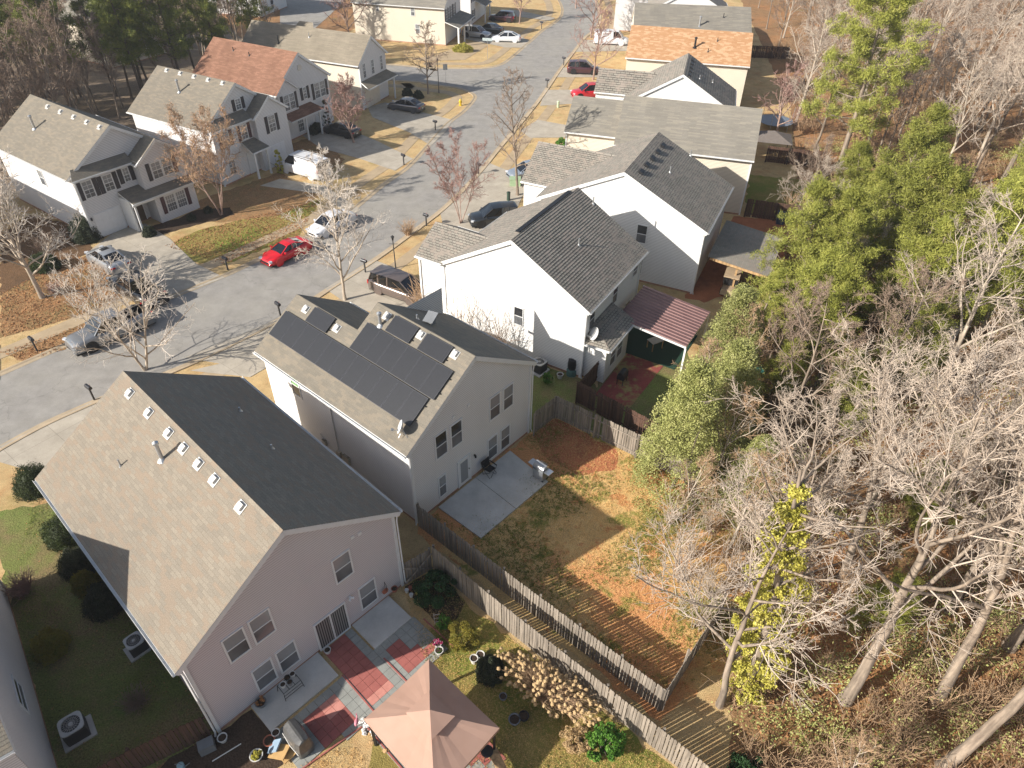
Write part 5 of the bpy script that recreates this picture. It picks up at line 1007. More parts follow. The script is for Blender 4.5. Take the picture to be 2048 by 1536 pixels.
# grass tufts and fallen leaves
def inpoly(P, poly):
    x, y = P[:, 0], P[:, 1]; ins = np.zeros(len(P), bool); n = len(poly)
    for i in range(n):
        x0, y0 = poly[i][:2]; x1, y1 = poly[(i+1) % n][:2]; c = ((y0 > y) != (y1 > y)) & (x < (x1-x0)*(y-y0)/(y1-y0+1e-12)+x0); ins ^= c
    return ins
def scatter(name, label, polys, n, mt, kind, seed, clump=None, size=.05, cat='grass', holes=()):
    rg = np.random.default_rng(seed); out = []
    for poly in polys:
        A = np.array([p[:2] for p in poly]); lo, hi = A.min(0), A.max(0); m = int(n*((hi-lo).prod())/sum((np.ptp(np.array([p[:2] for p in q]), axis=0).prod()) for q in polys))
        P = rg.uniform(lo, hi, (m, 2)); P = P[inpoly(P, poly)]
        for hpoly in holes: P = P[~inpoly(P, hpoly)]
        if clump: f = np.sin(P[:, 0]*clump+1.3*np.sin(P[:, 1]*clump*.7))+np.sin(P[:, 1]*clump*1.3+2*np.sin(P[:, 0]*clump*.5)); P = P[f+rg.normal(0, .5, len(P)) > .3]
        out.append(P)
    P = np.concatenate(out); C = np.column_stack([P, np.full(len(P), .03)])
    if kind == 'leaf': C[:, 2] += rg.uniform(0, .03, len(C)); V, F = quads(rg, C, size, .6)
    else: V, F = blades(rg, C, .03, 5, size, size*.14)
    o = link(name, np_mesh(name, V, F, mt)); o['kind'] = 'stuff'; o['label'] = label; o['category'] = cat; return o
yardp = [(-4.8, 24.0), (6.5, 14.5), (10.5, 17), (13, 27), (7.4, 29.6), (2.7, 33.0), (1.2, 31.4)]
pat = [(-4.4, 25.3), (-2.7, 24.0), (1.9, 29.2), (.3, 31.2)]
M['gtan'] = leafmat('dry_grass', [(.3, '#bf9d66'), (.6, '#d8b57a')], 6, .9, .2); M['ggreen'] = leafmat('green_grass', [(.3, '#5f6c30'), (.6, '#7d873e')], 4, .9, .2)
scatter('grass', 'dry tan grass of the fenced back yard', [yardp], 34000, M['gtan'], 'blade', 1, None, .07, holes=[pat]); scatter('grass', 'patches of green grass in the fenced back yard', [yardp], 30000, M['ggreen'], 'blade', 2, .9, .11, holes=[pat])
litp = [(10.2, 8), (10.8, 17), (13.5, 28), (17, 40), (26, 52), (60, 80), (60, 40), (34, 12), (22, 6)]
scatter('fallen_leaves', 'brown leaves covering the floor of the right wood', [litp], 90000, M['dry'], 'leaf', 3, None, .07, 'leaves')
lw = [P2(q) for q in ([(0, 590), (130, 520), (185, 510), (255, 596), (190, 625), (0, 676)], [(0, 705), (150, 655), (190, 640), (130, 700), (50, 722)], [(330, 492), (400, 460), (560, 420), (640, 400), (600, 470), (448, 530)])]
scatter('fallen_leaves', 'brown leaves strewn over the front lawns', lw, 16000, M['dry'], 'leaf', 4, None, .07, 'leaves')
sidep = [(-24.5, 19.9), (-17.7, 11.6), (-14, 11.6), (-12.1, 13.0), (-21.2, 22.9), (-27, 27)]
scatter('grass', 'green grass between the pinkish and the pale grey house', [sidep], 26000, M['ggreen'], 'blade', 5, 1.1, .07); scatter('fallen_leaves', 'small dead leaves in the shady side yard', [sidep], 1500, M['dry'], 'leaf', 6, None, .035, 'leaves')
gard = [(-5.2, 20.2), (-3.9, 21.2), (-1.0, 18.6), (7.6, 11.2), (-1, 10.8), (-3.3, 15.2)]
scatter('grass', 'thin green grass of the garden behind the fence', [gard], 22000, M['ggreen'], 'blade', 7, 1.3, .07); scatter('grass', 'dry grass of the garden behind the fence', [gard, [(-9.5, 11), (-7.5, 12.3), (-6.3, 12.7), (-4.5, 11)]], 22000, M['gtan'], 'blade', 8, None, .06)

GT = 'thin bare saplings along the back edge of the sunny yard'
sp_ = put_brush('bare_sapling', 'thin bare saplings leaning over the back edge of the sunny yard', (9.9, 20.0, 0), M['twig'], 90, 22, 1.2, 3.4, .014, group=GT)
for i, (x, y) in enumerate([(9.4, 22.3), (10.8, 24.2), (9.0, 18.4), (11.2, 21.2), (10.2, 26.0), (11.9, 18.7), (8.7, 24.6), (12.3, 23.4), (10.2, 16.9), (8.6, 20.9), (11.6, 28.8)]): dup(sp_, sp_['label'], (x, y, 0), i*1.3, rnd.uniform(.8, 1.35))

clipped('garden_shrub', 'dull green shrub half hidden behind the white-barked tree', (-38.6, 50.2, 0), M['boxwood'], 31, 1.2, 1.0, 1.3, 7000, .05)
put_brush('bare_shrub', 'bare grey shrub left of the garage in the shaded bed', (-40.2, 53.0, 0), M['twigd'], 78, 60, 1.2, 1.6, .014)
# ------------------------------------------------------------------ fences
def fence(pts, h, mt, label, name='picket_fence', pw=.135, gap=.018, dog=True, seed=1, rail=(.35, 1.45), side_=1, posts=2.4, group=None, gate=None):
    rr = random.Random(seed); o = thing(name, label, 'fence', (pts[0][0], pts[0][1], 0), 0, group); b = MB(); rl = MB(); ox, oy = pts[0]
    for (x0, y0), (x1, y1) in zip(pts, pts[1:]):
        p0 = Vector((x0-ox, y0-oy, 0)); p1 = Vector((x1-ox, y1-oy, 0)); L = (p1-p0).length; u = (p1-p0)/L; n = Vector((-u.y, u.x, 0))*side_; s = 0.0
        while s < L-pw*.6:
            hh = h+rr.uniform(-.035, .03); lean_ = rr.uniform(-.012, .012); a = p0+u*s; c = a+u*(pw-rr.uniform(0, .012)); off = n*rr.uniform(-.006, .006); t = n*.018
            if rr.random() > .012:
                dg = .035 if dog else 0; pr = [a, c, c+Vector((0, 0, hh-dg)), c-u*dg+Vector((0, 0, hh)), a+u*dg+Vector((0, 0, hh)), a+Vector((0, 0, hh-dg))]
                pr = [q+off+u*(lean_*q.z)+Vector((0, 0, .03 if q.z < .01 else 0)) for q in pr]; m = len(pr)
                b.add(pr+[q-t for q in pr], [list(range(m)), list(range(m, 2*m))[::-1]]+[(i, i+m, (i+1) % m+m, (i+1) % m) for i in range(m)])
            s += pw+gap*rr.uniform(.5, 1.6)
        for z in rail: rl.bar(p0-n*.045+Vector((0, 0, z)), p1-n*.045+Vector((0, 0, z)), .04, .09)
        k = max(1, round(L/posts))
        for i in range(k+1):
            q = p0+u*L*i/k-n*.115; pm = MB(); pm.box(q.x-.05, q.x+.05, q.y-.05, q.y+.05, 0, h-.05+rr.uniform(-.03, .06)); pm.build('post', mt, o)
    b.build('boards', mt, o); rl.build('rail', mt, o); return o
f1 = fence([(-3.83, 21.42), (-1.0, 18.85), (4.15, 14.45), (8.3, 10.9), (11, 8.6)], 1.83, M['wood'], 'weathered dog-eared board fence around the paved garden', seed=3, side_=-1)
fence([(-4.9, 24.1), (-.3, 20.15), (6.62, 14.3)], 1.83, M['wood'], 'weathered board fence running from the grey house to the wood, parallel to the garden fence', seed=4, side_=-1, gap=.024)
fence([(6.62, 14.3), (8.0, 16.1), (10.2, 18.9)], 1.83, M['wood'], 'short weathered fence turning from the corner into the wood', seed=5, side_=-1)
fence([(1.3, 31.35), (2.78, 33.0)], 1.83, M['wood'], 'short weathered fence joining the grey house corner to the yard fence', seed=6, side_=1)
fence([(2.78, 33.0), (7.5, 29.62), (10.2, 27.6)], 1.83, M['wood'], 'weathered fence at the far side of the yard ending under the cedar', seed=7, side_=1)
fence([(4.26, 34.5), (8.29, 31.03), (9.6, 29.9)], 1.8, M['woodbr'], 'dark brown board fence in front of the red paved patio', seed=8, side_=1, gap=.004)
fence([(4.26, 34.5), (5.9, 37.1)], 1.7, M['woodbr'], 'dark brown fence piece joining the white house to the patio fence', seed=9, side_=1, gap=.004)
fence([(21.9, 62.0), (29.5, 59.8), (33, 58.5)], 1.8, M['woodbr'], 'brown fence behind the cream house with bins in front of it', seed=10, gap=.004)
fence([(-14.6, 11.6), (-17.0, 9.9)], 1.7, M['woodbr'], 'brown gate panel at the bottom edge between two houses', name='wooden_gate', seed=11, side_=1)
lg = fence([(-12.1, 13.05), (-14.6, 11.6)], 1.7, M['woodbr'], 'brown board gate left of the pinkish house corner', name='wooden_gate', seed=12, side_=1)
fence([(-52, 72.5), (-47.0, 77.0)], 1.8, M['woodbr'], 'brown fence glimpsed between the two nearest left houses', seed=13, gap=.004)
fence([(27, 118), (42, 117)], 1.8, M['woodbr'], 'long brown fence at the top right behind the white gabled house', seed=14, gap=.004)
fence([(27.5, 75.5), (33.5, 74)], 1.8, M['woodbr'], 'brown fence under the tall pine', seed=15, gap=.004)
gt = fence([(-5.15, 20.42), (-3.9, 21.35)], 1.7, M['wood'], 'weathered gate with cross bracing beside the pinkish house', name='wooden_gate', seed=16, side_=-1, posts=3)
mb = MB(); d0 = Vector((0, 0, .3)); d1 = Vector((1.25, .93, 1.5)); n_ = Vector((.09, -.12, 0)); mb.bar(d0+n_, d1+n_, .03, .09); mb.bar(Vector((0, 0, 1.5))+n_, Vector((1.25, .93, .3))+n_, .03, .09); mb.build('brace', M['wood'], gt)
# ------------------------------------------------------------------ patios
def loc2w(H, x, y, z=0): c, s = math.cos(H.az), math.sin(H.az); return Vector((H.O.x+x*c-y*s, H.O.y+x*s+y*c, z))
def slab(H, x0, x1, y0, y1, z0, z1, name, mt):
    return struct(raised(name, [loc2w(H, x, y) for x, y in ((x0, y0), (x1, y0), (x1, y1), (x0, y1))], z0, z1, mt))
pp = P2([(877, 1016), (962, 1078), (1096, 965), (1020, 903)])
def patio2(name, a, b):   # two pours with a joint
    q = [pp[0].lerp(pp[3], a), pp[1].lerp(pp[2], a), pp[1].lerp(pp[2], b), pp[0].lerp(pp[3], b)]; return struct(raised(name, q, 0, .09, M['concn']))
patio2('patio', 0, .497); patio2('patio', .503, 1)
slab(hA, 6.78, 8.98, -1.76, -.03, 0, .10, 'patio', M['concn']); slab(hA, 1.46, 4.87, -1.6, -.03, 0, .10, 'patio', M['concn'])
M['redp'] = ground_mat('red_paver', '#a0625a', [(1.5, 1, .45, .7, '#925852', .8), (4, 3, .6, .8, '#b07f76', .6), (.5, 6, .55, .7, '#86524d', .6)], .003, (.94, 1.06), 18, .9)
M['redl'] = ground_mat('faded_red_paver', '#c4897c', [(1.5, 1, .45, .7, '#b5776b', .8)], .003, (.94, 1.06), 18, .9)
M['greyp'] = ground_mat('grey_paver', '#93948e', [(1.5, 1, .45, .7, '#888882', .8), (3, 4, .6, .75, '#767a76', .6)], .003, (.94, 1.06), 18, .9)
pv = MB(); tr_ = random.Random(4); T = .405
def inside(x, y):
    if y > -1.62 and (x < 4.87 or x > 6.78): return False
    if y > -.1: return False
    if x > 9.3: return False
    if y < -4.35: return 4.1 < x < 7.5
    if y < -3.7-.12*(x-1.4) and x < 4.3: return y > -9 and x > 4.1
    return True
for i in range(-1, 20):
    for j in range(0, 25):
        x = 1.42+i*T; y = -.12-(j+1)*T; xc, yc = x+T/2, y+T/2
        if not inside(xc, yc) or xc < 1.42 or yc < -9.6: continue
        red = False; k = 0
        if 5.15 < xc < 6.35 and -3.6 < yc < -.2: red = True
        if 7.2 < xc < 8.5 and -3.7 < yc < -2.0: red = not (xc > 8.1 and yc > -2.9)
        if xc > 8.5 and -3.75 < yc < -3.3: red = True
        if 2.5 < xc < 4.4 and -3.6 < yc < -2.2: red = not (xc > 4.1 and yc > -2.6)
        if 4.87 < xc < 5.2 and yc > -1.2: red = True
        if yc < -5 and xc > 4.9: red = ((int(xc/T)+int(yc/T)) % 5 != 0)
        if red: k = 2 if (5.15 < xc < 6.3 and yc < -3.2) or (3.6 < xc < 4.4 and yc > -2.9) else 0
        else: k = 1
        g = .006; h = .045+tr_.uniform(-.003, .003)
        P = [loc2w(hA, a, b_) for a, b_ in ((x+g, y+g), (x+T-g, y+g), (x+T-g, y+T-g), (x+g, y+T-g))]
        pv.add([(p.x, p.y, 0) for p in P]+[(p.x, p.y, h) for p in P], [(4, 5, 6, 7), (0, 1, 5, 4), (1, 2, 6, 5), (2, 3, 7, 6), (3, 0, 4, 7)], k)
struct(pv.build('patio_pavers', [M['redp'], M['greyp'], M['redl']]))
br = MB()
for (xa, ya, xb, yb) in ((4.35, -4.3, 4.25, -9), (1.4, -3.75, 4.2, -4.15), (9.35, -2.2, 9.35, -4.3), (6.78, -2.4, 6.78, -4.4), (5.0, -1.7, 4.95, -4.3)):
    a = loc2w(hA, xa, ya, .05); b_ = loc2w(hA, xb, yb, .05); br.bar(a, b_, .06, .05)
struct(br.build('brick_edging', M['redp']))
tri('patio', [tuple(loc2w(hC, x, y))[:2] for x, y in ((12.7, -1.2), (15.2, -1.2), (15.4, 4.5), (12.7, 4.5))], .03, ground_mat('red_patio_tiles', '#8a4b46', [(.8, 3, .5, .6, '#8d8453', .9)], .004, (.9, 1.1), 8))
tri('turf', [tuple(loc2w(hC, x, y))[:2] for x, y in ((11.1, 4.2), (16.2, 4.2), (16.2, 9), (11.1, 9))], .034, plain('green_turf', '#173a2b', .9, var=.2, scale=20))
# ------------------------------------------------------------------ gazebo
M['fabric'] = leafmat('tan_canopy_fabric', [(.3, '#a88877'), (.7, '#b29281')], .5, .85, .12)
gz = thing('gazebo', 'tan square gazebo with a pointed two-tier fabric canopy', 'gazebo', (-2.91, 12.59, 0)); cn = [Vector((-2.66, .13, 2.3)), Vector((-.38, 2.67, 2.3)), Vector((2.66, -.13, 2.3)), Vector((.38, -2.67, 2.3))]; pk = Vector((0.03, .03, 3.35))
mb = MB()
for i in range(4):
    a, b_ = cn[i], cn[(i+1) % 4]; n = 10; rows = []
    for t in (0, .25, .5, .74): 
        row = []
        for k in range(n+1):
            s = k/n; e = a.lerp(b_, s); sag = .10*math.sin(math.pi*s)*(1-t); q = e.lerp(Vector((0, 0, 3.28)), t); q.z -= sag+.05*math.sin(math.pi*t)+.006*math.sin(k*2.6+i); row.append(q)
        rows.append(row)
    vs = [q for r_ in rows for q in r_]; mb.add(vs, [(r_*(n+1)+k, r_*(n+1)+k+1, (r_+1)*(n+1)+k+1, (r_+1)*(n+1)+k) for r_ in range(3) for k in range(n)])
    mb.add([a.lerp(b_, k/n)-Vector((0, 0, .10*math.sin(math.pi*k/n))) for k in range(n+1)]+[a.lerp(b_, k/n)-Vector((0, 0, .18+.10*math.sin(math.pi*k/n))) for k in range(n+1)], [(k, k+1, n+2+k, n+1+k) for k in range(n)])
cp = mb.build('canopy', M['fabric'], gz, smooth=False)
mb = MB(); vc = [c_*.36 for c_ in cn]
for i in range(4):
    a = Vector((vc[i].x, vc[i].y, 3.06)); b_ = Vector((vc[(i+1) % 4].x, vc[(i+1) % 4].y, 3.06)); m_ = (a+b_)/2; m_.z -= .01
    mb.add([a, m_, b_, (0, 0, 3.42)], [(0, 1, 3), (1, 2, 3)])
mb.build('vent_cap', M['fabric'], cp)
for c_ in cn: mb = MB(); q = c_*.92; mb.box(q.x-.05, q.x+.05, q.y-.05, q.y+.05, 0, 2.15); mb.build('post', M['dark'], gz)
mb = MB()
for i in range(4): mb.bar(Vector((cn[i].x*.92, cn[i].y*.92, 2.15)), Vector((cn[(i+1) % 4].x*.92, cn[(i+1) % 4].y*.92, 2.12)), .05, .05); mb.bar(Vector((cn[i].x*.9, cn[i].y*.9, 2.2)), Vector((0, 0, 3.1)), .03, .03)
mb.build('frame', M['dark'], gz)
# ------------------------------------------------------------------ garden things
M['cover'] = plain('grey_grill_cover', '#5b5a58', .28, .2, .25, 6); M['steel'] = plain('stainless_steel', '#c3c4c6', .28, .85, .06, 4); M['blackf'] = plain('black_fabric', '#17171a', .9); M['pot'] = plain('white_ceramic', '#c9c6c0', .4, var=.06); M['terra'] = plain('terracotta', '#9a5b45', .8); M['greyplastic'] = plain('grey_plastic', '#6b6e70', .6)
o = thing('covered_grill', 'bulky grill under a shiny grey tied cover on the paving', 'grill', (-8.48, 12.72, 0), R(-45))
mb = MB(); n = 14
for k, (hw, hd, z) in enumerate(((.66, .36, .05), (.67, .37, .45), (.63, .34, .85), (.6, .26, 1.08), (.56, .05, 1.16))):
    for i in range(n):
        a = 2*math.pi*i/n; cx = math.copysign(min(1, abs(math.cos(a))**.35), math.cos(a)); cy = math.copysign(min(1, abs(math.sin(a))**.35), math.sin(a)); w_ = 1+.03*math.sin(i*3.3+k); mb.v.append((cx*hw*w_, cy*hd*w_, z))
for k in range(4):
    for i in range(n): mb.f.append([k*n+i, k*n+(i+1) % n, (k+1)*n+(i+1) % n, (k+1)*n+i]); mb.mi.append(0); mb.uv.append([(0, 0)]*4)
mb.f.append([4*n+i for i in range(n)]); mb.mi.append(0); mb.uv.append([(0, 0)]*n); mb.build('cover', M['cover'], o)
mb = MB(); mb.tube([(-.62, -.36, .5), (0, -.4, .46), (.62, -.36, .5)], .015, 5); mb.build('tie_cord', M['pot'], o)
o = thing('gas_grill', 'stainless steel gas grill with side shelves at the patio corner', 'grill', (1.72, 27.75, .09), R(138))
mb = MB(); mb.box(-.36, .36, -.24, .24, .08, .72); mb.box(-.36, .36, -.26, -.24, .12, .68); mb.build('cabinet', M['steel'], o)
mb = MB(); mb.box(-.38, .38, -.27, .27, .72, .88); 
lid = MB(); 
for i in range(9): a = math.pi*i/8; lid.v += [(-.38, -.26*math.cos(a), .88+.26*math.sin(a)), (.38, -.26*math.cos(a), .88+.26*math.sin(a))]
for i in range(8): lid.f.append([2*i, 2*i+1, 2*i+3, 2*i+2]); lid.mi.append(0); lid.uv.append([(0, 0)]*4)
lid.f += [[2*i for i in range(9)], [2*i+1 for i in range(8, -1, -1)]]; lid.mi += [0, 0]; lid.uv += [[(0, 0)]*9]*2
mb.build('firebox', M['greyplastic'], o); ld = lid.build('lid', M['steel'], o); mb = MB(); mb.tube([(-.25, -.3, .98), (.25, -.3, .98)], .015, 6); mb.build('handle', M['steel'], ld)
for s in (-1, 1): mb = MB(); mb.box(min(s*.4, s*.78), max(s*.4, s*.78), -.22, .22, .83, .87); mb.build('side_shelf', M['steel'], o)
for s in (-1, 1):
    for t in (-.2, .2): mb = MB(); mb.tube([(s*.33, t-.02, .06), (s*.33, t+.02, .06)], .06, 10); mb.build('wheel', M['dark'], o)
o = thing('camping_chair', 'black folding camping chair on the concrete patio', 'chair', (-1.2, 27.95, .09), R(50))
mb = MB(); mb.add([(-.27, .22, .42), (.27, .22, .42), (.25, -.25, .46), (-.25, -.25, .46), (0, 0, .37)], [(0, 1, 4), (1, 2, 4), (2, 3, 4), (3, 0, 4)]); mb.build('seat', M['blackf'], o)
mb = MB(); mb.add([(-.3, .24, .42), (.3, .24, .42), (.33, .38, .95), (-.33, .38, .95), (0, .4, .68)], [(0, 1, 4), (1, 2, 4), (2, 3, 4), (3, 0, 4)]); mb.build('backrest', M['blackf'], o)
for s in (-1, 1): mb = MB(); mb.add([(s*.28, .3, .68), (s*.36, .3, .68), (s*.36, -.27, .64), (s*.28, -.27, .64)], [(0, 1, 2, 3)]); mb.build('armrest', M['blackf'], o)
for s in (-1, 1):
    for a, b_ in (((s*.3, -.28, .65), (-s*.22, -.28, .0)), ((s*.28, .26, .0), (s*.33, .38, .95)), ((s*.3, -.28, .0), (s*.28, .26, .45)), ((s*.28, .28, 0), (s*.28, -.26, .45))): mb = MB(); mb.tube([a, b_], .012, 5); mb.build('leg', M['dark'], o)
def pot(name, label, x, y, z, r, h, mt, plant=None, soil=True, cat='pot', group=None):
    o = thing(name, label, cat, (x, y, z), 0, group); mb = MB(); mb.lathe((0, 0, 0), [(r*.7, 0), (r*.95, h*.9), (r*1.05, h*.92), (r*1.05, h), (r*.88, h), (r*.84, h*.85), (0, h*.84)], 14); mb.build('pot', mt, o)
    if soil: mb = MB(); mb.lathe((0, 0, h*.85), [(r*.83, 0), (r*.5, .012), (0, .015)], 12); mb.build('soil', M['mulch'], o)
    if plant: rg = np.random.default_rng(int(x*10) % 97+1); P = crownpts(rg, plant[1], (plant[2], plant[2], plant[3], 'ball'), 10); P[:, 2] += h*.8; link('foliage', np_mesh('foliage', *quads(rg, P, plant[4]), plant[0]), o)
    return o
pot('plant_pot', 'round pot with a bright yellow-green leafy plant on dark soil', -10.1, 12.15, 0, .26, .22, M['pot'], (M['yellowg'], 500, .24, .42, .05))
pot('plant_pot', 'white pot beside the sliding glass door', -8.2, 16.75, 0, .16, .28, M['pot']); pot('plant_pot', 'wide dark pot at the corner of the concrete slab under the windows', -10.5, 14.25, .1, .24, .26, M['greyplastic'], (M['dry'], 160, .2, .3, .04))
pot('plant_pot', 'pale pot at the corner of the pinkish house wall', -11.68, 12.8, 0, .2, .28, M['pot']); pot('plant_pot', 'pale pot near the covered grill', -9.55, 13.05, 0, .17, .26, M['pot'])
pot('plant_pot', 'front white pot of the pair near the dark round shrub', -1.5, 16.42, 0, .19, .36, M['pot']); pot('plant_pot', 'rear white pot of the pair near the dark round shrub', -1.22, 16.62, 0, .19, .34, M['pot'])
pot('plant_pot', 'white bowl pot with green succulents at the paving corner', -3.12, 16.82, .05, .2, .22, M['pot'], (M['green'], 120, .15, .1, .03)); pot('plant_pot', 'pot of pink flowers at the paving corner', -3.2, 17.15, .05, .17, .22, M['pot'], (plain('pink_petals', '#c0507a', .6), 240, .2, .22, .035))
pot('plant_pot', 'dark tub under the hydrangea near the canopy edge', .35, 13.75, 0, .25, .3, M['greyplastic']); pot('plant_pot', 'second dark tub under the hydrangea, farther from the canopy', .75, 13.9, 0, .22, .3, M['dark']); pot('plant_pot', 'small pot at the left foot of the hydrangea', -.15, 14.75, 0, .17, .25, M['greyplastic'])
pot('wall_basket', 'hanging basket with dark soil on the wall by the gate', -5.55, 19.85, .35, .16, .2, M['terra']); pot('tin_pail', 'brown stone-ringed bucket planter near the yellow-green plant', -9.75, 12.75, 0, .24, .18, M['terra'])
o = thing('plant_stand', 'black metal plant stand on the concrete slab under two windows', 'stand', (-9.42, 14.98, .1), R(47)); mb = MB()
for a, b_ in (((-.42, -.25, .5), (.42, -.25, .5)), ((-.42, .25, .5), (.42, .25, .5)), ((-.42, -.25, .5), (-.42, .25, .5)), ((.42, -.25, .5), (.42, .25, .5)), ((-.14, -.25, .5), (-.14, .25, .5)), ((.14, -.25, .5), (.14, .25, .5)), ((-.45, -.3, .15), (.45, -.3, .15)), ((-.42, -.27, .3), (.42, -.27, .3))): mb.tube([a, b_], .014, 5)
mb.build('shelf', M['dark'], o)
for sx in (-1, 1):
    for sy in (-1, 1): mb = MB(); mb.tube([(sx*.42, sy*.25, .52), (sx*.46, sy*.32, 0)], .016, 5); mb.build('leg', M['dark'], o)
cs, sn = math.cos(R(47)), math.sin(R(47))
for px_, py_, mt_, lab in ((-.25, .02, M['pot'], 'white pot on the left of the black plant stand'), (.02, -.1, M['greyplastic'], 'grey pot in the front of the black plant stand'), (.05, .14, M['dark'], 'black pot at the back of the black plant stand'), (.3, .14, M['pot'], 'pale pot on the right end of the black plant stand')): pot('plant_pot', lab, -9.42+px_*cs-py_*sn, 14.98+px_*sn+py_*cs, .62, .13, .22, mt_)
tag(MB().build('x', M['pot']) if False else (lambda m_: (m_.box(-.3, .3, -.22, .22, 0, .5), m_.build('storage_box', M['greyplastic'], None, loc=(-12.2, 12.45, 0), rotz=R(30)))[1])(MB()), 'pale grey lidded box leaning by the brown gate', 'box')
o = thing('cardboard_boxes', 'flattened tan and blue cardboard boxes at the paving edge', 'cardboard', (-9.2, 12.3, 0), R(-20)); mb = MB(); mb.obox((0, 0, .22), (1, .1, .3), .38, .3, .03); mb.obox((.25, .1, .12), (1, -.4, .1), .35, .3, .03); mb.build('cardboard', plain('tan_cardboard', '#b08e5c', .8), o); mb = MB(); mb.obox((-.3, .1, .25), (1, .2, .8), .3, .26, .03); mb.build('blue_sheet', plain('pale_blue_plastic', '#8da2b4', .4), o)
o = thing('watering_can', 'pale blue watering can beside the brown gate', 'watering can', (-13.0, 11.7, 0)); mb = MB(); mb.lathe((0, 0, 0), [(.14, 0), (.14, .25), (.1, .27)], 12); mb.build('body', plain('pale_blue', '#87a5ad', .5), o); mb = MB(); mb.tube([(.12, 0, .08), (.4, .05, .36)], [.025, .015], 6); mb.build('spout', M['greyplastic'], o); mb = MB(); mb.tube([(-.12, 0, .22), (-.2, 0, .32), (0, 0, .42), (.1, 0, .26)], .012, 5); mb.build('handle', M['greyplastic'], o)
mb = MB(); mb.tube([(-11.85, 11.95, .05), (-10.9, 12.65, .06)], .025, 6); tag(mb.build('white_pole', M['pot']), 'thin white pole lying on the dark planting bed', 'pole')
o = thing('hose_reel', 'dark red round hose holder on the pinkish wall corner', 'hose reel', (-5.9, 19.45, .9)); mb = MB(); mb.lathe((0, 0, 0), [(.02, -.04), (.17, -.03), (.17, .03), (.02, .04)], 14, ax=(.73, -.68, 0)); mb.build('reel', M['terra'], o); mb = MB(); mb.tube([(.05, 0, 0), (.1, 0, .4), (0, .1, .6), (-.02, .12, .2)], .012, 5); mb.build('bracket', M['dark'], o)
o = thing('flamingo_ornament', 'small pink flamingo ornament at the paving edge', 'ornament', (-6.25, 13.45, 0)); mb = MB(); mb.ball((0, 0, .42), .09, .18, .1, 10, 6); mb.tube([(0, .14, .45), (0, .22, .6), (0, .16, .75), (0, .24, .74)], [.035, .022, .025, .01], 6); mb.build('body', plain('pink_plastic', '#c9808c', .5), o); mb = MB(); mb.tube([(0, 0, .38), (0, 0, 0)], .012, 5); mb.build('leg', M['dark'], o)
o = thing('rock_border', 'pile of pale mottled rocks under the near corner of the canopy', 'rocks', (-5.5, 13.0, 0)); mb = MB(); rr = random.Random(9)
rk = []
for i in range(26): mb = MB(); a = rr.uniform(-.25, .25); t_ = rr.uniform(-.9, .9); s = rr.uniform(.07, .15); mb.ball((t_*.75+a*.6, -t_*.7+a*.6, s*.6), s, s*.8, s*.7, 8, 5, jit=.2, seed=i); mb.build('rock', M['timber'] if i % 3 == 0 else M['pot'], o)
for i, (x, y) in enumerate(((-5.0, 20.0), (-4.75, 19.75), (-4.85, 20.15), (-4.5, 19.95))): pot('small_pot', ('white jug standing by the wall corner near the gate', 'white bowl lying by the wall corner near the gate', 'brown figurine pot beside the white jug', 'yellow pail right of the white jug')[i], x, y, 0, .1, .22, (M['pot'], M['pot'], M['terra'], M['yellowg'])[i], None, False)
o = thing('garden_trellis', 'small white wire trellis in the garden bed', 'trellis', (-3.35, 18.3, 0)); mb = MB()
for z in (.15, .45, .75): mb.tube([(-.12, 0, z), (.12, .05, z)], .01, 4)
mb.tube([(-.12, 0, 0), (-.12, 0, .9)], .01, 4); mb.tube([(.12, .05, 0), (.12, .05, .9)], .01, 4); mb.build('lattice', M['pot'], o)
o = thing('garden_smoker', 'black kettle smoker half under the canopy edge', 'smoker', (-.75, 12.3, 0)); mb = MB(); mb.lathe((0, 0, .35), [(.05, 0), (.2, .08), (.26, .25), (.2, .28), (0, .25)], 14); mb.build('bowl', M['dark'], o)
for k in range(3): a = k*2.1; mb = MB(); mb.tube([(.15*math.cos(a), .15*math.sin(a), .4), (.25*math.cos(a), .25*math.sin(a), 0)], .015, 5); mb.build('leg', M['dark'], o)
o = thing('garden_bench', 'brown wooden bench half hidden by the canopy corner', 'bench', (-.25, 11.9, 0), R(-60)); mb = MB(); mb.box(-.6, .6, -.2, .2, .4, .45); mb.build('seat', M['timber'], o)
for s in (-1, 1): mb = MB(); mb.box(s*.5-.05, s*.5+.05, -.2, .2, 0, .4); mb.build('leg', M['timber'], o)
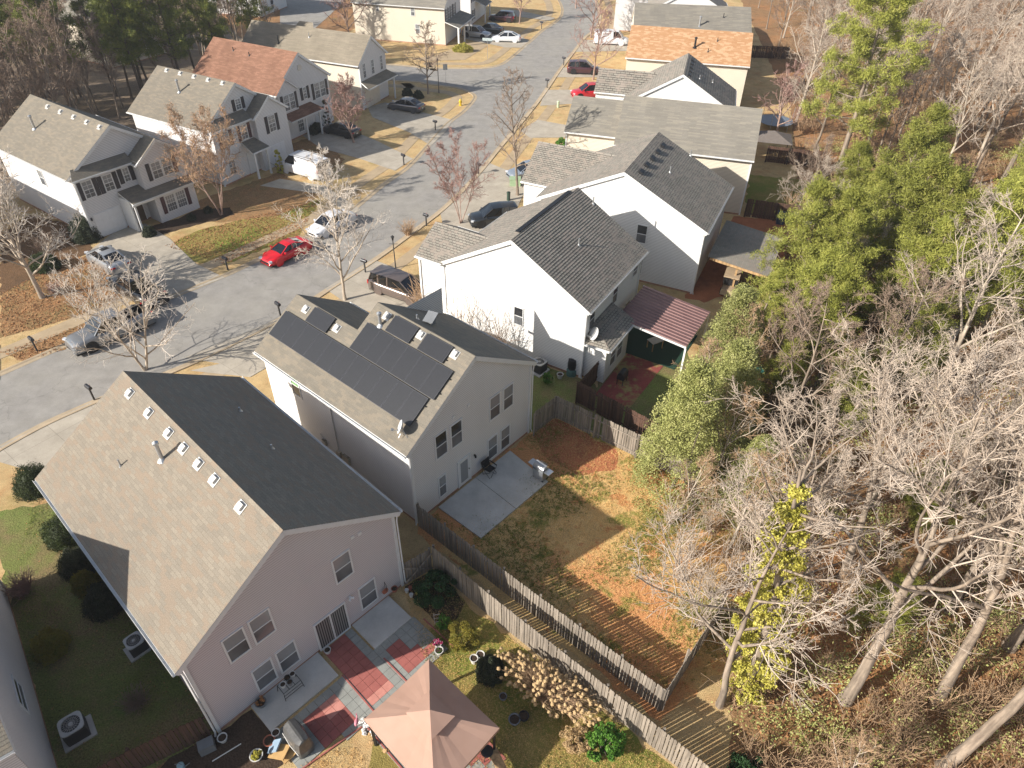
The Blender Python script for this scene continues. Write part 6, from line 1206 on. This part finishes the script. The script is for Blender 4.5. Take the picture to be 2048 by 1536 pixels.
# air conditioners
def acunit(label, x, y, s, h, rot, fan=True):
    o = thing('air_conditioner', label, 'air conditioner', (x, y, 0), rot); mb = MB(); mb.box(-s*.72, s*.72, -s*.62, s*.62, 0, .1); mb.build('pad', M['concn'], o)
    mb = MB(); mb.box(-s*.48, s*.48, -s*.48, s*.48, .1, h); 
    for k in range(int((h-.2)/.06)):
        z = .16+k*.06; mb.box(-s*.5, s*.5, -s*.5, s*.5, z, z+.022)
    mb.build('louvred_body', plain('louvre_grey', '#4c4b49', .5, .2), o); mb = MB(); n = 28; sq = []
    for i in range(n): a = 2*math.pi*i/n; c_, d_ = math.cos(a), math.sin(a); k = (abs(c_)**5+abs(d_)**5)**(-.2); sq.append((c_*k*s*.53, d_*k*s*.53))
    inn = [(math.cos(2*math.pi*i/n)*s*.42, math.sin(2*math.pi*i/n)*s*.42) for i in range(n)]
    vs = [(a, b_, h) for a, b_ in sq]+[(a, b_, h+.06) for a, b_ in sq]+[(a, b_, h+.07) for a, b_ in inn]+[(a, b_, h) for a, b_ in inn]
    mb.add(vs, [(k*n+i, k*n+(i+1) % n, (k+1)*n+(i+1) % n, (k+1)*n+i) for k in range(3) for i in range(n)]); mb.build('top_cover', M['vent'], o)
    mb = MB(); mb.lathe((0, 0, h-.1), [(s*.41, 0), (s*.4, .005), (0, .01)], 20); mb.build('shroud', M['dark'], o)
    mb = MB(); mb.lathe((0, 0, h+.02), [(s*.1, 0), (s*.1, .05), (0, .06)], 12)
    for i in range(20): a = 2*math.pi*i/20; mb.tube([(math.cos(a)*s*.08, math.sin(a)*s*.08, h+.06), (math.cos(a)*s*.43, math.sin(a)*s*.43, h+.06)], .006, 3)
    for r_ in (.18, .3): mb.tube([(math.cos(2*math.pi*i/20)*s*r_, math.sin(2*math.pi*i/20)*s*r_, h+.065) for i in range(21)], .006, 3)
    mb.build('grille', M['vent'], o); mb = MB()
    for i in range(4): a = i*math.pi/2+.4; mb.add([(0, 0, h-.03), (math.cos(a)*s*.36, math.sin(a)*s*.36, h-.05), (math.cos(a+.6)*s*.36, math.sin(a+.6)*s*.36, h-.01)], [(0, 1, 2)])
    mb.build('fan_blades', M['metal'], o)
acunit('grey air conditioner on a pad behind the gutter of the pinkish house', -16.85, 16.75, .72, .72, R(47)); acunit('larger air conditioner nearest the lower left corner', -17.75, 12.95, .85, .85, R(40)); acunit('air conditioner between the solar-panelled and the white house', 1.85, 37.7, .8, .8, R(50))
o = thing('rain_barrel', 'black rain barrel on a green stand against the white house', 'barrel', (4.05, 37.4, 0)); mb = MB(); mb.lathe((0, 0, .5), [(.24, 0), (.3, .15), (.31, .45), (.27, .8), (.1, .85)], 16); mb.build('barrel', M['dark'], o); mb = MB(); mb.lathe((0, 0, 0), [(.36, 0), (.34, .45), (.2, .5)], 12); mb.build('stand', plain('green_stand', '#4c6b63', .7), o)
pot('plant_pot', 'white round pot left of the rain barrel', 3.25, 37.0, 0, .22, .35, M['pot'])
# street furniture
M['mbox'] = plain('black_mailbox', '#26262a', .4); M['mpost'] = plain('dark_post', '#3a3836', .7)
MBX = [((456, 540), 'mailbox on the lawn edge by the parked red car'), ((75, 703), 'mailbox with stones at its foot at the far left'), ((871, 261), 'mailbox on the verge beside the corner house driveway'), ((808, 330), 'mailbox beside the brown-roofed house driveway'), ((1127, 131), 'mailbox by the maroon car'), ((1094, 176), 'mailbox opposite the fire hydrant'), ((957, 348), 'mailbox near the tall slender tree'), ((853, 452), 'mailbox by the tan grass clump'), ((731, 545), 'mailbox on a white post near the parked minivan'), ((561, 632), 'mailbox in front of the solar-panelled house'), ((189, 800), 'mailbox in front of the beige-roofed house'), ((1083, 58), 'mailbox at the top of the street by the far driveways')]
m0 = None
for i, (p, lab) in enumerate(MBX):
    q = at(*p)
    if m0 is None:
        m0 = thing('mailbox', lab, 'mailbox', q, R(-35), 'mailboxes along the street'); mb = MB(); mb.box(-.05, .05, -.05, .05, 0, 1.02); mb.box(-.3, .22, -.04, .04, .94, 1.0); mb.build('post', M['mpost'], m0)
        mb = MB(); n = 8; pr = [(-.11, 0), (.11, 0)]+[(.11*math.cos(math.pi*k/n), .12+.11*math.sin(math.pi*k/n)) for k in range(n+1)]; 
        vs = [(-.28, a, 1.0+b_) for a, b_ in pr]+[(.26, a, 1.0+b_) for a, b_ in pr]; m_ = len(pr); mb.add(vs, [list(range(m_))[::-1], list(range(m_, 2*m_))]+[(k, (k+1) % m_, m_+(k+1) % m_, m_+k) for k in range(m_)]); mb.build('box', M['mbox'], m0)
        mb = MB(); mb.box(0, .03, .115, .125, 1.05, 1.25); mb.build('flag', plain('red_flag', '#8c2a24', .5), m0)
    else: dup(m0, lab, q, R(-35+(i*7) % 20-10), 1.0)
o = thing('fire_hydrant', 'yellow fire hydrant on the dry verge at the corner', 'hydrant', at(921, 211)); mb = MB(); mb.lathe((0, 0, 0), [(.2, 0), (.2, .06), (.13, .08), (.13, .55), (.17, .57), (.17, .62), (.13, .7), (.07, .78), (.03, .86), (0, .88)], 14); ylw = plain('yellow_paint', '#c9a91c', .5); mb.build('body', ylw, o)
for ax_ in ((1, 0, 0), (-1, 0, 0), (0, -1, 0)): mb = MB(); mb.lathe((0, 0, .45), [(.09, .1), (.09, .2), (.06, .22)], 10, ax=ax_); mb.build('outlet_cap', ylw, o)
def lamp(label, x, y, h, mt):
    o = thing('lamp_post', label, 'lamp post', (x, y, 0)); mb = MB(); mb.tube([(0, 0, 0), (0, 0, .5), (0, 0, h-.4)], [.07, .05, .04], 8); mb.build('post', mt, o); mb = MB(); mb.lathe((0, 0, h-.42), [(.06, 0), (.12, .3), (.17, .32), (.03, .46), (0, .5)], 6); mb.build('lantern', M['dark'], o); mb = MB(); mb.box(-.35, .35, -.02, .02, h-.75, h-.72); mb.build('crossbar', mt, o)
lamp('slim brown lamp post behind the minivan', -9.9, 51.2, 3.0, M['mpost']); lamp('tall dark lamp post at the side-street corner', -10.5, 97.4, 4.4, M['mpost'])
o = thing('street_sign', 'thin post with a small sign at the side-street corner', 'street sign', (-9.86, 100.93, 0)); mb = MB(); mb.tube([(0, 0, 0), (0, 0, 2.6)], .03, 6); mb.build('post', M['metal'], o); mb = MB(); mb.obox((0, 0, 2.35), (1, .2, 0), .3, .01, .38); mb.build('sign_plate', M['greyplastic'], o)
o = thing('street_sign', 'pale street name sign on a thin post by the far walkway', 'street sign', (-4.61, 114.13, 0)); mb = MB(); mb.tube([(0, 0, 0), (0, 0, 2.8)], .03, 6); mb.build('post', M['metal'], o); mb = MB(); mb.obox((0, 0, 2.75), (1, -.15, 0), .75, .01, .2); mb.build('sign_plate', plain('pale_blue_sign', '#a8b4b4', .5), o)
o = thing('utility_box', 'pale green utility box at the foot of the tall slender tree', 'utility box', at(1030, 371)); mb = MB(); mb.box(-.55, .55, -.4, .4, .08, .75); mb.box(-.58, .58, -.43, .43, .75, .82); mb.build('cabinet', plain('pale_green_paint', '#93a885', .6), o); mb = MB(); mb.box(-.7, .7, -.55, .55, 0, .08); mb.build('pad', M['conc'], o)
o = thing('utility_pedestal', 'short dark green pedestal on the lawn before the dark car', 'pedestal', at(1017, 401)); mb = MB(); mb.lathe((0, 0, 0), [(.17, 0), (.17, .75), (.2, .77), (.18, .88), (0, .92)], 12); mb.build('body', plain('dark_green', '#2c4034', .6), o); 
o = thing('utility_pedestal', 'pale green pedestal stub on the far driveway edge', 'pedestal', at(1116, 215)); mb = MB(); mb.lathe((0, 0, 0), [(.16, 0), (.16, .7), (.2, .72), (.16, .82), (0, .85)], 10); mb.build('body', plain('pale_green2', '#a9b596', .6), o)
for (x, y, lab, c) in ((25.9, 61.9+0, 'blue wheeled bin against the brown fence', '#2a3c54'), (26.9, 61.5, 'green wheeled bin against the brown fence', '#2c5538'), (28.1, 61.0, 'second dark blue bin against the brown fence', '#2a3450')):
    o = thing('wheeled_bin', lab, 'bin', (x-1.0, y-1.2, 0), R(-15)); mm_ = plain('bin_'+lab[:4], c, .5); mb = MB(); mb.obox((0, 0, .5), (1, 0, 0), .33, .33, .5, tap=1.0); mb.build('body', mm_, o); mb = MB(); mb.box(-.36, .36, -.38, .36, 1.0, 1.07); mb.build('lid', mm_, o)
    for s in (-1, 1): mb = MB(); mb.tube([(s*.25, .33, .12), (s*.32, .33, .12)], .12, 10); mb.build('wheel', M['dark'], o)
# metal patio roof of house C, shed behind D
mt, nt, b = newmat('maroon_metal'); b.inputs['Metallic'].default_value = .3; b.inputs['Roughness'].default_value = .45; nt.links.new(ramp(nt, noise(nt, .6, 3), [(.3, srgb('#755753')), (.7, srgb('#876762'))]), b.inputs['Base Color']); M['maroon'] = mt
o = thing('patio_roof', 'maroon ribbed metal patio roof behind the white house', 'patio roof', (7.0, 40.0, 0), R(59.5)); mb = MB(); Lr, Wd = 4.9, 5.2
for i in range(14):
    y0 = i*Lr/14; y1 = (i+1)*Lr/14; ym = y0+.05
    for a, b_, za, zb_ in ((y0, ym, 0, .05), (ym, ym+.04, .05, .05), (ym+.04, ym+.09, .05, 0), (ym+.09, y1, 0, 0)): mb.add([(a, -.1, 3.05+za), (b_, -.1, 3.05+zb_), (b_, -Wd, 2.55+zb_), (a, -Wd, 2.55+za)], [(0, 1, 2, 3)])
mb.build('roof_sheet', M['maroon'], o)
mb = MB(); mb.bar((0, -Wd+.05, 2.45), (Lr, -Wd+.05, 2.45), .08, .16); mb.bar((0, 0, 2.95), (0, -Wd, 2.45), .06, .14); mb.bar((Lr, 0, 2.95), (Lr, -Wd, 2.45), .06, .14); mb.build('beam', M['trim'], o)
for y in (.1, Lr-.1): mb = MB(); mb.box(y-.06, y+.06, -Wd-.02, -Wd+.1, 0, 2.4); mb.build('post', M['trim'], o)
o = thing('patio_shed', 'lean-to shed with grey shingle roof behind the dark ribbed roof', 'shed', (14.9, 48.3, 0), R(65.5)); q = MB()
lapped(q, (.6, -4.9, 2.35), (1, 0, 0), Vector((0, 4.6, .55)).normalized(), Vector((0, -.55, 4.6)).normalized(), [(0, 0), (7.0, 0), (7.0, 4.9), (0, 4.9)], .145, .01, 0, True); q.build('roof', M['roofC'], o)
mb = MB(); mb.box(.6, 7.6, -4.9, -4.86, 2.12, 2.33); mb.bar((.6, -4.9, 2.25), (.6, -.2, 2.8), .05, .2); mb.build('fascia', M['timber'], o)
for x, y in ((.75, -4.7), (4, -4.7), (7.4, -4.7), (.75, -2.4)): mb = MB(); mb.box(x-.07, x+.07, y-.07, y+.07, 0, 2.3); mb.build('post', M['timber'], o)
mb = MB(); mb.box(.4, 7.4, -4.8, -2.4, 0, .04); mb.build('timber_floor', M['timber'], o)
o = thing('picnic_table', 'small table with a hanging cloth under the maroon patio roof', 'table', (10.2, 40.6, 0), R(30)); mb = MB(); mb.box(-.5, .5, -.35, .35, .7, .74); mb.build('tabletop', M['pot'], o)
for sx in (-1, 1):
    for sy in (-1, 1): mb = MB(); mb.box(sx*.45-.03, sx*.45+.03, sy*.3-.03, sy*.3+.03, 0, .7); mb.build('leg', M['timber'], o)
o = thing('barbecue', 'black barbecue against the bump-out room on the red patio', 'grill', (7.4, 36.6, 0), R(60)); mb = MB(); mb.box(-.4, .4, -.25, .25, .5, .8); mb.build('firebox', M['dark'], o); mb = MB(); mb.lathe((-.38, 0, .8), [(.24, 0), (.24, .76), (0, .76)], 12, ax=(1, 0, 0)); mb.build('lid', M['dark'], o)
for sx in (-1, 1):
    for sy in (-1, 1): mb = MB(); mb.box(sx*.36-.02, sx*.36+.02, sy*.2-.02, sy*.2+.02, 0, .5); mb.build('leg', M['dark'], o)
# things glimpsed in the wood
o = thing('play_shed', 'cream-walled shed with grey roof glimpsed through the wood', 'shed', (30.0, 41.6, 0), R(20)); mb = MB(); mb.box(-1.4, 1.4, -1.1, 1.1, 0, 1.7); mb.build('wall', M['cream'], o); mb = MB(); mb.obox((0, .7, 2.0), (1, 0, 0), 1.6, .95, .05, up=(0, -.35, 1)); mb.obox((0, -.7, 2.0), (1, 0, 0), 1.6, .95, .05, up=(0, .35, 1)); mb.build('roof', M['roofC'], o)
o = thing('trampoline', 'round trampoline behind the orange-roofed house', 'trampoline', (31.5, 86.5, 0)); mb = MB(); mb.lathe((0, 0, .8), [(2.1, 0), (2.1, .05), (1.7, .06), (0, .03)], 22); mb.build('mat', plain('blue_grey_mat', '#6a7480', .6), o)
for k in range(6): a = k*1.05; mb = MB(); mb.tube([(2.05*math.cos(a), 2.05*math.sin(a), 0), (2.05*math.cos(a), 2.05*math.sin(a), 2.4)], .03, 5); mb.build('pole', M['metal'], o)
o = thing('pop_up_canopy', 'grey hip-roofed canopy behind the white gabled house', 'canopy', (28.2, 76.8, 0), R(-14)); mb = MB(); mb.add([(-2, -1.7, 2.2), (2, -1.7, 2.2), (2, 1.7, 2.2), (-2, 1.7, 2.2), (0, 0, 3.0)], [(0, 1, 4), (1, 2, 4), (2, 3, 4), (3, 0, 4)]); mb.build('canopy', plain('grey_canvas', '#6a625c', .8), o)
for sx in (-1, 1):
    for sy in (-1, 1): mb = MB(); mb.box(sx*1.9-.04, sx*1.9+.04, sy*1.6-.04, sy*1.6+.04, 0, 2.2); mb.build('post', M['dark'], o)
mb = MB(); rg = np.random.default_rng(3)
for i in range(2): pass
o = thing('tarpaulin', 'crumpled turquoise sheet lying among the trees', 'tarpaulin', (16.4, 37.9, .1)); mb = MB(); n = 9; vs = [(-.9+1.8*i/n, -.35+.7*j/4, .12+rg.uniform(0, .16)) for j in range(5) for i in range(n+1)]; mb.add(vs, [(j*(n+1)+i, j*(n+1)+i+1, (j+1)*(n+1)+i+1, (j+1)*(n+1)+i) for j in range(4) for i in range(n)]); mb.build('sheet', plain('turquoise', '#4fa79c', .5), o)
# ------------------------------------------------------------------ vehicles
def paint(name, c, metal=.0, rough=.3):
    mt, nt, b = newmat(name); b.inputs['Base Color'].default_value = srgb(c); b.inputs['Metallic'].default_value = metal; b.inputs['Roughness'].default_value = rough; b.inputs['Coat Weight'].default_value = .7; b.inputs['Coat Roughness'].default_value = .05; return mt
M['tyre'] = plain('tyre_rubber', '#1a1a1b', .85); M['rim'] = plain('alloy_rim', '#8f9194', .35, .6); M['tail'] = plain('red_tail_light', '#a3161c', .25); M['hlight'] = plain('headlight_glass', '#b9bcc0', .15); M['undc'] = plain('black_trim', '#141414', .7)
SP = {  # length, width, body stations (x, z top, half width), greenhouse stations (x, z, half width bottom, half width top)
 'sedan': (4.75, 1.82, [(-2.37, .62, .62), (-2.3, .88, .8), (-1.75, .98, .88), (-.9, .94, .91), (.9, .92, .91), (1.2, .90, .90), (2.0, .74, .84), (2.28, .62, .74), (2.37, .5, .6)], [(-1.85, .97, .7, .68), (-.95, 1.40, .74, .60), (-.3, 1.46, .76, .62), (.35, 1.42, .76, .60), (1.3, .90, .76, .72)], .33),
 'suv': (4.75, 1.88, [(-2.37, .75, .72), (-2.32, 1.0, .86), (-1.6, 1.05, .92), (.9, 1.02, .93), (1.3, 1.0, .91), (2.05, .9, .86), (2.3, .72, .76), (2.37, .55, .64)], [(-2.28, 1.02, .78, .76), (-1.95, 1.62, .78, .66), (-.6, 1.72, .80, .68), (.3, 1.68, .80, .66), (1.25, 1.0, .80, .76)], .37),
 'minivan': (5.1, 1.95, [(-2.55, .75, .8), (-2.5, 1.02, .92), (-1.6, 1.05, .96), (1.1, 1.0, .96), (1.5, .96, .94), (2.2, .84, .86), (2.48, .68, .76), (2.55, .5, .62)], [(-2.48, 1.02, .84, .82), (-2.25, 1.66, .84, .72), (-.6, 1.76, .86, .74), (.6, 1.70, .85, .70), (1.75, .96, .84, .78)], .35),
 'coupe': (4.45, 1.82, [(-2.22, .6, .66), (-2.15, .84, .84), (-1.5, .92, .90), (-.8, .88, .88), (.6, .86, .88), (1.0, .85, .88), (1.75, .72, .84), (2.1, .58, .74), (2.22, .45, .56)], [(-1.7, .90, .66, .62), (-.8, 1.22, .70, .54), (-.25, 1.28, .71, .55), (.15, 1.22, .71, .54), (.95, .86, .72, .68)], .33),
 'van': (5.6, 2.0, [(-2.8, 1.0, .9), (-2.76, 1.2, .97), (-1, 1.22, 1.0), (1.5, 1.2, .99), (1.75, 1.12, .96), (2.45, 1.02, .90), (2.72, .8, .82), (2.8, .55, .7)], [(-2.76, 1.18, .92, .9), (-2.66, 1.95, .92, .80), (-.5, 2.05, .94, .82), (1.15, 1.98, .93, .78), (1.95, 1.1, .9, .84)], .37),
 'pickup': (5.8, 1.98, [(-2.9, .95, .9), (-2.86, 1.08, .95), (-1.0, 1.1, .97), (1.0, 1.08, .97), (1.35, 1.08, .95), (2.5, 1.0, .92), (2.8, .85, .84), (2.9, .6, .74)], [(-.95, 1.08, .82, .80), (-.75, 1.74, .82, .68), (0, 1.82, .83, .70), (.55, 1.76, .83, .68), (1.3, 1.08, .82, .76)], .40)}
def car(kind, label, c, x, y, az, cat='car', metal=.0, rough=.28, name='parked_car', group='cars parked along the street'):
    L, W, body, gh, wr = SP[kind]; o = thing(name, label, cat, (x, y, .012), R(az), group); pm = paint(kind+'_paint', c, metal, rough)
    mb = MB(); rows = []; bed = kind == 'pickup'
    for (sx, zt, hw) in body:
        zl = .22; rows.append([(sx, -hw*.93, zl), (sx, -hw, zl+.14), (sx, -hw*1.0, zt-.22 if zt > .6 else zt*.6), (sx, -hw*.93, zt-.05), (sx, -hw*.72, zt), (sx, 0, zt+.03), (sx, hw*.72, zt), (sx, hw*.93, zt-.05), (sx, hw, zt-.22 if zt > .6 else zt*.6), (sx, hw, zl+.14), (sx, hw*.93, zl)])
    # smooth subdivision along the length
    R2 = []
    for i in range(len(rows)-1):
        a = rows[max(i-1, 0)]; b_ = rows[i]; c_ = rows[i+1]; d = rows[min(i+2, len(rows)-1)]
        for k in range(3):
            t = k/3; R2.append([tuple(b_[j][q] if q == 0 and False else (b_[j][q]*(1-t)+c_[j][q]*t)+(.0 if q == 0 else (t*(1-t)*.25)*((b_[j][q]-a[j][q])*(c_[j][0]-b_[j][0])/max(.05, b_[j][0]-a[j][0]) if i > 0 else 0)*(1-t)) for q in range(3)) for j in range(11)])
    R2.append(rows[-1]); n = 11; vs = [p for r_ in R2 for p in r_]; fs = [(i*n+j, (i+1)*n+j, (i+1)*n+j+1, i*n+j+1) for i in range(len(R2)-1) for j in range(n-1)]
    if bed: fs = [f for f in fs if not (vs[f[0]][0] < -1.05 and vs[f[1]][0] < -.9 and 4 <= f[0] % n <= 5 and vs[f[0]][0] > -2.88)]
    mb.add(vs, fs); mb.add(R2[0], [list(range(n))]); mb.add(R2[-1], [list(range(n))[::-1]]); bo = mb.build('body', pm, o, smooth=False)
    me = bo.data; me.polygons.foreach_set('use_smooth', [len(p.vertices) == 4 for p in me.polygons])
    mb = MB(); mb.box(-L/2+.08, L/2-.08, -W/2+.1, W/2-.1, .16, .24); mb.build('chassis', M['undc'], o)
    if bed: mb = MB(); mb.box(-2.84, -1.02, -.70, .70, .60, .64); mb.box(-2.84, -1.02, -.71, -.67, .64, 1.09); mb.box(-2.84, -1.02, .67, .71, .64, 1.09); mb.box(-2.87, -2.83, -.7, .7, .64, 1.09); mb.box(-1.04, -1.0, -.7, .7, .64, 1.09); mb.build('cargo_bed', M['undc'], o)
    n = 5; rows = [[(sx, -hb, (z if i in (0, len(gh)-1) else .9 if kind in ('sedan', 'coupe') else 1.02)), (sx, -hb, z) if i in (0, len(gh)-1) else (sx, -ht, z), (sx, 0, z+(.0 if i in (0, len(gh)-1) else .035)), (sx, hb, z) if i in (0, len(gh)-1) else (sx, ht, z), (sx, hb, (z if i in (0, len(gh)-1) else .9 if kind in ('sedan', 'coupe') else 1.02))] for i, (sx, z, hb, ht) in enumerate(gh)]
    mb = MB(); vs = [p for r_ in rows for p in r_]; mb.add(vs, [(i*n+j, (i+1)*n+j, (i+1)*n+j+1, i*n+j+1) for i in range(len(rows)-1) for j in range(n-1)]); 
    wagon = kind in ('suv', 'minivan', 'van')
    mb.build('windows', M['tinted'], o)
    rf = MB(); top = gh[1:-1]; k = 6; rr_ = []
    for (sx, z, hb, ht) in [(top[0][0]-(.06 if not wagon else .12), top[0][1]-.03, 0, top[0][3])]+top+[(top[-1][0]+.05, top[-1][1]-.03, 0, top[-1][3])]: rr_.append([(sx, ht*(-1+2*j/k), z+.018+.035*(1-(-1+2*j/k)**2)) for j in range(k+1)])
    rf.add([p for r_ in rr_ for p in r_]+[(p[0], p[1], p[2]-.03) for r_ in rr_ for p in r_], [(i*(k+1)+j, (i+1)*(k+1)+j, (i+1)*(k+1)+j+1, i*(k+1)+j+1) for i in range(len(rr_)-1) for j in range(k)])
    for s in (-1, 1):
        b0 = gh[-1]; t0 = gh[-2]; rf.bar((b0[0], s*b0[2], b0[1]), (t0[0], s*t0[3], t0[1]), .07, .05); b1 = gh[0]; t1 = gh[1]; rf.bar((b1[0], s*b1[2], b1[1]), (t1[0], s*t1[3], t1[1]), .12, .06)
        mid = gh[len(gh)//2]; rf.bar((mid[0], s*(mid[2]+.005), .95 if kind in ('sedan', 'coupe') else 1.03), (mid[0]-.03, s*(mid[3]+.005), mid[1]), .09, .02)
        if wagon: rf.bar((gh[1][0]+.75, s*(mid[2]+.005), 1.03), (gh[1][0]+.7, s*(mid[3]+.005), gh[1][1]+.05), .14, .02)
        if kind == 'van': 
            q = [(-2.7, .93*s, 1.2), (.35, .945*s, 1.2), (.3, .84*s, 2.0), (-2.62, .82*s, 1.95)]; rf.add(q+[(a, b_-s*.03, c_) for a, b_, c_ in q], [(0, 1, 2, 3), (4, 7, 6, 5), (0, 4, 5, 1), (3, 2, 6, 7)])
    rf.build('roof', pm, o)
    for sx in (-L*.30, L*.305):
        for s in (-1, 1):
            w_ = MB(); cy = s*(W/2-.11); w_.lathe((sx, cy-.1, wr), [(wr*.5, 0), (wr*.95, .0), (wr, .03), (wr, .17), (wr*.95, .2), (wr*.5, .2)], 20, ax=(0, 1, 0)); wo = w_.build('wheel', M['tyre'], o)
            w_ = MB(); yy = cy+s*.085; w_.lathe((sx, yy if s > 0 else yy, wr), [(0, .0), (wr*.62, .01), (wr*.64, .02), (wr*.15, .028), (0, .03)], 16, ax=(0, s, 0)); w_.build('rim', M['rim'], wo)
            ar = MB(); ar.lathe((sx, s*(W/2-.02), wr+.02), [(wr*.97, 0), (wr*1.16, .0), (wr*1.16, .025), (wr*.97, .025)], 20, ax=(0, s, 0)); ar.build('wheel_arch', M['undc'] if kind in ('suv', 'pickup') else pm, o)
    zb = body[1][1]; hwb = body[1][2]
    for s in (-1, 1):
        t = MB(); t.obox((-L/2+.07, s*(hwb-.14), zb-.13), (1, 0, 0), .05, .17 if not bed else .07, .07 if kind in ('sedan', 'coupe') else .16); t.build('tail_light', M['tail'], o)
        t = MB(); t.obox((L/2-.16, s*(body[-3][2]-.2), body[-2][1]-.0), (1, -s*.5, 0), .12, .15, .055); t.build('headlight', M['hlight'], o)
        t = MB(); t.obox((gh[-1][0]-.25, s*(W/2+.03), gh[-1][1]+.08), (0, 1, 0), .11, .06, .06); t.build('mirror', pm, o)
    t = MB(); t.box(-L/2-.012, -L/2+.01, -.16, .16, .52, .63); t.build('number_plate', M['pot'], o)
    t = MB(); t.box(L/2-.05, L/2+.008, -.5, .5, .36, .5); t.build('grille', M['undc'], o)
    return o
s1 = car('sedan', 'silver sedan with sunroof on the left house driveway', '#a9abad', -33.7, 50.95, 142, metal=.5)
mb = MB(); mb.add([(-.35, -.32, 1.518), (.2, -.32, 1.495), (.2, .32, 1.495), (-.35, .32, 1.518)], [(0, 1, 2, 3)]); mb.build('sunroof', M['tinted'], s1)
car('pickup', 'black pickup parked behind the silver sedan', '#151618', -29.3, 46.35, 143, 'pickup', metal=.2)
car('pickup', 'grey pickup parked at the kerb with a loaded open bed', '#84878a', -28.9, 40.9, 229, 'pickup', metal=.5)
car('coupe', 'bright red sports coupe at the kerb', '#c4101c', -19.4, 52.8, 233); car('sedan', 'white sedan at the kerb ahead of the red coupe', '#cfcfd0', -16.6, 58.0, 233)
v1 = car('van', 'white work van with a ladder rack on the driveway', '#d3d3d4', -22.0, 70.2, 151, 'van'); mb = MB()
for xx in (-2.2, -.9, .4): mb.bar((xx, -.75, 2.12), (xx, .75, 2.12), .04, .04)
for s in (-1, 1): mb.bar((-2.4, s*.7, 2.16), (.7, s*.7, 2.16), .04, .04)
mb.build('ladder_rack', M['metal'], v1)
car('sedan', 'dark grey sedan on the corner house driveway', '#55565a', -14.0, 90.4, 158, metal=.5); car('suv', 'silver wagon nearest the white-columned porch', '#a6a8aa', -6.9, 127.0, -22, metal=.4); car('sedan', 'white sedan on the far driveway nearest the street', '#cfd0d1', -1.9, 124.7, 176)
car('sedan', 'dark green sedan between the silver wagon and the white sedan', '#2f3634', -4.9, 130.2, 160, metal=.3); car('suv', 'dark maroon car under the round bare tree at the top', '#3a1a24', -2.9, 138.6, 165); car('suv', 'red car beside the long grey garage roof', '#b3202a', 9.6, 96.8, -168)
car('suv', 'maroon car hidden behind bare twigs across from the hydrant', '#43282c', 9.6, 107.6, -5); car('van', 'white van by the orange-tan roof', '#d3d3d4', 15.2, 124.2, -8, 'van'); car('sedan', 'silver-blue sedan behind the tall slender tree', '#9aa3ad', 1.4, 70.6, 205, metal=.5)
car('suv', 'dark shiny car on the white house driveway', '#2e3338', -1.9, 59.8, 196, metal=.5); car('minivan', 'taupe minivan parked behind the solar-panelled house', '#6e625c', -8.9, 47.1, -30, 'minivan', metal=.4); car('sedan', 'black car under the round pinkish tree', '#1e1f22', -20.4, 81.6, 150)
o = thing('golf_cart', 'tan open utility cart beside the timber shed', 'cart', (17.4, 48.6, 0), R(68)); tn = plain('tan_plastic', '#a08c72', .6)
mb = MB(); mb.obox((0, 0, .5), (1, 0, 0), 1.35, .6, .22, tap=.94); mb.obox((1.0, 0, .75), (1, 0, .15), .4, .55, .12, tap=.85); mb.build('body', tn, o); mb = MB(); mb.obox((-.2, 0, 1.75), (1, 0, 0), .85, .6, .05); mb.build('roof', tn, o); mb = MB(); mb.obox((-.2, 0, .85), (1, 0, 0), .3, .5, .1); mb.obox((-.5, 0, 1.05), (1, 0, 0), .06, .5, .25); mb.build('seat', M['dark'], o)
for sx in (-.95, .55):
    for s in (-1, 1): mb = MB(); mb.tube([(sx, s*.52, .7), (sx+.02, s*.55, 1.72)], .025, 6); mb.build('roof_post', M['dark'], o)
for sx in (-.85, .9):
    for s in (-1, 1): mb = MB(); mb.lathe((sx, s*.55-.1, .3), [(.1, 0), (.29, .0), (.3, .04), (.3, .16), (.29, .2), (.1, .2)], 16, ax=(0, 1, 0)); mb.build('wheel', M['tyre'], o)
# ------------------------------------------------------------------ thin air between the near houses and the far end of the street
mt = bpy.data.materials.new('haze'); mt.use_nodes = True; nt = mt.node_tree; nt.nodes.remove(nt.nodes['Principled BSDF']); pv_ = nt.nodes.new('ShaderNodeVolumePrincipled')
pv_.inputs['Color'].default_value = (.93, .95, 1, 1); pv_.inputs['Density'].default_value = .0003; pv_.inputs['Anisotropy'].default_value = .2; nt.links.new(pv_.outputs[0], nt.nodes['Material Output'].inputs['Volume'])
mb = MB(); mb.box(-520, 520, -80, 920, -1, 34); hz_ = mb.build('haze', mt); hz_['kind'] = 'stuff'; hz_['label'] = 'thin pale haze over the far houses'; hz_['category'] = 'haze'
